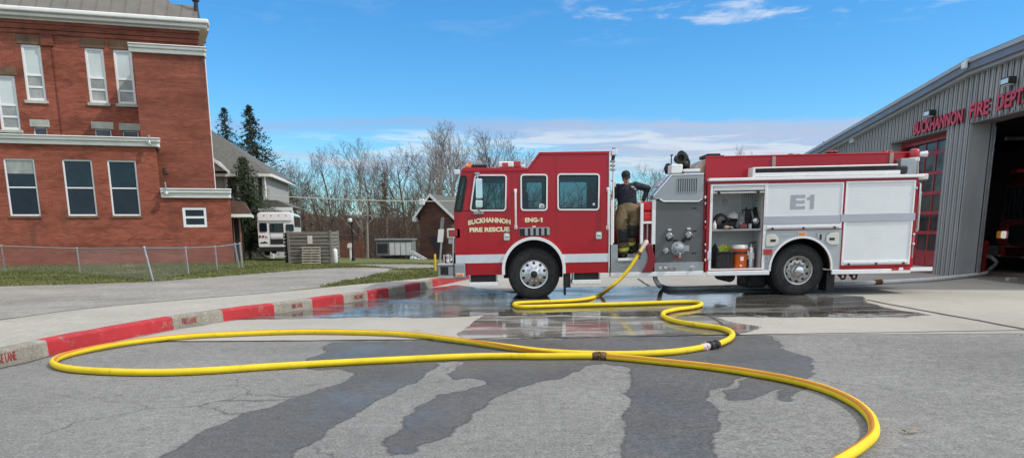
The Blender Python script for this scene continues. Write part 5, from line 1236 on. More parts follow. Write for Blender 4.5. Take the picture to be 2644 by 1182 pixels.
# floor, seats and dash inside the cab
wfl = P5(600, 620)[1]
MB().box(uF+.05, acx-ar-.1, .06, WD-.06, wbot+.1, P5(400, 700)[1]).box(acx-ar-.1, uRr-.06, .06, WD-.06, ac[1]+ar+.02, P5(600, 560)[1]).box(acx-ar-.02, acx+ar+.02, .42, WD-.42, wbot-.1, ac[1]+ar+.019).box(acx+ar+.02, uRr-.06, .06, WD-.06, wbot+.05, P5(600, 570)[1]-.01).build('cab_floor', 'seat_dark', truck)
MB().box(uF+.1, uF+.55, .08, WD-.08, P5(400, 690)[1], P5(400, 505)[1], .06).build('dashboard', 'seat_dark', truck)
MB().lathe([(.20, 0), (.22, .02), (.20, .04), (.185, .02), (.20, 0)], (0, 0, 0), 'z', 24, False).xform(Matrix.Translation((P5(375, 500)[0], .55, P5(375, 470)[1])) @ Matrix.Rotation(R(-35), 4, 'Y')).build('steering_wheel', 'rubber_black', truck, 40)
for px, yy, dirn in ((470, .55, 1), (470, WD-.55, 1), (745, .5, -1), (745, WD-.5, -1), (1135, .55, 1), (1135, 1.2, 1), (1135, 1.85, 1)):
    u = P5(px, 400)[0]; wz = P5(px, 520)[1]; m = MB().box(u-.24, u+.24, yy-.24, yy+.24, wz-.2, wz, .06).box(u+dirn*.22-.06, u+dirn*.22+.06, yy-.22, yy+.22, wz, wz+.52, .05).box(u+dirn*.23-.05, u+dirn*.23+.05, yy-.13, yy+.13, wz+.54, wz+.74, .04)
    m.build('crew_seat', 'seat_dark', truck)
# glass and trims
for k, w_ in wins.items():
    MB().plate([offset_poly(w_, .02)], .022, .028).build('window_glass', 'cab_glass', truck); MB().plate([offset_poly(w_, .02)], WD-.028, WD-.022).build('window_glass', 'cab_glass', truck)
    if k != 'wrap': MB().plate([offset_poly(w_, -.004), offset_poly(w_, .026)], -.014, -.001).build('window_trim', 'trim_white', truck)
    else: MB().plate([offset_poly(w_, -.004), offset_poly(w_, .018)], -.010, -.001).build('window_trim', 'rubber_black', truck)
    MB().plate([offset_poly(w_, .0255), offset_poly(w_, .05)], -.004, .02).build('window_gasket', 'rubber_black', truck)
# partition inside the panes, as seen through the glass
q = RR(P5, (500, 250), (512, 478)); MB().box(q[0], q[1], .031, .05, q[2], q[3]).build('window_divider', 'rubber_black', truck)
st_ = P5(783, 452); m = MB().lathe([(.058, 0), (.058, -.004), (0, -.005)], (st_[0], .020, st_[1]), 'y', 20).build('round_sticker', 'screen_white', truck); MB().lathe([(.034, 0), (.034, -.003), (0, -.004)], (st_[0], .0145, st_[1]), 'y', 16).build('sticker_centre', 'decal_grey', truck)
q = RR(P5, (1128, 430), (1142, 445)); MB().box(q[0], q[1], .014, .021, q[2], q[3]).build('small_sticker', 'screen_white', truck)
# wheel arch trim
def arch(cx, cz, r0, r1, zb, y0, y1, mat_, name, n=36):
    a = [(cx+r1*math.cos(R(180*k/n)), cz+r1*math.sin(R(180*k/n))) for k in range(n+1)]; b = [(cx+r0*math.cos(R(180*k/n)), cz+r0*math.sin(R(180*k/n))) for k in range(n+1)]
    poly = [(cx+r1, zb)]+a+[(cx-r1, zb), (cx-r0, zb)]+b[::-1]+[(cx+r0, zb)]
    return bevelmod(MB().plate([poly], y0, y1).build(name, mat_, truck), .008)
arch(acx, ac[1], ar-.012, ar+.052, wbot, -.05, -.001, 'trim_white', 'wheel_arch_trim')
m = MB(); n = 24
for k in range(n):
    a0, a1 = R(180*k/n), R(180*(k+1)/n); m.geo([(acx+ar*math.cos(a0), .05, ac[1]+ar*math.sin(a0)), (acx+ar*math.cos(a1), .05, ac[1]+ar*math.sin(a1)), (acx+ar*math.cos(a1), .6, ac[1]+ar*math.sin(a1)), (acx+ar*math.cos(a0), .6, ac[1]+ar*math.sin(a0))], [(0, 1, 2, 3)])
m.build('wheel_well', 'rubber_black', truck)
# white stripe with cut round the arch
s0, s1 = P5(300, 779)[1], P5(300, 836)[1]
def arc_x(w_, r_=ar+.053): return math.sqrt(max(0, r_*r_-max(0, w_-ac[1])**2))
MB().plate([[(uF-.004, s1), (acx-arc_x(s1), s1), (acx-arc_x((s0+s1)/2), (s0+s1)/2), (acx-arc_x(s0), s0), (uF-.004, s0)]], -.005, -.001).build('reflective_stripe', 'band_silver', truck)
s0b, s1b = P5(1080, 772)[1], P5(1080, 829)[1]
MB().plate([[(acx+arc_x(s1b), s1b), (uRr-.01, s1b), (uRr-.01, s0b), (acx+arc_x(s0b), s0b), (acx+arc_x((s0b+s1b)/2), (s0b+s1b)/2)]], -.005, -.001).build('reflective_stripe', 'band_silver', truck)
# door seams and roof crease
m = MB()
def seam(a, b, w_=.007):
    p, q = P5(*a), P5(*b); d = Vector((q[0]-p[0], q[1]-p[1])).normalized(); nn = Vector((-d.y, d.x))*w_/2
    m.plate([[(p[0]-nn.x, p[1]-nn.y), (q[0]-nn.x, q[1]-nn.y), (q[0]+nn.x, q[1]+nn.y), (p[0]+nn.x, p[1]+nn.y)]], -.0022, .001)
for a, b in (((284, 500), (284, 900)), ((580, 222), (578, 700)), ((622, 222), (622, 585)), ((878, 110), (880, 690)), ((318, 222), (284, 500)), ((945, 838), (1243, 836))): seam(a, b)
m.build('door_seam', 'truck_red_dark', truck)
cr = [P5(*p) for p in ((240, 216), (690, 212), (772, 100), (1238, 96))]
MB().tube([(a, -.004, b) for a, b in cr], .011, 6).build('roof_crease', 'truck_red', truck, 60)
MB().tube([(uRr-.008, -.006, wR-.02), (uRr-.008, -.006, wbot+.02)], .012, 6).build('corner_moulding', 'trim_white', truck, 60)
# lettering
def letters(fn, txt, c_, wpx, hh, mat_, bold=.02, arcd=0.0, off=-.002, ex=.003, shadow=True):
    cx, cz = fn(*c_); a, b = fn(c_[0]-wpx/2, c_[1])[0], fn(c_[0]+wpx/2, c_[1])[0]; v, f = text_geo(txt, hh, ex, bold, b-a); W2 = (b-a)/2
    v = [(x, y, z-arcd*(x/W2)**2) for x, y, z in v]
    o = MB().geo([(x+cx, y+off, z+cz-hh/2) for x, y, z in v], f).build('lettering', mat_, truck)
    if shadow: MB().geo([(x+cx+.006, y*.4+off+.0012, z+cz-hh/2-.006) for x, y, z in v], f).build('lettering_edge', 'text_dark', truck)
    return o
letters(P5, 'BUCKHANNON', (428, 545), 288, .104, 'gold_leaf', .055, .05); letters(P5, 'FIRE RESCUE', (429, 609), 270, .096, 'gold_leaf', .055); letters(P5, 'ENG-', (718, 544), 98, .094, 'gold_leaf', .055)
def digit_one(cx, z0, hh, y0, y1, mat_, wd=None):
    wd = wd or hh*.5; s_ = wd/.5
    return MB().plate([[(cx+s_*a, z0+hh*b) for a, b in ((-.25, .80), (-.25, .62), (-.08, .66), (-.08, 0), (.13, 0), (.13, 1), (-.06, 1), (-.11, .88))]], y0, y1).build('lettering', mat_, truck)
c1_ = P5(781, 544); digit_one(c1_[0], c1_[1]-.047, .094, -.006, -.002, 'gold_leaf', .075); digit_one(c1_[0]+.006, c1_[1]-.053, .094, -.0018, -.0004, 'text_dark', .075)
q = RR(P5, (650, 530), (664, 550)); MB().box(q[0], q[1], -.003, 0, q[2], q[3]).build('decal', 'vinyl_red', truck); q = RR(P5, (718, 584), (742, 592)); MB().box(q[0], q[1], -.004, 0, q[2], q[3]).build('decal', 'gold_leaf', truck)
# louvre, handles, rails, steps
q = RR(P5, (630, 596), (834, 652)); sl = (q[1]-q[0])/6; f_ = MB().plate([hole(q)]+[rrect(q[0]+sl*(k+.5)-.025+.03*(k-2.5)/3, q[0]+sl*(k+.5)+.035+.03*(k-2.5)/3, q[2]+.02, q[3]-.02, .008) for k in range(6)], -.012, -.001).build('louvre', 'panel_alu', truck)
MB().box(q[0]+.01, q[1]-.01, -.0035, -.0011, q[2]+.01, q[3]-.01).build('louvre_back', 'rubber_black', f_)
def rail(fn, a, b, r_, mat_, name, st=.055):
    p, q = fn(*a), fn(*b); m = MB().tube([(p[0], 0, p[1]), (p[0], -st, p[1]), (q[0], -st, q[1]), (q[0], 0, q[1])], r_, 8).box(p[0]-.03, p[0]+.03, -.014, 0, p[1]-.05, p[1]+.03, .006).box(q[0]-.03, q[0]+.03, -.014, 0, q[1]-.03, q[1]+.05, .006); return m.build(name, mat_, truck, 60)
rail(P5, (604, 345), (607, 596), .021, 'trim_white', 'grab_rail'); rail(P5, (1231, 335), (1227, 600), .019, 'trim_white', 'grab_rail')
for c_ in ((546, 657), (1168, 648)):
    u, w_ = P5(*c_); o = MB().plate([rrect(u-.06, u+.06, w_-.075, w_+.075, .03)], -.014, -.001).box(u-.04, u+.04, -.045, -.014, w_-.02, w_+.045, .014).box(u-.022, u+.022, -.03, -.014, w_-.065, w_-.03, .01).build('door_handle', 'chrome', truck, 30)
for (x0, x1), yb in (((290, 487), 966), ((988, 1180), 950)):
    q = RR(P5, (x0, yb), (x1, yb+26)); MB().box(q[0], q[1], -.02, .4, q[2], q[3], .012).build('cab_step', 'trim_white', truck); q2 = RR(P5, (x0+8, 905), (x1-8, yb+2)); MB().box(q2[0], q2[1], .06, .5, q[3], wbot+.02).build('step_box', 'rubber_black', truck)
    for xx in (q[0]+.01, q[1]-.04): MB().box(xx, xx+.03, -.005, .05, q[3]-.005, wbot+.01).build('step_hanger', 'panel_alu', truck)
u, _ = P5(955, 940); q = RR(P5, (935, 908), (978, 1000)); MB().box(q[0], q[1], .02, .35, q[2], q[3]).build('mudflap', 'rubber_black', truck); q = RR(P5, (936, 1000), (948, 1052)); MB().box(q[0], q[1], .05, .3, q[2], q[3]+.01).build('mudflap_tail', 'rubber_black', truck)
# nose: bumper, corner, warning lamp, mirror
q = RR(P5, (190, 838), (270, 942)); bevelmod(MB().box(q[0], q[1], -.015, WD+.015, q[2], q[3]).build('bumper_corner', 'panel_alu', truck), .03)
q3 = RR(P5, (204, 905), (256, 926)); l_ = MB().box(q3[0], q3[1], -.03, -.016, q3[2], q3[3], .006).build('marker_lamp', 'trim_white', truck); MB().box(q3[0]+.012, q3[1]-.012, -.037, -.031, q3[2]+.008, q3[3]-.008, .003).build('lens', 'lamp_amber', l_)
q = RR(P5, (78, 838), (190, 940)); MB().box(q[0], q[1]-.003, .06, WD-.06, q[2]+.06, q[3]-.06, .02).build('bumper', 'panel_alu', truck); MB().box(q[0]-.01, q[1]-.004, .03, WD-.03, q[3]-.055, q[3], .012).box(q[0]-.01, q[1]-.004, .03, WD-.03, q[2], q[2]+.055, .012).build('bumper_edge', 'chrome', truck)
q4 = RR(P5, (95, 862), (150, 915)); MB().box(q4[0], q4[1], .052, .062, q4[2], q4[3], .004).build('bumper_panel', 'rubber_black', truck)
q = RR(P5, (85, 770), (190, 838)); m = MB()
for k in range(14):
    a = rnd.uniform(q[0]+.07, q[1]-.08); m.ball((a, rnd.uniform(.2, 1.6), q[2]+rnd.uniform(.02, .14)), rnd.uniform(.05, .09), 6)
m.build('bumper_gear', 'rubber_black', truck, 60); MB().tube([(q[0]+.1, .12, q[2]), (q[0]+.1, .12, q[3]-.05), (q[1]-.1, .12, q[3]-.05), (q[1]-.1, .12, q[2])], .022, 8).build('bumper_rail', 'chrome', truck, 50)
MB().lathe([(.03, .0), (.08, -.07), (.085, -.09), (.02, -.05), (0, -.05)], (P5(145, 805)[0], .34, P5(145, 805)[1]), 'y', 16).build('siren_horn', 'chrome', truck, 40)
q = RR(P5, (140, 602), (234, 668)); l_ = bevelmod(MB().box(q[0], q[1], .0, .3, q[2], q[3]).build('warning_lamp', 'chrome', truck), .015); MB().box(q[0]+.035, q[1]-.06, -.022, -.001, q[2]+.035, q[3]-.03, .015).box(q[0]-.022, q[0]-.001, .04, .28, q[2]+.035, q[3]-.03, .012).build('lens', 'lamp_red', l_)
q = RR(P5, (150, 668), (180, 705)); MB().box(q[0], q[1], .02, .2, q[2], q[3]+.004, .01).build('lamp_bracket', 'galv', truck); MB().tube([(P5(192, 670)[0]-.02, -.01, P5(192, 670)[1]), (P5(190, 830)[0]-.02, -.01, P5(190, 830)[1])], .014, 6).build('nose_rod', 'chrome', truck, 60)
q = RR(P5, (190, 204), (230, 238)); MB().box(q[0], q[1], -.01, .14, q[2], q[3], .015).build('identification_lamp', 'lamp_clear', truck)
mo = -.24; q = RR(P5, (334, 263), (384, 402), mo); bevelmod(MB().box(q[0], q[1], mo, mo+.10, q[2], q[3]).build('mirror', 'chrome', truck), .03, 3); q2 = RR(P5, (335, 408), (384, 463), mo); bevelmod(MB().box(q2[0], q2[1], mo, mo+.09, q2[2], q2[3]).build('mirror', 'chrome', truck), .03, 3)
uu = q[0]+.02; MB().tube([(uu+.05, .0, P5(340, 232)[1]), (uu+.02, mo+.05, P5(340, 232, mo)[1]), (uu, mo+.05, q2[2]-.03), (uu+.1, 0, P5(355, 495)[1])], .014, 8).build('mirror_arm', 'panel_alu', truck, 60)
qq = RR(P5, (322, 486), (390, 505)); MB().box(qq[0], qq[1], -.05, -.001, qq[2], qq[3], .008).build('mirror_bracket', 'panel_alu', truck); qq = RR(P5, (328, 224), (362, 238)); MB().box(qq[0], qq[1], -.05, -.001, qq[2], qq[3], .008).build('mirror_bracket', 'panel_alu', truck)
# roof lights and antenna mast
def roofbox(fn, a, b, y0, y1, name, mat_, bev=.02): q = RR(fn, a, b, y0); return MB().box(q[0], q[1], y0, y1, q[2], q[3], bev).build(name, mat_, truck)
roofbox(P5, (490, 149), (592, 186), .1, .9, 'light_bar', 'trim_white'); roofbox(P5, (515, 158), (555, 182), .09, .105, 'light_bar_lens', 'lamp_red', .004); roofbox(P5, (594, 146), (640, 190), .15, .9, 'beacon', 'lamp_red'); roofbox(P5, (640, 170), (668, 192), .2, .5, 'roof_lamp', 'trim_white')
roofbox(P5, (332, 146), (378, 178), .5, 1.1, 'roof_vent', 'panel_alu'); roofbox(P5, (300, 170), (410, 190), .25, 1.3, 'roof_pad', 'rubber_black'); roofbox(P5, (262, 172), (305, 188), .12, .5, 'marker_lamp', 'lamp_amber', .01); roofbox(P5, (285, 152), (305, 174), .3, .4, 'horn', 'lamp_amber', .01)
mx = P5(1270, 400)[0]; yy = .10
MB().tube([(mx, yy, P5(1262, 700)[1]), (mx, yy, P5(1270, 90)[1])], .02, 8).build('mast', 'trim_white', truck, 60); roofbox(P5, (1254, 68), (1294, 108), .02, .18, 'scene_lamp', 'lamp_clear'); roofbox(P5, (1262, 54), (1282, 68), .06, .14, 'scene_lamp_cap', 'panel_alu', .006)
for yv in (140, 168, 196): roofbox(P5, (1248, yv), (1280, yv+14), .05, .15, 'mast_clamp', 'panel_alu', .01)
MB().tube([(mx, yy, P5(1270, 112)[1]), (mx-.02, yy-.03, P5(1270, 135)[1])], .035, 8).build('lamp_swivel', 'rubber_black', truck, 50)
# ---- wheels
def wheel(cx, rr, y0, width, style, zc):
    w_ = bpy.data.objects.new('wheel', None); COL.objects.link(w_); w_.parent = truck; w_.location = (cx, y0, zc)
    rr_ = rr; ri = rr*.575
    prof = [(ri, .035), (ri+.02, .008), (rr*.80, .0), (rr*.93, .018), (rr*.985, .05), (rr, .085), (rr, width-.085), (rr*.985, width-.05), (rr*.93, width-.018), (rr*.8, width), (ri, width-.03), (ri, .035)]
    m = MB().lathe(prof, (0, 0, 0), 'y', 56, False)
    for k in range(72):
        a = 2*math.pi*k/72; c, s = math.cos(a), math.sin(a)
        for ya, yb in ((.05, width*.36), (width*.40, width*.6), (width*.64, width-.05)):
            b0 = MB().box(rr-.004, rr+.010, ya, yb, -.017, .017).xform(Matrix.Rotation(-a-(.01 if ya > .1 else 0), 4, 'Y')); m.geo(b0.v, b0.f)
    for rr2 in (rr*.70, rr*.88): 
        mm = MB().lathe([(rr2-.006, .004+.0), (rr2, -.004), (rr2+.006, .004)], (0, .002 if rr2 < rr*.8 else .008, 0), 'y', 48, False); m.geo(mm.v, mm.f)
    m.build('tyre', 'tyre', w_, 35)
    mt = 'rim_alu' if style == 'front' else 'rim_old'
    if style == 'front': rp_ = [(ri+.004, .02), (ri-.012, .002), (ri-.03, .006), (ri-.035, .028), (ri*.62, .012), (ri*.58, .004), (ri*.40, .0), (ri*.36, -.02), (ri*.22, -.03)]
    else: rp_ = [(ri+.004, .02), (ri-.012, .002), (ri-.03, .008), (ri-.05, .07), (ri*.70, .10), (ri*.62, .095), (ri*.48, .09), (ri*.44, .05), (ri*.30, .01)]
    MB().lathe(rp_, (0, 0, 0), 'y', 48, False).build('rim', mt, w_, 40)
    hr = ri*.76; yh = .016 if style == 'front' else .085
    for k in range(10):
        a = 2*math.pi*(k+.5)/10; q = MB().lathe([(.030, 0), (.030, -.008), (0, -.008)], (hr*math.cos(a), yh, hr*math.sin(a)), 'y', 14); q.build('hand_hole', 'rubber_black', w_, 40)
    lr = ri*(.50 if style == 'front' else .54); yl = .004 if style == 'front' else .09
    for k in range(10):
        a = 2*math.pi*k/10; q = MB().lathe([(.019, 0), (.017, -.035), (.010, -.045), (0, -.045)], (lr*math.cos(a), yl, lr*math.sin(a)), 'y', 8); q.build('lug_nut', 'chrome' if style == 'front' else 'rim_old', w_, 40)
    hubp = [(ri*.24, -.02), (ri*.23, -.055), (ri*.15, -.065), (0, -.067)] if style == 'front' else [(ri*.32, .015), (ri*.30, -.05), (ri*.27, -.07), (ri*.2, -.08), (0, -.083)]
    MB().lathe(hubp, (0, 0, 0), 'y', 28).build('hub', 'rubber_black' if style == 'front' else 'chrome', w_, 40)
    return w_
fc = P5(730, 909); rF = .535
wheel(fc[0], rF, .03, .31, 'front', rF-.008); wheel(fc[0], rF, WD-.34, .31, 'front', rF-.008)
rc = P7(478, 880); gdrop = -(TILT-.007)*rc[0]
wheel(rc[0], rF, .02, .29, 'rear', rF+gdrop-.008); wheel(rc[0]-.012, rF, .335, .28, 'inner', rF+gdrop-.008); wheel(rc[0], rF, WD-.31, .29, 'rear', rF+gdrop-.008)
# chassis
uE = P7(1285, 870)[0]
m = MB().box(uF+.3, uE-.2, .75, .87, .55, .82).box(uF+.3, uE-.2, WD-.87, WD-.75, .55, .82).box(fc[0]-.06, fc[0]+.06, .3, WD-.3, .42, .58).box(rc[0]-.1, rc[0]+.1, .35, WD-.35, .4, .62); m.ball((rc[0], WD/2, .5), .24, 8); m.build('chassis', 'rubber_black', truck)
q = RR(P6, (945, 960), (1010, 1015)); MB().lathe([(0, 0), (.12, 0), (.12, .8), (0, .8)], ((q[0]+q[1])/2, .35, (q[2]+q[3])/2+.03), 'y', 16).build('air_tank', 'rubber_black', truck, 40)
q = RR(P7, (130, 920), (260, 1000), .5); MB().box(q[0], q[1], .5, 1.3, q[2], q[3]+.15, .05).build('axle_box', 'rubber_black', truck)
q = RR(P7, (684, 890), (732, 1024)); MB().box(q[0]-.01, q[1]-.02, .08, .5, q[2], q[3]).build('mudflap', 'rubber_black', truck)
for a in (785, 862):
    tri = [P7(a-42, 896), P7(a+40, 896), P7(a+24, 948), P7(a, 952)]; c_ = P7(a+10, 928); hh = [(c_[0]+.035*math.cos(R(k*36)), c_[1]+.035*math.sin(R(k*36))) for k in range(10)]
    MB().plate([tri, hh], .12, .15).build('tow_eye', 'tow_dark', truck)
# ---- pump section
wrb0, wrb1 = P6(250, 972)[1], P6(250, 742)[1]; ub0, ub1 = uRr+.03, P6(398, 850)[0]
bevelmod(MB().box(ub0, ub1, .0, 2.4, wrb0+.08, P6(250, 846)[1]).build('running_board', 'tread_plate', truck), .012)
MB().box(ub0, P6(150, 846)[0], -.003, .3, P6(250, 846)[1], wrb1).build('kick_panel', 'panel_alu', truck); MB().box(P6(320, 846)[0]-.02, ub1, .001, .3, P6(250, 846)[1], wrb1).build('kick_panel', 'panel_alu', truck)
MB().box(ub0, P6(756, 950)[0], -.03, .25, P6(250, 972)[1], P6(250, 940)[1], .01).build('lower_rail', 'trim_white', truck)
q = RR(P6, (148, 840), (285, 856)); MB().box(q[0], q[1], -.10, -.0031, q[2], q[3], .008).build('step', 'trim_white', truck); q = RR(P6, (155, 880), (250, 900)); MB().box(q[0], q[1], -.012, -.0005, q[2], q[3], .004).build('step_slot', 'fender_grey', truck)
# inside of the walkway
wx = P6(250, 475)[1]; m = MB().box(ub0, ub1, 1.0, 2.4, wrb1-.3, wx-.05); m.build('crosslay_box', 'panel_alu', truck); MB().box(ub0, P6(170, 500)[0], .95, 2.4, wx-.049, wx+.06, .03).build('crosslay_cover', 'vinyl_red', truck)
q = RR(P6, (100, 640), (152, 725), .6); MB().box(q[0], q[1]+.1, .62, .99, q[2], q[3], .04).build('hose_bundle', 'vinyl_red', truck)
for a, b in ((100, 108), ): q = RR(P6, (a, 430), (b+6, 745), .1); MB().box(q[0], q[1], .05, .12, q[2], q[3]).build('door_post', 'trim_white', truck)
for a, b, y0 in ((314, 330, 452), (396, 419, 425)): q = RR(P6, (a, y0), (b, 742)); MB().box(q[0], q[1], .0, .08, q[2], q[3], .008).build('frame_post', 'trim_white', truck)
q = RR(P6, (330, 580), (397, 596)); MB().box(q[0]-.005, q[1]+.005, .004, .6, q[2], q[3], .006).build('frame_shelf', 'trim_white', truck)
q = RR(P6, (332, 438), (395, 508)); MB().box(q[0], q[1], .02, 1.4, q[2]+.005, q[3], .05, 3).build('vinyl_cover', 'vinyl_red', truck); q = RR(P6, (332, 508), (395, 578)); MB().box(q[0], q[1], .02, 1.4, q[2], q[3]-.003, .05, 3).build('vinyl_cover', 'vinyl_red', truck)
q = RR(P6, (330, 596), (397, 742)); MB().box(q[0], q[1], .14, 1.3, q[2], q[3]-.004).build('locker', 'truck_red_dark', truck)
m = MB().box((q[0]+q[1])/2-.012, (q[0]+q[1])/2+.012, .05, .13, q[2], q[3]-.01).build('locker_post', 'panel_alu', truck)
gp_ = [P6(*p) for p in ((352, 742), (392, 742), (398, 790), (411, 830), (408, 880), (392, 938), (318, 940), (345, 900), (362, 860), (366, 820), (352, 780))]
bevelmod(MB().plate([gp_], -.06, -.0035).build('hose_guard', 'truck_red_dark', truck), .01)
# panel body
uP0, uP1 = P6(418, 650)[0], P6(752, 650)[0]; wp0, wp1, wp2 = P6(580, 872)[1], P6(580, 430)[1], P6(580, 937)[1]
MB().box(uP0, uP1, .0, 2.4, wp2-.05, wp1).build('pump_panel', 'panel_grey', truck); q = RR(P6, (410, 872), (755, 937)); MB().box(q[0], q[1], -.012, -.001, q[2], q[3], .004).build('pump_plate', 'panel_alu', truck)
up = [P6(*p) for p in ((402, 398), (532, 250), (758, 242), (754, 422), (742, 426), (722, 443), (472, 443), (446, 424), (402, 420))]
MB().plate([up], -.03, .42).build('panel_hood', 'panel_alu', truck)
lip = [P6(*p) for p in ((446, 423), (472, 440), (722, 440), (744, 423))]; MB().tube([(a, -.035, b) for a, b in lip], .014, 6).build('hood_lip', 'trim_white', truck, 60)
MB().tube([(a, -.032, b) for a, b in [P6(*p) for p in ((402, 400), (532, 252), (758, 244))]], .012, 6).build('hood_edge', 'trim_white', truck, 60)
q = RR(P6, (572, 274), (718, 374), -.03); f_ = MB().plate([hole(q)]+[hole((q[0]+.012+(q[1]-q[0]-.02)*k/9, q[0]+.012+(q[1]-q[0]-.02)*(k+.6)/9, q[2]+.012, q[3]-.012)) for k in range(9)], -.045, -.031).build('grille', 'panel_alu', truck); MB().box(q[0], q[1], -.035, -.0305, q[2], q[3]).build('grille_back', 'panel_grey', f_)
for k, (a, b) in enumerate(((512, 280), (490, 300), (472, 318), (455, 336))): q = RR(P6, (a-14, b-18), (a+12, b-2), .4); MB().box(q[0], q[1], .4, .9, q[2], q[3], .015).build('valve_handle', 'trim_white', truck)
def cap(fn, c_, r_, mat_, dep=.07, handle=True, neck=.02):
    u, w_ = fn(*c_); o = MB().lathe([(r_*1.15, 0), (r_*1.15, -neck), (r_*.9, -neck-.005), (r_*.92, -dep), (r_*.7, -dep-.012), (0, -dep-.012)], (u, 0, w_), 'y', 20).build('discharge_cap', mat_, truck, 40)
    if handle:
        m = MB()
        for k in range(3): a = R(90+120*k); m.box(-.012, .012, -dep-.02, -dep+.02, r_*.7, r_*1.25, .006) if False else m.geo(*[(MB().box(-.013, .013, -dep-.015, -dep+.02, r_*.6, r_*1.3, .005).xform(Matrix.Translation((u, 0, w_)) @ Matrix.Rotation(a, 4, 'Y'))).__getattribute__(n_) for n_ in ('v', 'f')])
        m.build('cap_lug', mat_, o)
    return o
for c_ in ((515, 682), (651, 674)):
    cap(P6, c_, .058, 'cap_metal'); u, w_ = P6(c_[0], c_[1]); MB().plate([rrect(u-.07, u+.07, w_-.115, w_+.05, .06)], -.009, -.001).build('cap_plate', 'rubber_black', truck); u2, w2 = P6(c_[0], c_[1]-42); MB().box(u2-.035, u2+.035, -.05, -.001, w2-.02, w2+.02, .008).build('valve_plate', 'beige_plastic', truck)
cap(P6, (490, 788), .05, 'cap_metal'); cap(P6, (578, 772), .095, 'cap_metal', .12, True, .04)
u, w_ = P6(578, 772); MB().lathe([(.145, 0), (.145, -.015), (.11, -.022), (.11, 0)], (u, 0, w_), 'y', 28, False).build('intake_ring', 'panel_alu', truck, 40); MB().box(u-.02, u+.03, -.16, -.10, w_-.20, w_-.08, .015).build('intake_valve', 'cap_metal', truck)
q = RR(P6, (540, 832), (608, 842)); MB().box(q[0], q[1], -.006, -.001, q[2], q[3]).build('nameplate', 'lamp_red', truck); q = RR(P6, (540, 708), (578, 722)); MB().box(q[0], q[1], -.006, -.001, q[2], q[3]).build('nameplate', 'olive_dark', truck)
q = RR(P6, (625, 750), (655, 790)); MB().box(q[0], q[1], -.006, -.001, q[2], q[3], .003).build('gauge_plate', 'decal_grey', truck); q = RR(P6, (603, 690), (632, 735)); MB().lathe([(.045, 0), (.045, -.03), (0, -.035)], ((q[0]+q[1])/2, 0, (q[2]+q[3])/2), 'y', 16).build('drain_knob', 'rubber_black', truck, 40)
for c_ in ((697, 486), (695, 646), (690, 803)): u, w_ = P6(*c_); MB().box(u-.045, u+.045, -.008, -.001, w_-.012, w_+.012, .003).build('label_plate', 'rubber_black', truck)
for x, mt in ((450, 'gold_leaf'), (486, 'chrome'), (520, 'tan_panel'), (556, 'tan_panel')): u, w_ = P6(x, 910); MB().lathe([(.030, 0), (.030, -.025), (.018, -.03), (.018, -.02), (0, -.02)], (u, -.012, w_), 'y', 14).build('drain_valve', mt, truck, 40)
cap(P6, (678, 908), .042, 'chrome', .05, False)
# top of the pump section: lamp box, deck gun
roofbox(P6, (530, 176), (611, 240), .15, .5, 'scene_lamp', 'trim_white'); roofbox(P6, (620, 210), (735, 226), .1, .6, 'hood_tray', 'trim_white', .008); roofbox(P6, (620, 226), (730, 243), .12, .6, 'hood_tray_side', 'panel_alu', .004)
u, w_ = P6(578, 140, .8); gun = MB().lathe([(.03, .1), (.08, .05), (.095, 0), (.09, -.25), (.103, -.27), (.106, -.30), (.07, -.30), (.055, -.2), (0, -.2)], (u, .8, w_), 'y', 20).build('deck_gun', 'olive_dark', truck, 40)
u2, w2 = P6(612, 160, .9); MB().tube([(u2, .95, P6(612, 245, .9)[1]), (u2, .95, w2+.05), (u2-.01, .9, w2+.13), (u2-.06, .85, w2+.14)], .10, 12).ball((u2+.02, .95, w2+.08), .115, 8).ball((u2+.04, .9, w2-.06), .095, 8).build('gun_body', 'olive_dark', gun, 50)
m = MB().tube([(u2+.12, .9, P6(612, 245, .9)[1]), (u2+.14, .9, w2), (u2+.05, .9, w2+.18)], .022, 6).tube([(P6(531, 110, .8)[0], .8, P6(531, 112, .8)[1]), (P6(531, 110, .8)[0], .8, P6(531, 180, .8)[1])], .012, 6).box(P6(525, 110, .8)[0], P6(543, 110, .8)[0], .78, .82, P6(525, 116, .8)[1], P6(525, 108, .8)[1]); m.build('gun_handle', 'olive_dark', gun, 50)
MB().lathe([(.0, -.12), (.06, -.1), (.09, 0), (.05, .1), (0, .12)], (P6(513, 205, .8)[0], .9, P6(513, 205, .8)[1]), 'z', 12).build('gun_valve', 'olive_dark', gun, 50)
# ---- rear body
uB0, uB1 = P6(776, 620)[0], P7(1268, 560)[0]; wB0 = (P6(790, 940)[1]+P7(980, 872)[1])/2; wB1 = (P6(790, 292)[1]+P7(1200, 268)[1])/2
oc = RR(P6, (828, 380), (1158, 905)); fr_ = RR(P6, (806, 320), (1181, 918))
frb = [fr_[0], fr_[1], fr_[2], fr_[3]]
rcz = P7(478, 872)[1]; rr0 = (P7(685, 880)[0]-P7(276, 880)[0])/2; rcx = (P7(685, 880)[0]+P7(276, 880)[0])/2
arcB = [(rcx+rr0*math.cos(R(a)), rcz+rr0*math.sin(R(a))) for a in range(0, 181, 9)]
YB = -.03
outB = [(uB0, wB0), (uB0, wB1), (uB1, wB1), (uB1, wB0), (rcx+rr0, wB0)] + arcB + [(rcx-rr0, wB0)]
comp = [oc[0]-.02, oc[1]+.015, oc[2]-.01, P6(990, 330)[1]]
bevelmod(MB().plate([outB, hole(comp)], YB, YB+.05).build('body_side', 'truck_red', truck), .008)
MB().plate([outB], WD-.05, WD).build('body_side', 'truck_red', truck)
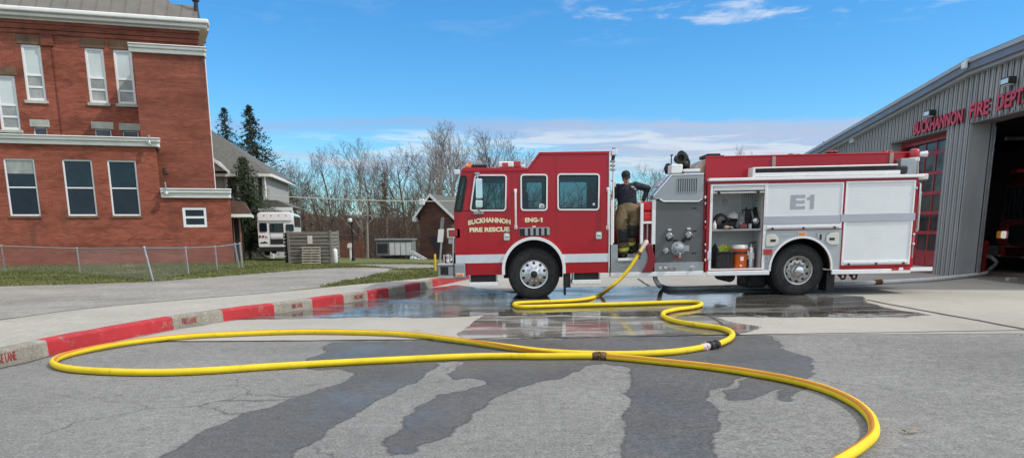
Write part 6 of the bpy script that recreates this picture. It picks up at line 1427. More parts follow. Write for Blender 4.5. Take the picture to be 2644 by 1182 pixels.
MB().box(uB0+.005, uB0+.05, YB+.051, WD-.051, wB0, wB1-.005).box(uB1-.05, uB1-.005, YB+.051, WD-.051, wB0, wB1-.005).build('body_end', 'truck_red', truck); MB().box(uB0+.051, uB1-.051, YB+.052, WD-.052, wB1-.05, wB1-.006).build('body_deck', 'panel_alu', truck)
cd = .62
m = MB().box(comp[0]-.02, comp[0]-.001, YB+.051, cd, comp[2]-.02, comp[3]+.02).box(comp[1]+.001, comp[1]+.02, YB+.051, cd, comp[2]-.02, comp[3]+.02).box(comp[0], comp[1], YB+.051, cd, comp[2]-.02, comp[2]-.001).box(comp[0], comp[1], YB+.051, cd, comp[3]+.001, comp[3]+.02).box(comp[0]-.02, comp[1]+.02, cd+.001, cd+.02, comp[2], comp[3]); m.build('locker_lining', 'comp_grey', truck)
shw = P6(990, 640, .1)[1]; MB().box(comp[0]+.001, comp[1]-.001, YB+.055, cd-.002, shw-.02, shw+.02, .004).build('locker_shelf', 'panel_alu', truck)
m = MB()
for k in range(7): q0 = comp[0]+.75*(comp[1]-comp[0])+k*.045; m.box(q0, q0+.012, cd-.02, cd-.001, shw+.25, comp[3]-.1)
m.build('unistrut', 'galv', truck); q = RR(P6, (893, 424), (928, 468), cd); MB().box(q[0], q[1], cd-.012, cd-.001, q[2], q[3], .003).build('locker_notice', 'decal_grey', truck)
# frame round the open locker, rolled shutter at its top
def ringplate(q, t, y0, y1, mat_, name): return bevelmod(MB().plate([hole(q), hole((q[0]+t, q[1]-t, q[2]+t, q[3]-t))], y0, y1).build(name, mat_, truck), .006)
MB().plate([hole(frb), hole(comp)], YB-.022, YB-.001).build('shutter_frame', 'trim_white', truck)
q = (comp[0], comp[1], P6(990, 382)[1], P6(990, 334)[1]); m = MB()
for k in range(5): m.tube([(q[0]+.01, YB-.005, q[2]+(k+.5)*(q[3]-q[2])/5), (q[1]-.01, YB-.005, q[2]+(k+.5)*(q[3]-q[2])/5)], (q[3]-q[2])/9, 8)
m.build('rolled_shutter', 'rollup_white', truck, 50); MB().tube([(q[0]+.02, YB-.05, q[2]+.045), (q[1]-.02, YB-.05, q[2]+.045)], .011, 6).box(q[0]+.1, q[0]+.14, YB-.07, YB-.01, q[2]-.01, q[2]+.05, .006).box(q[1]-.16, q[1]-.12, YB-.07, YB-.01, q[2]-.01, q[2]+.05, .006).build('lift_bar', 'dark_metal', truck, 50)
# closed shutters
def shutter(q, bar=True):
    t = .035; ringplate(q, t, YB-.026, YB-.001, 'trim_white', 'shutter_frame'); x0, x1, z0, z1 = q[0]+t, q[1]-t, q[2]+t, q[3]-t; n = int((z1-z0)/.028); m = MB(); pr_ = []
    for k in range(n):
        a = z0+(z1-z0)*k/n; h = (z1-z0)/n; pr_ += [(-.0100, a), (-.0108, a+h*.2), (-.011, a+h*.6), (-.0105, a+h*.92)]
    pr_.append((-.004, z1)); v = []; f = []
    for y, z in pr_: v += [(x0, YB+y, z), (x1, YB+y, z)]
    for k in range(len(pr_)-1): f.append((2*k, 2*k+1, 2*k+3, 2*k+2))
    s_ = m.geo(v, f).build('roll_shutter', 'rollup_white', truck)
    MB().box(x0+.005, x1-.005, YB-.04, YB-.012, z0-.004, z0+.05, .008).build('shutter_bar', 'trim_white', s_); MB().tube([(x0+.03, YB-.055, z0-.012), (x1-.03, YB-.055, z0-.012)], .009, 6).build('lift_bar', 'panel_alu', s_, 50)
    for f_ in (.08, .5, .92): xx = x0+(x1-x0)*f_; MB().box(xx-.02, xx+.02, YB-.075, YB-.03, z0-.03, z0+.01, .006).build('shutter_catch', 'rubber_black', s_)
    return x0, x1
qE = RR(P7, (246, 296), (770, 606)); zE0 = P7(500, 606)[1]; zE1 = (P7(250, 302)[1]+P7(770, 288)[1])/2; shutter((P7(246, 450)[0], P7(768, 450)[0], zE0, zE1))
zR0 = (P7(770, 852)[1]+P7(1210, 838)[1])/2; zR1 = (P7(790, 287)[1]+P7(1245, 274)[1])/2; shutter((P7(775, 560)[0], P7(1240, 560)[0], zR0, zR1))
zb0 = P7(500, 567)[1]; zb1 = P7(500, 516)[1]; zc0 = P7(1000, 547)[1]; zc1 = P7(1000, 497)[1]
MB().box(P7(232, 540)[0], P7(748, 540)[0], YB-.034, YB-.0125, zb0, zb1, .002).build('reflective_stripe', 'band_grey', truck); MB().box(P7(752, 520)[0], P7(1254, 520)[0], YB-.035, YB-.0126, (zb0+zc0)/2, (zb1+zc1)/2, .002).build('reflective_stripe', 'band_grey', truck)
q = RR(P6, (782, 792), (806, 850)); MB().box(q[0], q[1], YB-.03, YB-.001, q[2], q[3], .003).build('reflective_stripe', 'band_silver', truck)
def pE(x, y): return T.at(*Z7(x, y), YB-.012)
c_ = pE(505, 423); v, f = text_geo('E', .285, .004, .035, pE(522, 420)[0]-pE(422, 420)[0]); c_ = pE(472, 423)
MB().geo([(x+c_[0], y+YB-.0115, z+c_[1]-.1425) for x, y, z in v], f).build('lettering', 'decal_grey', truck)
digit_one(pE(565, 423)[0], c_[1]-.1425, .285, YB-.016, YB-.0116, 'decal_grey', (pE(592, 420)[0]-pE(530, 420)[0]))
# fender panel
fz1 = P7(300, 616)[1]; fz0 = wB0; fp_ = [(P7(233, 700)[0], fz0), (P7(233, 700)[0], fz1), (P7(757, 700)[0], fz1), (P7(757, 700)[0], fz0), (rcx+rr0, fz0)] + arcB + [(rcx-rr0, fz0)]
MB().plate([fp_], YB-.010, YB-.001).build('fender_panel', 'fender_grey', truck); arch(rcx, rcz, rr0-.01, rr0+.03, fz0, YB-.05, YB-.0105, 'trim_white', 'wheel_arch_trim')
m = MB()
for k in range(24):
    a0, a1 = R(180*k/24), R(180*(k+1)/24); m.geo([(rcx+rr0*math.cos(a0), YB+.05, rcz+rr0*math.sin(a0)), (rcx+rr0*math.cos(a1), YB+.05, rcz+rr0*math.sin(a1)), (rcx+rr0*math.cos(a1), .75, rcz+rr0*math.sin(a1)), (rcx+rr0*math.cos(a0), .75, rcz+rr0*math.sin(a0))], [(0, 1, 2, 3)])
m.box(rcx-rr0, rcx+rr0, .75, .78, wB0, rcz+rr0); m.build('wheel_well', 'rubber_black', truck)
MB().box(comp[1]+.03, rcx-rr0-.01, .05, cd, wB0+.01, rcz).box(rcx+rr0+.01, uB1-.06, .05, .7, wB0+.01, wB1-.06).build('body_core', 'rubber_black', truck)
for pts in (((248, 645), (305, 638), (334, 665), (334, 700), (305, 722), (248, 724)), ((740, 630), (685, 632), (654, 655), (654, 690), (685, 712), (740, 710))):
    o = bevelmod(MB().plate([[P7(*p) for p in pts]], YB-.04, YB-.0105).build('fuel_door', 'beige_plastic', truck), .012); cx = sum(P7(*p)[0] for p in pts)/6; cz = sum(P7(*p)[1] for p in pts)/6; MB().box(cx-.055, cx+.055, YB-.046, YB-.041, cz-.025, cz+.025, .002).build('door_latch', 'rubber_black', o)
q = RR(P7, (590, 632), (645, 690)); MB().plate([round_poly([(q[0], q[3]), (q[1], q[3]), (q[1], q[2]+.05), (q[1]-.05, q[2]), (q[0]+.05, q[2]+.02)], .02)], YB-.03, YB-.0105).build('switch_plate', 'fender_grey', truck); MB().box((q[0]+q[1])/2-.02, (q[0]+q[1])/2+.02, YB-.04, YB-.031, q[2]+.04, q[3]-.03, .008).build('switch', 'rubber_black', truck)
def lamp_box(a, b, mat_, name='marker_lamp', frame_='trim_white', fn=P7):
    q = RR(fn, a, b); l_ = MB().box(q[0], q[1], YB-.03, YB-.0106, q[2], q[3], .005).build(name, frame_, truck); MB().box(q[0]+.012, q[1]-.012, YB-.042, YB-.031, q[2]+.01, q[3]-.01, .005).build('lens', mat_, l_)
lamp_box((468, 626), (520, 652), 'lamp_amber'); lamp_box((230, 738), (294, 780), 'lamp_red', 'warning_lamp', 'chrome')
q = RR(P7, (238, 788), (268, 832)); MB().plate([rrect(*q, .03), offset_poly(rrect(*q, .03), .018)], YB-.025, YB-.0106).build('tie_ring', 'chrome', truck)
# rails and trim of the body
for a, b in (((775, 935, 6), (272, 886, 7)), ((690, 890, 7), (1222, 866, 7))):
    fa, fb = (P6 if a[2] == 6 else P7), (P6 if b[2] == 6 else P7); u0, w0 = fa(a[0], a[1]); u1, w1 = fb(b[0], b[1]); zt = (w0+w1)/2; MB().box(u0, u1, YB-.05, YB-.0005, zt-.085, zt+.01, .012).build('rub_rail', 'trim_white', truck)
zt = (P6(800, 280)[1]+P7(1260, 240)[1])/2+.012; zt1 = wB1; MB().box(uB0+.01, uB1+.06, YB-.06, .06, zt1+.004, zt1+.065, .012).build('top_rail', 'trim_white', truck)
q = RR(P7, (1280, 234), (1342, 272)); MB().box(q[0], q[1], YB-.04, .1, q[2], q[3], .02).build('rail_end', 'beige_plastic', truck)
# hose bed
hb0 = zt1+.05; YH = .30; hbL = (P6(775, 128, YH)[0]); hbR = P7(1238, 90, YH)[0]; hz0, hz1 = P6(775, 128, YH)[1], P7(1238, 92, YH)[1]; hz = (hz0+hz1)/2
bevelmod(MB().plate([[(hbL, hb0), (hbL, hz0), (hbR, hz1), (hbR, hb0)]], YH, YH+.03).build('hose_bed_side', 'truck_red', truck), .006); MB().plate([[(hbL, hb0), (hbL, hz0), (hbR, hz1), (hbR, hb0)]], WD-.33, WD-.30).build('hose_bed_side', 'truck_red', truck)
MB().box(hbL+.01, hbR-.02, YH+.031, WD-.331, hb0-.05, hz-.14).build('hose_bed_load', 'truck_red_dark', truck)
MB().tube([(hbL, YH+.01, hz0+.005), (hbR, YH+.01, hz1+.005)], .02, 6).build('hose_bed_edge', 'truck_red', truck, 60)
for a, b in (((298, 122), (318, 190)), ((1092, 98), (1112, 170))): q = RR(P7, a, b, YH); MB().box(q[0], q[1], YH-.02, YH-.001, q[2], q[3]+.02).build('stanchion', 'tan_panel', truck)
q = RR(P6, (1245, 125), (1268, 198), YH); 
tp_ = [P6(*p, .4) for p in ((775, 138), (702, 196), (692, 245), (775, 245))]; MB().plate([tp_], .4, WD-.4).build('bed_front_slope', 'tan_panel', truck)
roofbox(P6, (785, 100), (880, 124), .5, 1.2, 'roof_hatch', 'olive_dark'); roofbox(P6, (860, 112), (905, 126), .5, 1.2, 'roof_hatch_end', 'olive_dark', .01)
m = MB(); 
for a in ((425, 96), (470, 98), (690, 76), (715, 74), (1060, 78), (1090, 76)): u, w_ = P7(a[0], a[1]+14, .9); m.ball((u, .9, w_+.01), .06, 6, (1.6, 1, .6))
m.build('folded_hose', 'truck_red_dark', truck, 50)
# ladder in its rack
YL = -.02; rk0 = RR(P7, (165, 208), (1157, 264), YL); z0a = P7(165, 265, YL)[1]; z1a = P7(1157, 236, YL)[1]
zl = (P7(600, 250, YL)[1]); 
rackp = [(P7(165, 240, YL)[0], zt1+.07), (P7(1160, 220, YL)[0], zt1+.07)]
x0, x1 = rackp[0][0], rackp[1][0]; zz = (P7(165, 232, YL)[1]+P7(1157, 205, YL)[1])/2
bevelmod(MB().box(x0, x1, YL-.03, YL-.005, zt1+.075, zz).build('ladder_rack', 'trim_white', truck), .006)
lz = (P7(185, 208, .05)[1]+P7(1150, 184, .05)[1])/2
lad = MB().box(x0+.08, x1+.02, .0, .05, zt1+.09, lz+.02, .01).box(x0+.08, x1+.02, .20, .25, zt1+.09, lz+.02, .01).build('ladder', 'rubber_black', truck); m = MB(); k = x0+.3
while k < x1-.1: m.tube([(k, .05, lz-.08), (k, .2, lz-.08)], .015, 6); k += .33
m.build('ladder_rungs', 'panel_alu', lad, 50); MB().tube([(x0+.03, -.012, lz+.03), (x1-.05, -.012, lz+.04)], .016, 6).build('rack_bar', 'trim_white', truck, 60)
for xx in (x0-.005, ): MB().plate([[(xx, zt1+.07), (xx+.045, zt1+.07), (xx+.045, lz+.045), (xx, lz+.045)]], YL-.04, .27).build('rack_end', 'trim_white', truck)
roofbox(P7, (1150, 178), (1216, 230), .02, .3, 'rack_roller', 'rubber_black', .03)
# tail: beacon, cabinets, rails, tailboard
roofbox(P7, (1170, 128), (1272, 236), .1, .5, 'tail_cabinet', 'panel_alu', .01); u, w_ = P7(1262, 92, .2); bz = MB().lathe([(.10, -.09), (.11, -.02), (.10, .05), (.06, .085), (0, .09)], (u, .2, w_), 'z', 18).build('beacon', 'lamp_red', truck, 50); MB().lathe([(.08, -.18), (.105, -.16), (.105, -.092), (0, -.092)], (u, .2, w_), 'z', 16).build('beacon_base', 'trim_white', bz, 40)
u, w_ = P7(1322, 99, .15); MB().lathe([(0, -.12), (.035, -.1), (.06, .06), (.065, .1), (0, .105)], (u-.04, .15, w_), 'x', 16).build('tail_floodlight', 'lamp_clear', truck, 40); MB().box(P7(1262, 110, .2)[0], u, .14, .18, w_-.05, w_-.02).build('lamp_arm', 'galv', truck)
MB().tube([(P7(1282, 130, .1)[0], .12, P7(1282, 115, .1)[1]), (P7(1282, 240, .1)[0], .12, P7(1282, 236, .1)[1])], .025, 8).build('tail_post', 'tan_panel', truck, 50)
rail(lambda x, y: (P7(x, y)[0], P7(x, y)[1]), (1290, 302), (1272, 612), .022, 'chrome', 'grab_rail', .06); p, q = P7(1286, 350), P7(1272, 590); MB().box(q[0]-.03, q[0]+.05, -.03, .03, q[1], p[1], .02).build('tail_lamp_housing', 'panel_alu', truck)
for yv in (330, 640, 705): u, w_ = P7(1280-.05*yv, yv); MB().ball((u, -.05, w_), .032, 6).build('tail_knob', 'chrome', truck, 50)
u0, w0 = P7(1252, 640); u1, w1 = P7(1238, 800); MB().tube([(u0, -.02, w0), (u1, -.02, w1)], .015, 8).build('tail_rod', 'panel_alu', truck, 50)
q = RR(P7, (1225, 862), (1372, 884)); MB().box(uB1-.02, q[1], .0, WD, q[2], q[3]-.005, .01).build('tailboard', 'tread_plate', truck); MB().box(uB1-.05, q[1]+.01, -.035, -.001, q[2]-.01, q[3]-.006, .008).build('tailboard_edge', 'trim_white', truck)
for a, b, mt in (((1094, 864), (1138, 882), 'lamp_red'), ((1142, 862), (1168, 880), 'screen_white'), ((1172, 861), (1218, 879), 'lamp_red')): q = RR(P7, a, b); MB().box(q[0], q[1], YB-.056, YB-.051, q[2], q[3]-.004).build('reflector', mt, truck)
tl = RR(P7, (1250, 560), (1290, 640)); MB().box(uB1-.003, uB1+.05, .15, .5, tl[2], tl[3], .02).build('tail_lamp', 'lamp_red', truck)
# small fittings between pump panel and body
for yv, mt in ((410, 'trim_white'), (455, 'fender_grey'), (585, 'chrome'), (625, 'lamp_red'), (745, 'chrome'), (790, 'fender_grey'), (852, 'gold_leaf')): u, w_ = P6(768, yv); MB().ball((u, -.03, w_), .027, 7, (.7, .8, 1.3)).build('side_fitting', mt, truck, 50)
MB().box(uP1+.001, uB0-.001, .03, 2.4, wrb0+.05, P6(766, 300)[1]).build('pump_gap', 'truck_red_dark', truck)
# ================================================================== gear in the open locker
def tl(u, y, w_): return TM @ Vector((u, y, w_))
TROT = (0, -math.atan(TILT), 0)
mk('cooler_orange', (.75, .13, .015), .4, 0, .06, 4); mk('cooler_white', (.75, .73, .70), .5, 0, .05, 4); mk('steel_bright', (.55, .55, .55), .25, .9, .06, 5); mk('lime', (.38, .46, .04), .7, 0, .2, 8); mk('grey_cloth', (.16, .165, .17), .9, 0, .25, 8, .4, 20)
mk('helmet_grey', (.42, .41, .38), .5, 0, .15, 8); mk('tan_cloth', (.38, .29, .20), .9, 0, .2, 8, .4, 20); mk('black_cloth', (.016, .016, .018), .85, 0, .3, 8, .4, 20); mk('maroon', (.14, .03, .03), .7, 0, .2, 8)
L6 = lambda x, y, off: T.at(*Z6(x, y), off)
def locker(name, label, cat, x, ybase, off): u, w_ = L6(x, ybase, off); return thing(name, label, cat, tl(u, off, w_), TROT)
fl = comp[2]+.002; sh = shw+.022
def base_at(x, off, w_): return tl(L6(x, 600, off)[0], off, w_)
def ltag(name, label, cat, x, off, w_): return thing(name, label, cat, base_at(x, off, w_), TROT)
k6 = 1/2.742*15.45/F_
o = ltag('water_cooler', 'orange round drinks cooler with white lid in the open locker', 'cooler', 1022, .20, fl); r_ = 54*k6; h = 140*k6
MB().lathe([(r_*.86, 0), (r_*.9, .01), (r_, h*.9), (r_*1.03, h*.92), (r_*1.03, h*.97), (0, h*.97)], (0, 0, 0), 'z', 28).build('body', 'cooler_orange', o, 40); MB().lathe([(r_*1.06, h*.972), (r_*1.06, h*1.1), (r_*.95, h*1.16), (0, h*1.17)], (0, 0, 0), 'z', 28).build('lid', 'cooler_white', o, 40)
for s_ in (-1, 1): MB().box(s_*r_*1.02-.02, s_*r_*1.02+.02, -.04, .04, h*.62, h*.86, .012).build('handle', 'cooler_white', o)
MB().lathe([(r_*.985, 0), (r_*1.0, h*.16), (r_*.97, h*.16)], (0, 0, h*.68), 'z', 28).build('dark_band', 'maroon', o, 40); MB().box(-.03, .04, -r_*1.0-.004, -r_*.9, h*.36, h*.56, .004).build('sticker', 'cooler_white', o); MB().lathe([(.02, 0), (.02, -.05), (0, -.05)], (-.02, -r_*.86, .05), 'y', 10).build('tap', 'cooler_white', o, 40)
o = ltag('fire_extinguisher', 'silver water extinguisher standing right of the orange cooler', 'extinguisher', 1102, .22, fl); r_ = 24*k6; h = 150*k6
MB().lathe([(r_, 0), (r_, h*.88), (r_*.75, h*.97), (r_*.3, h), (r_*.3, h+.05), (0, h+.05)], (0, 0, 0), 'z', 22).build('cylinder', 'steel_bright', o, 40); MB().box(-.06, .10, -.015, .015, h+.05, h+.075, .005).box(-.02, .11, -.012, .012, h+.085, h+.10, .004).tube([(-.03, 0, h+.03), (-r_-.02, -.02, h*.95), (-r_-.025, -.02, h*.5), (-r_-.02, -.02, h*.2)], .011, 6).build('valve_head', 'rubber_black', o, 40); MB().lathe([(r_*1.01, 0), (r_*1.01, h*.3)], (0, 0, h*.4), 'z', 22).build('label_band', 'cooler_white', o, 40)
o = ltag('black_crate', 'black open crate holding lime green gloves at the locker floor', 'crate', 905, .20, fl); w2 = 58*k6; h = 118*k6
m = MB().box(-w2, w2, -.15, -.14, 0, h).box(-w2, w2, .14, .15, 0, h).box(-w2, -w2+.012, -.139, .139, 0, h).box(w2-.012, w2, -.139, .139, 0, h).box(-w2, w2, -.139, .139, 0, .012).box(-w2-.01, w2+.01, -.165, -.151, h-.03, h, .005); m.build('crate_shell', 'black_cloth', o)
r2 = random.Random(5)
for j in range(3):
    m = MB(); bx_ = (-.06, .03, .09)[j]
    for k in range(5): a = -.6+.3*k+r2.uniform(-.1, .1); p0 = Vector((bx_+.012*(k-2), -.05+.05*j, h-.04)); m.tube([p0, p0+Vector((.05*math.sin(a), -.02, .11)), p0+Vector((.12*math.sin(a), -.05, .19-.03*abs(k-2)))], [.022, .019, .012], 7)
    g_ = m.build('glove', 'lime', None, 60); g_.location = base_at(905, .20, fl); tag(g_, ('lime green glove leaning left out of the black crate', 'lime green glove in the middle of the black crate', 'lime green glove leaning right out of the black crate')[j], 'glove')
o = ltag('tool_roll', 'tall dark bundle squeezed at the left end of the locker floor', 'bundle', 846, .3, fl); MB().tube([(0, 0, 0), (.01, 0, .2), (-.01, 0, .42), (0, .02, .5)], [.06, .07, .06, .02], 10).build('roll', 'black_cloth', o, 50)
o = ltag('red_pump_can', 'dark maroon can behind the cooler and extinguisher', 'can', 1132, .42, fl); MB().lathe([(.06, 0), (.065, .02), (.065, .3), (.03, .36), (.03, .4), (0, .4)], (0, 0, 0), 'z', 16).build('can', 'maroon', o, 40)
# upper shelf
o = ltag('safety_helmet', 'pale grey helmet on top of the shelf clutter', 'helmet', 958, .26, sh+.20)
m = MB().lathe([(.15, 0), (.155, .01), (.125, .02), (.12, .06), (.09, .12), (.04, .145), (0, .15)], (0, 0, 0), 'z', 24); m.xform(Matrix.Rotation(R(15), 4, 'Y') @ Matrix.Diagonal((1.15, 1, 1, 1))); m.build('shell', 'helmet_grey', o, 50); MB().box(-.01, .01, -.12, .12, .10, .158, .008).build('ridge', 'helmet_grey', o)
o = ltag('kit_bag', 'black kit bag under the grey helmet on the shelf', 'bag', 955, .27, sh); MB().box(-.19, .19, -.13, .13, 0, .19, .06, 4).build('bag_body', 'black_cloth', o, 60); MB().tube([(-.1, -.12, .16), (-.06, -.17, .20), (.06, -.17, .2), (.1, -.12, .16)], .013, 6).build('strap', 'rubber_black', o, 50)
def coil(x, off, w_, label, R_, r_, mt, n=4, flat=False):
    o = ltag('hose_coil', label, 'coil', x, off, w_); m = MB()
    pts = [(R_*(1-.05*k/12)*math.cos(k*math.pi/6), -.03*k/12, R_+r_+R_*(1-.04*k/12)*math.sin(k*math.pi/6)) for k in range(12*n)]; m.tube(pts, r_, 8); m.build('loops', mt, o, 60)
coil(876, .18, sh, 'coiled black hose at the left of the locker shelf', .14, .026, 'black_cloth')
o = ltag('gear_sack', 'large black sack behind the mask at the right end of the shelf', 'sack', 1118, .42, sh); MB().lathe([(.10, 0), (.15, .05), (.14, .22), (.08, .34), (.03, .40), (.05, .44), (0, .44)], (0, 0, 0), 'z', 14).build('cloth', 'black_cloth', o, 60)
o = ltag('webbing', 'tangle of dark straps heaped in front of the coiled hose', 'straps', 890, .06, sh); m = MB()
for k in range(7): a = k*.9; m.tube([(math.cos(a)*.09, math.sin(a)*.04, .02), (math.cos(a+1)*.07, math.sin(a+1)*.05, .09+.02*(k % 3)), (math.cos(a+2)*.10, math.sin(a+2)*.04, .05), (math.cos(a+3)*.08, math.sin(a+3)*.05, .02)], .012, 6)
m.build('straps', 'black_cloth', o, 60)
o = ltag('grey_sack', 'grey cloth sack leaning in the middle of the shelf', 'sack', 1008, .15, sh); MB().lathe([(.06, 0), (.09, .03), (.085, .14), (.05, .24), (.025, .27), (.045, .31), (0, .31)], (0, 0, 0), 'z', 14).xform(Matrix.Rotation(R(14), 4, 'Y')).build('cloth', 'grey_cloth', o, 60)
o = ltag('air_pack', 'black breathing pack standing upright on the shelf', 'air pack', 1062, .26, sh); MB().lathe([(.07, 0), (.085, .03), (.085, .32), (.05, .38), (.02, .4), (.02, .44), (0, .44)], (0, .05, 0), 'z', 18).build('cylinder', 'rubber_black', o, 40); MB().box(-.11, .11, -.05, -.02, .02, .40, .02).build('back_frame', 'black_cloth', o); MB().tube([(-.08, -.06, .36), (-.10, -.12, .2), (-.06, -.06, .05)], .018, 6).tube([(.08, -.06, .36), (.10, -.12, .2), (.06, -.06, .05)], .018, 6).build('harness', 'grey_cloth', o, 50)
o = ltag('face_mask', 'black face mask with clear lens at the right of the shelf', 'mask', 1120, .2, sh+.02); MB().ball((0, 0, .12), .11, 9, (1, .8, 1.15)).build('mask_body', 'rubber_black', o, 60); MB().ball((0, -.06, .13), .075, 8, (1, .6, 1)).build('lens', 'steel_bright', o, 60); MB().lathe([(.035, 0), (.035, -.06), (.02, -.07), (0, -.07)], (0, -.06, .04), 'y', 12).build('filter', 'black_cloth', o, 40)
o = ltag('work_glove', 'tan leather work glove lying on the shelf edge', 'glove', 924, .02, sh); m = MB().box(-.06, .04, -.05, .05, 0, .07, .03, 3)
for k in range(4): m.tube([(.03, -.04+.026*k, .04), (.09, -.045+.03*k, .035), (.12, -.045+.03*k, .015)], [.015, .014, .01], 6)
m.build('leather', 'tan_cloth', o, 60)
o = ltag('spray_bottle', 'white plastic bottle at the left end of the shelf', 'bottle', 836, .06, sh); MB().lathe([(.035, 0), (.04, .01), (.04, .1), (.018, .14), (.018, .17), (0, .17)], (0, 0, 0), 'z', 14).build('bottle_body', 'cooler_white', o, 50); MB().lathe([(.02, .172), (.02, .195), (0, .195)], (0, 0, 0), 'z', 12).build('cap', 'maroon', o, 40)
o = ltag('maroon_case', 'maroon tool case lying between sack and breathing pack', 'case', 1035, .08, sh); MB().box(-.08, .08, -.06, .06, 0, .09, .015).build('case_shell', 'maroon', o); MB().tube([(-.03, 0, .09), (-.02, 0, .115), (.02, 0, .115), (.03, 0, .09)], .007, 6).build('handle', 'rubber_black', o, 40)
o = ltag('radio_box', 'small pale radio on the shelf right of the black pack', 'radio', 1088, .05, sh); MB().box(-.03, .03, -.02, .02, 0, .10, .008).build('radio_case', 'helmet_grey', o); MB().tube([(.018, 0, .1), (.018, 0, .2)], .005, 6).build('aerial', 'rubber_black', o)
# ================================================================== hoses
def hose_mat(name, col, stripe, sw=.07, white=False):
    m, nt, b, tc = newmat(name); uv = nt.n.new('ShaderNodeUVMap'); uv.uv_map = 'UVMap'; sp = nt.n.new('ShaderNodeSeparateXYZ'); nt.link(uv.outputs[0], sp.inputs[0])
    c = nt.ramp(nt.noise(tc.outputs['Object'], 3.2, 6, .65), ((.3, tuple(q*.82 for q in col)), (.65, col)))
    c = nt.mix(nt.maprange(nt.noise(tc.outputs['Object'], 9, 5, .7), .56, .76, 0, .6), c, tuple(q*.28+.01 for q in col)); c = nt.mix(nt.maprange(nt.noise(tc.outputs['Object'], 1.7, 6, .7), .52, .72, 0, .35), c, tuple(q*.55+.02 for q in col))
    if stripe:
        d = nt.math('ABSOLUTE', nt.math('SUBTRACT', sp.outputs[0], .5)); s_ = nt.math('MULTIPLY', nt.maprange(d, .018, .03), nt.maprange(d, .07, .085, 1, 0)); s2 = nt.maprange(d, .012, .024, 1, 0)
        c = nt.mix(nt.math('MULTIPLY', s_, .85), c, stripe); c = nt.mix(nt.math('MULTIPLY', s2, .8), c, (.30, .03, .015))
    nt.link(c, b.inputs['Base Color']); b.inputs['Roughness'].default_value = .72
    w_ = nt.n.new('ShaderNodeTexWave'); w_.inputs['Scale'].default_value = 60; w_.bands_direction = 'Y'; nt.link(uv.outputs[0], w_.inputs['Vector'])
    bn = nt.n.new('ShaderNodeBump'); bn.inputs['Strength'].default_value = .25; bn.inputs['Distance'].default_value = .003; nt.link(w_.outputs['Fac'], bn.inputs['Height']); nt.link(bn.outputs[0], b.inputs['Normal']); MAT[name] = m
hose_mat('hose_yellow', (.84, .62, .012), (.55, .12, .015)); hose_mat('hose_grey', (.85, .85, .86), None); mk('brass_old', (.16, .09, .04), .5, .6, .3, 12); mk('tape_pink', (.60, .47, .44), .5, .1, .15, 10)
def hose(pts, r, mat_, name, label, spin=0.0, n=14, sub=.06, twist=None, cat='hose'):
    P = catmull(pts, sub); o0 = P[0].copy(); v = []; f = []; uvs = []; L = 0
    for i, p in enumerate(P):
        t = (P[min(i+1, len(P)-1)]-P[max(i-1, 0)]).normalized(); up = Vector((0, 0, 1)) if abs(t.z) < .95 else Vector((0, 1, 0)); N = (up-t*up.dot(t)).normalized(); Bv = t.cross(N)
        if i: L += (p-P[i-1]).length
        rr = r*(1+.025*noise.noise(Vector((L*1.3, 3, 1))))
        for k in range(n): a = 2*math.pi*k/n; v.append(p-o0+(N*math.cos(a)*.97+Bv*math.sin(a))*rr)
    for i in range(len(P)-1):
        for k in range(n): f.append((i*n+k, i*n+(k+1) % n, (i+1)*n+(k+1) % n, (i+1)*n+k))
    mb = MB().geo(v, f); o = mb.build(name, mat_, None, 80); o.location = o0; me = o.data; uvl = me.uv_layers.new(name='UVMap'); acc = [0.0]
    for a, b in zip(P, P[1:]): acc.append(acc[-1]+(b-a).length)
    for poly in me.polygons:
        i = poly.index//n; k = poly.index % n; loc = ((k, i), (k+1, i), (k+1, i+1), (k, i+1)); 
        idx = {i*n+k: (k, i), i*n+(k+1) % n: (k+1, i), (i+1)*n+(k+1) % n: (k+1, i+1), (i+1)*n+k: (k, i+1)}
        for li in poly.loop_indices:
            kk, ii = idx[me.loops[li].vertex_index]; tw = spin + (twist(acc[ii]/acc[-1]) if twist else 0)
            uvl.data[li].uv = ((kk/n)+tw, acc[ii])
    tag(o, label, cat); return o, P
HR = .0385
def hg(z, *pts, r=HR, lift=.004): return [G(*z(*p), z=None, add=0) + Vector((0, 0, 0)) for p in pts]
def on_top(z, pts, r=HR):
    out = []
    for p in pts:
        d = ray(*z(*p)); zz = r
        for _ in range(5): t = (zz-CAMH)/d.z; q = CAMPOS+d*t; zz = r*.96+gz(q.x)+(.011 if q.y > 8.9 else .003)
        out.append(q)
    return out
wrapu = lambda f: f
y0 = pT.y
u_, w_ = P6(338, 742); start = tl(u_, -.10, w_)
def air(x, y, z, off): u, w2 = T.at(*z(x, y), off); return tl(u, off, w2)
h1 = [air(322, 772, Z6, -.16), air(276, 848, Z6, -.22), air(232, 915, Z6, -.26), air(170, 985, Z6, -.30), air(100, 1045, Z6, -.32)] + on_top(Z5, [(1180, 1048), (1080, 1078), (960, 1090), (800, 1097), (690, 1101)])
h1 += on_top(Z10, [(200, 150), (193, 158), (215, 166), (300, 165), (500, 158), (750, 151), (950, 144), (1040, 144), (1066, 151), (1058, 161), (1020, 170), (950, 179), (900, 190), (886, 202), (900, 217), (960, 236), (1060, 252), (1150, 264), (1200, 280), (1212, 298), (1195, 318), (1160, 335), (1142, 341)])
hoseA, PA = hose(h1, HR, 'hose_yellow', 'fire_hose', 'yellow fire hose dropping from the engine and doubling back on the wet slab', -.10)
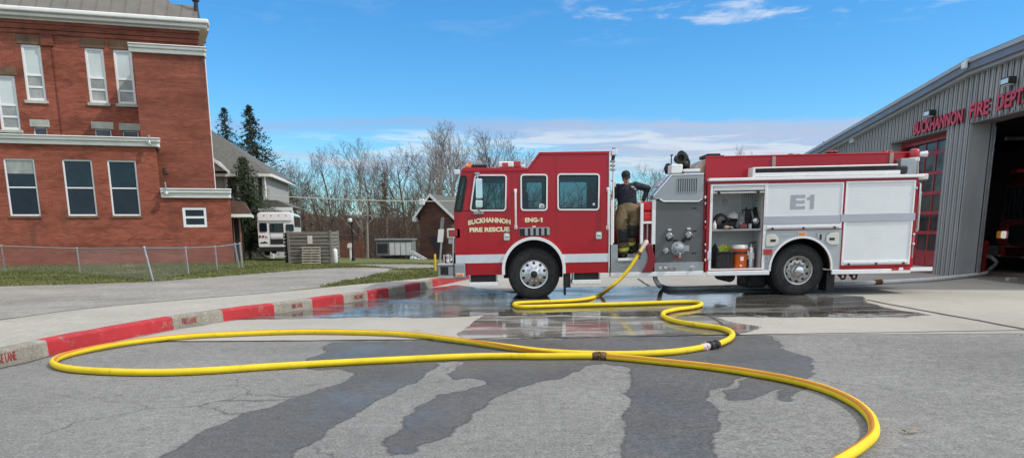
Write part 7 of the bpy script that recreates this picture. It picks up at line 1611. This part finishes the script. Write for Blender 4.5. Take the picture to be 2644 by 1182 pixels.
h2 = on_top(Z10, [(1092, 352), (1000, 368), (900, 379), (750, 386), (600, 386), (450, 382), (300, 371), (150, 352), (0, 331)]) + on_top(Z9, [(2240, 338), (2100, 321), (1950, 311), (1700, 304), (1450, 304), (1200, 313), (950, 326), (700, 351), (500, 382), (370, 411), (300, 432), (268, 455), (285, 474), (340, 488), (450, 499), (650, 507), (850, 507), (1050, 499), (1350, 479), (1700, 459), (2000, 444), (2300, 430), (2520, 425)]) + on_top(Z10, [(300, 397), (450, 396), (566, 396)])
def tw2(f): return .0 if f < .1 else 0
hoseB, PB = hose(h2, HR, 'hose_yellow', 'fire_hose', 'yellow fire hose making the long loop toward the red kerb', .5-.36, twist=lambda f: (-.62*min(1, f/.22) + .30*max(0, (f-.45)/.55)))
h3 = on_top(Z10, [(618, 398), (750, 409), (900, 424), (1100, 445), (1300, 474), (1500, 511), (1650, 552), (1780, 612), (1848, 668), (1873, 720), (1868, 768), (1800, 828), (1715, 880), (1600, 945), (1480, 1010), (1350, 1080)])
hoseC, PC = hose(h3, HR, 'hose_yellow', 'fire_hose', 'yellow fire hose curving toward the bottom edge of the picture', .5-.14, twist=lambda f: .10*f)
def coupling(p, q, prof, mat_, parent, name='coupling'):
    d = (q-p); L = d.length; t = d.normalized(); m = MB().tube([p+t*(L*f) for f, _ in prof], [r for _, r in prof], 18)
    for k in range(6):
        a = k*math.pi/3; N = t.orthogonal().normalized(); Bv = t.cross(N); c = p+t*(L*.5)+(N*math.cos(a)+Bv*math.sin(a))*prof[len(prof)//2][1]; m.ball(c, .014, 5)
    o = m.build(name, mat_, parent, 40); o.matrix_parent_inverse = Matrix.Translation(-parent.location); return o
coupling(PA[-1], PB[0]+(PB[0]-PA[-1])*-.12, [(-.1, .042), (.02, .044), (.1, .058), (.3, .060), (.32, .050), (.6, .050), (.62, .060), (.85, .060), (.9, .046), (1.0, .043)], 'rubber_black', hoseA)
coupling(PA[-1]+(PB[0]-PA[-1])*.90, PB[0]+(PB[4]-PB[0])*.4, [(0, .043), (.2, .045), (.8, .045), (1, .041)], 'tape_pink', hoseB, 'hose_ferrule')
coupling(PB[-1], PC[0], [(-.15, .042), (0, .045), (.1, .053), (.35, .053), (.38, .046), (.6, .046), (.63, .053), (.92, .053), (1.0, .046), (1.15, .042)], 'brass_old', hoseC)
# reducer where the hose leaves the engine
p, q = air(346, 734, Z6, -.10), air(320, 776, Z6, -.16); coupling(air(356, 722, Z6, -.02), q+(q-p)*.5, [(0, .05), (.15, .054), (.3, .047), (.35, .043), (.98, .041), (1.0, .039)], 'tape_pink', hoseA, 'reducer'); coupling(q+(q-p)*.5, q+(q-p)*.9, [(0, .046), (.1, .05), (.9, .05), (1, .043)], 'brass_old', hoseA, 'hose_ferrule')
# grey supply hose
def on_ap(z, pts, r): return on_top(z, pts, r)
GR = .052
gh = [air(412, 955, Z6, .55), air(418, 990, Z6, .5), air(432, 1015, Z6, .48)] + on_top(Z6, [(470, 1040), (530, 1054), (640, 1054), (800, 1048), (960, 1043), (1140, 1040)], GR) + on_top(Z8, [(120, 1106), (250, 1103), (350, 1098), (480, 1091), (600, 1084), (700, 1074), (760, 1068), (810, 1060), (838, 1042)], GR)
gp1 = S.m  # the hose climbs to the standpipe
top_ = sp.location + Vector((.12, -.14, hS*.5)); e_ = gh[-1]; gh += [e_.lerp(top_, .5)+Vector((.12, -.10, .02)), top_]
hoseD, PD_ = hose(gh, GR, 'hose_grey', 'supply_hose', 'grey supply hose lying behind the engine and ending at the red standpipe', 0)
i0 = min(range(len(PD_)), key=lambda i: abs((PD_[i]-on_top(Z8, [(335, 1099)], GR)[0]).length)); coupling(PD_[i0], PD_[i0+4], [(0, .056), (.1, .072), (.4, .072), (.45, .06), (.6, .06), (.65, .072), (.9, .072), (1, .056)], 'brass_old', hoseD)
# fallen leaf
mk('dry_leaf', (.36, .29, .19), .9, 0, .25, 20); p = G(*Z10(2035, 760)); m = MB()
for (a, sx) in ((0, 1.0), (2.2, .7), (4.0, .8)):
    c, s = math.cos(a), math.sin(a); pts = [(0, 0, .006), (.035, .018, .03), (.08, 0, .018), (.035, -.018, .022)]; m.geo([((x*c-y*s)*sx, (x*s+y*c)*sx, z) for x, y, z in pts], [(0, 1, 2), (0, 2, 3)])
o = m.build('fallen_leaf', 'dry_leaf'); o.location = p; tag(o, 'dry curled leaf on the asphalt inside the hose curve', 'leaf')
# ================================================================== firefighter on the running board
mk('skin', (.55, .32, .235), .55, 0, .08, 12); mk('navy_cloth', (.012, .014, .026), .85, 0, .35, 7, .35, 25); mk('turnout_tan', (.165, .12, .062), .9, 0, .35, 5, .8, 12, dirt=.6, dirtcol=(.10, .075, .045)); mk('knee_black', (.018, .017, .017), .8, 0, .3, 8, .3, 30)
mk('reflect_yellow', (.58, .60, .10), .5, 0, .12, 12); mk('boot_black', (.014, .013, .013), .55, 0, .3, 8); mk('cap_black', (.016, .015, .017), .8, 0, .25, 9); mk('lip', (.36, .15, .12), .5, 0, .05, 10); mk('eye_white', (.7, .68, .64), .3, 0, .02, 10); mk('hair_dark', (.03, .02, .015), .8, 0, .3, 30)
YM = .30
f0 = P6(200, 838, YM); PO = tl(f0[0], YM, P6(250, 846)[1])         # the step he stands on
person = thing('person', 'firefighter in navy shirt and tan turnout trousers on the engine step, hand on hip', 'person', PO, TROT)
def pl(x, y, yy=YM): u, w_ = P6(x, y, YM); return Vector((u-f0[0], yy-YM, w_-P6(250, 846)[1]))
Wd = k6*1.0
def chain(m, pts):
    """tapered capsules through (point, radius)"""
    for (a, ra), (b, rb) in zip(pts, pts[1:]):
        a, b = Vector(a), Vector(b); n = max(2, int((b-a).length/(min(ra, rb)*.5)))
        m.tube([a.lerp(b, k/n) for k in range(n+1)], [ra+(rb-ra)*k/n for k in range(n+1)], 12)
    for p, r_ in pts: m.ball(p, r_, 7)
    return m
def fuse(m, name, mat_, parent, voxel=.012, smooth=4, fac=.5):
    me = bpy.data.meshes.new('fuse'); me.from_pydata(m.v, [], m.f); ob = bpy.data.objects.new('fuse', me); COL.objects.link(ob)
    rm = ob.modifiers.new('r', 'REMESH'); rm.mode = 'VOXEL'; rm.voxel_size = voxel; s_ = ob.modifiers.new('s', 'SMOOTH'); s_.iterations = smooth; s_.factor = fac
    bpy.context.view_layer.update(); ev = ob.evaluated_get(bpy.context.evaluated_depsgraph_get()); nm = bpy.data.meshes.new_from_object(ev); nm.name = name
    COL.objects.unlink(ob); bpy.data.objects.remove(ob); bpy.data.meshes.remove(me)
    nm.materials.clear(); nm.materials.append(MAT[mat_]); nm.shade_smooth(); o = bpy.data.objects.new(name, nm); COL.objects.link(o); o.parent = parent; return o
hd = pl(208, 276, YM-.05)              # head centre, looking down toward the camera side
neck0, neck1 = pl(210, 345, YM+.02), pl(209, 312, YM-.02)
shL, shR = pl(152, 340, YM), pl(278, 326, YM+.01)
elL, wrL = pl(126, 402, YM+.0), pl(122, 334, YM-.16); elR, wrR = pl(366, 344, YM+.06), pl(333, 432, YM+.02)
hipL, hipR = pl(192, 492, YM), pl(258, 494, YM+.02)
knL, anL = pl(178, 668, YM-.05), pl(196, 800, YM+.0); knR, anR = pl(252, 640, YM-.03), pl(240, 752, YM+.13)
chest, waist = pl(212, 385, YM), pl(218, 455, YM)
# ---- body (one surface): head with face, neck, trunk, arms, hands with fingers, legs
m = MB()
tiltM = Matrix.Translation(hd) @ Matrix.Rotation(R(11), 4, 'X') @ Matrix.Rotation(R(-7), 4, 'Y')
hb = MB().ball((0, .01, .03), .096, 12, (.82, 1.0, 1.05)); hb.ball((0, -.012, -.045), .072, 10, (.86, .95, 1.0)); hb.ball((0, -.045, -.085), .032, 8, (1.1, .8, .75))
hb.tube([(0, -.088, .005), (0, -.108, -.028), (0, -.094, -.04)], [.010, .017, .013], 8).ball((-.068, .012, -.012), .018, 6, (.5, .9, 1.5)).ball((.068, .012, -.012), .018, 6, (.5, .9, 1.5))
hb.tube([(-.045, -.082, .018), (-.018, -.092, .016)], .008, 6).tube([(.045, -.082, .018), (.018, -.092, .016)], .008, 6).tube([(-.022, -.085, -.062), (0, -.090, -.060), (.022, -.085, -.062)], .007, 6)
hb.xform(tiltM); m.geo(hb.v, hb.f)
chain(m, [(neck1, .052), (neck0, .058)]); chain(m, [(shL, .062), (elL, .043), (wrL, .030)]); chain(m, [(shR, .062), (elR, .043), (wrR, .030)])
for k in range(9):
    f = k/8; c = chest.lerp(waist, f)+Vector((0, 0, .09*(1-f))); m.ball(c, .15-.02*f, 8, (1.05, .72, .8))
chain(m, [(hipL, .085), (knL, .060), (anL, .042)]); chain(m, [(hipR, .085), (knR, .060), (anR, .042)]); m.ball((hipL+hipR)/2+Vector((0, 0, .03)), .14, 8, (1.05, .75, .8))
def hand(m, wr, direction, palm_n, curl, side):
    d = Vector(direction).normalized(); n_ = Vector(palm_n); n_ = (n_-d*n_.dot(d)).normalized(); s_ = d.cross(n_)*side
    pc = wr+d*.05; 
    for k in (-1.2, -.4, .4, 1.2): chain(m, [(wr+s_*k*.012, .017), (wr+d*.085+s_*k*.019, .013)])
    for j, (k, L) in enumerate(((-1.5, .068), (-.5, .078), (.5, .073), (1.5, .057))):
        p0 = wr+d*.088+s_*k*.017; dd = d; pts = [(p0, .0095)]; p = p0
        for q in range(3): dd = (dd*math.cos(curl)+n_*math.sin(curl)).normalized(); n2 = n_; p = p+dd*L*(.42, .33, .25)[q]; pts.append((p, (.0092, .0086, .0076)[q]))
        chain(m, pts)
    t0 = wr+d*.03-s_*.025; t1 = t0+(d*.6-s_*.6+n_*.5).normalized()*.045; t2 = t1+(d*.7-s_*.1+n_*.7).normalized()*.035; chain(m, [(t0, .014), (t1, .011), (t2, .009)])
hand(m, wrL, (pl(119, 310, YM-.19)-wrL)+Vector((-.01, 0, .02)), Vector((-.6, .5, .1)), .75, 1)
hand(m, wrR, Vector((-.55, -.3, -.75)), Vector((-.3, .8, -.3)), .25, -1)
fuse(m, 'body', 'skin', person, .0065, 3)
for s_ in (-1, 1):
    e = MB().ball((0, 0, 0), .0125, 8).xform(tiltM @ Matrix.Translation((s_*.031, -.077, .002))); e.build('eye', 'eye_white', person, 60); e2 = MB().ball((0, 0, 0), .007, 6).xform(tiltM @ Matrix.Translation((s_*.031, -.0865, -.001))); e2.build('iris', 'cap_black', person, 60)
MB().tube([(-.024, -.0915, -.0605), (0, -.098, -.058), (.024, -.0915, -.0605)], [.004, .0065, .004], 8).xform(tiltM).build('lips', 'lip', person, 60)
hm = MB().ball((0, .03, .0), .096, 10, (.84, .92, 1.0)).xform(tiltM @ Matrix.Translation((0, .012, .0))); hm.v = [v_ for v_ in hm.v]; hm.build('hair', 'hair_dark', person, 60)
# ---- cap with a peak
cp = MB().lathe([(.103, -.0), (.106, .03), (.098, .07), (.07, .105), (.03, .118), (0, .120)], (0, .012, .030), 'z', 24); cp.v = [(x*.88, y*1.02, z+.008) for x, y, z in cp.v]
pk = MB(); n = 10; vv = []
for k in range(n+1):
    a = R(205+130*k/n); vv.append((.094*math.cos(a), .012+.106*math.sin(a), .035)); vv.append((.088*math.cos(a), -.045+.125*math.sin(a)-.02, .010+.014*abs(math.cos(a))))
pk.geo(vv, [(2*k, 2*k+1, 2*k+3, 2*k+2) for k in range(n)]); pk.geo([(x, y, z-.006) for x, y, z in vv], [(2*k+2, 2*k+3, 2*k+1, 2*k) for k in range(n)])
cp.geo(pk.v, pk.f); cp.ball((0, .012, .15), .012, 5); cp.xform(tiltM).build('cap', 'cap_black', person, 50)
# ---- long-sleeved navy shirt
m = MB(); chain(m, [(shL, .084), (elL, .064), (wrL+(elL-wrL)*.10, .046)]); chain(m, [(shR, .084), (elR, .066), (wrR+(elR-wrR)*.06, .046)]); chain(m, [(neck0+Vector((0, 0, -.01)), .068), (neck0+Vector((0, 0, .02)), .064)])
for a, b in ((shL, shR),):
    for k in range(9): p = a.lerp(b, k/8); m.ball(p+Vector((0, 0, -.02)), .092-.006*abs(k-4)/4, 7, (1, .95, 1))
for k in range(10):
    f = k/9; c = chest.lerp(waist, f*1.12)+Vector((0, 0, .07*(1-f))); m.ball(c, .212-.012*f, 9, (1.02, .66, .62))
for i in range(14): f = rnd.random(); a = rnd.uniform(-.14, .14); m.ball(chest.lerp(waist, f)+Vector((a, -.115+abs(a)*.25, 0)), .022, 5, (1.6, .6, .8))
shirt = fuse(m, 'shirt', 'navy_cloth', person, .011, 3)
c_ = pl(250, 336, YM); MB().plate([[(c_.x-.03, c_.z-.012), (c_.x+.03, c_.z-.022), (c_.x+.03, c_.z-.004), (c_.x-.03, c_.z+.008)]], c_.y-.142, c_.y-.13).build('chest_badge', 'trim_white', shirt)
c_ = pl(268, 352, YM); MB().plate([[(c_.x-.015, c_.z-.012), (c_.x+.015, c_.z-.016), (c_.x+.015, c_.z+.006), (c_.x-.015, c_.z+.01)]], c_.y-.135, c_.y-.12).build('chest_badge', 'trim_white', shirt)
# ---- bulky turnout trousers with knee patches and reflective bands
m = MB()
for k in range(6):
    f = k/5; c = waist.lerp((hipL+hipR)/2, f); m.ball(c+Vector((0, .0, -.02)), .19+.035*f, 9, (1.0+.08*f, .74, .55))
chain(m, [(hipL, .145), (hipL.lerp(knL, .5)+Vector((-.05, -.01, 0)), .142), (knL, .122), (knL.lerp(anL, .5), .112), (anL+Vector((0, 0, .03)), .098)]); chain(m, [(hipR, .145), (hipR.lerp(knR, .45)+Vector((.055, 0, 0)), .135), (knR, .120), (knR.lerp(anR, .55), .110), (anR+Vector((0, 0, .03)), .096)])
m.box(hipL.x-.17, hipL.x-.09, -.09, .09, hipL.z-.28, hipL.z-.08, .03).box(hipR.x+.09, hipR.x+.19, -.07, .10, hipR.z-.30, hipR.z-.06, .03)
for i in range(26):
    (a, b) = rnd.choice(((hipL, knL), (hipR, knR))); f = rnd.random()*.8; th = rnd.uniform(-2.6, -.5); m.ball(a.lerp(b, f)+Vector((math.cos(th)*.118, math.sin(th)*.118, 0)), .026, 5, (1.4, 1.4, .6))
trs = fuse(m, 'trousers', 'turnout_tan', person, .012, 3)
def sleeve(name, mat_, a, b, f0_, f1_, r0, r1, th0=-180, th1=180, n=20):
    v = []; f = []; dv = (b-a); t = dv.normalized(); N = Vector((0, -1, 0)); N = (N-t*N.dot(t)).normalized(); Bv = t.cross(N); rows_ = 5
    for i in range(rows_+1):
        p = a+dv*(f0_+(f1_-f0_)*i/rows_); r_ = r0+(r1-r0)*i/rows_
        for k in range(n+1): an = R(th0+(th1-th0)*k/n); v.append(p+(N*math.cos(an)+Bv*math.sin(an))*r_)
    for i in range(rows_):
        for k in range(n): q = i*(n+1)+k; f.append((q, q+1, q+n+2, q+n+1))
    o = MB().geo(v, f).build(name, mat_, trs, 60); s2 = o.modifiers.new('thick', 'SOLIDIFY'); s2.thickness = .012; s2.offset = 1; return o
sleeve('knee_patch', 'knee_black', knL+Vector((0, -.012, .11)), knL.lerp(anL, .42)+Vector((0, -.008, 0)), 0, 1, .134, .118, -52, 52); sleeve('knee_patch', 'knee_black', knR+Vector((.01, -.012, .13)), knR.lerp(anR, .40)+Vector((0, -.008, 0)), 0, 1, .136, .118, -52, 52)
sleeve('reflective_band', 'reflect_yellow', knL, anL, .72, .90, .110, .102); sleeve('reflective_band', 'reflect_yellow', knR, anR, .66, .86, .110, .104)
sleeve('belt', 'knee_black', pl(220, 452, YM), pl(220, 462, YM), 0, 1, .01, .01) if False else None
c_ = pl(318, 560, YM); MB().box(c_.x-.055, c_.x+.035, -.08, .10, c_.z-.12, c_.z+.10, .03).build('cargo_pocket', 'knee_black', trs)
# ---- boots
def boot(an, toe, zsole):
    b = MB(); chain(b, [(Vector((an.x, an.y, an.z+.10)), .075), (Vector((an.x, an.y, zsole+.075)), .070)]); chain(b, [(Vector((an.x, an.y+.04, zsole+.055)), .054), (Vector((an.x+toe[0]*.5, an.y+toe[1]*.5, zsole+.056)), .056), (Vector((an.x+toe[0], an.y+toe[1], zsole+.050)), .049)])
    o = fuse(b, 'boot', 'boot_black', person, .010, 3); d = Vector((toe[0], toe[1], 0)); pts = [Vector((an.x, an.y+.06, 0)), Vector((an.x, an.y, 0))+d*1.25]
    s_ = MB(); t = (pts[1]-pts[0]); L = t.length; t.normalize(); N = Vector((-t.y, t.x, 0)); poly = []
    for k in range(17): f = k/16; wv = .048*math.sin(math.pi*min(1, max(0, .12+f*.80)))**.5; q = pts[0]+t*L*f; poly.append((q, wv))
    out_ = [((q+N*w__).x, (q+N*w__).y) for q, w__ in poly]+[((q-N*w__).x, (q-N*w__).y) for q, w__ in poly[::-1]]; s_.prism(out_, 'z', zsole, zsole+.022).build('sole', 'rubber_black', o)
boot(anL, (-.035, -.15), .002); boot(anR, (.03, -.12), max(.0, anR.z-.16))
stepz = max(.0, anR.z-.16)
if stepz > .03: q = RR(P6, (205, 792), (300, 800), .45); MB().box(q[0], q[1]-.02, .32, .62, P6(250, 846)[1]+.001, P6(250, 846)[1]+stepz-.001, .01).build('inner_step', 'tread_plate', truck)
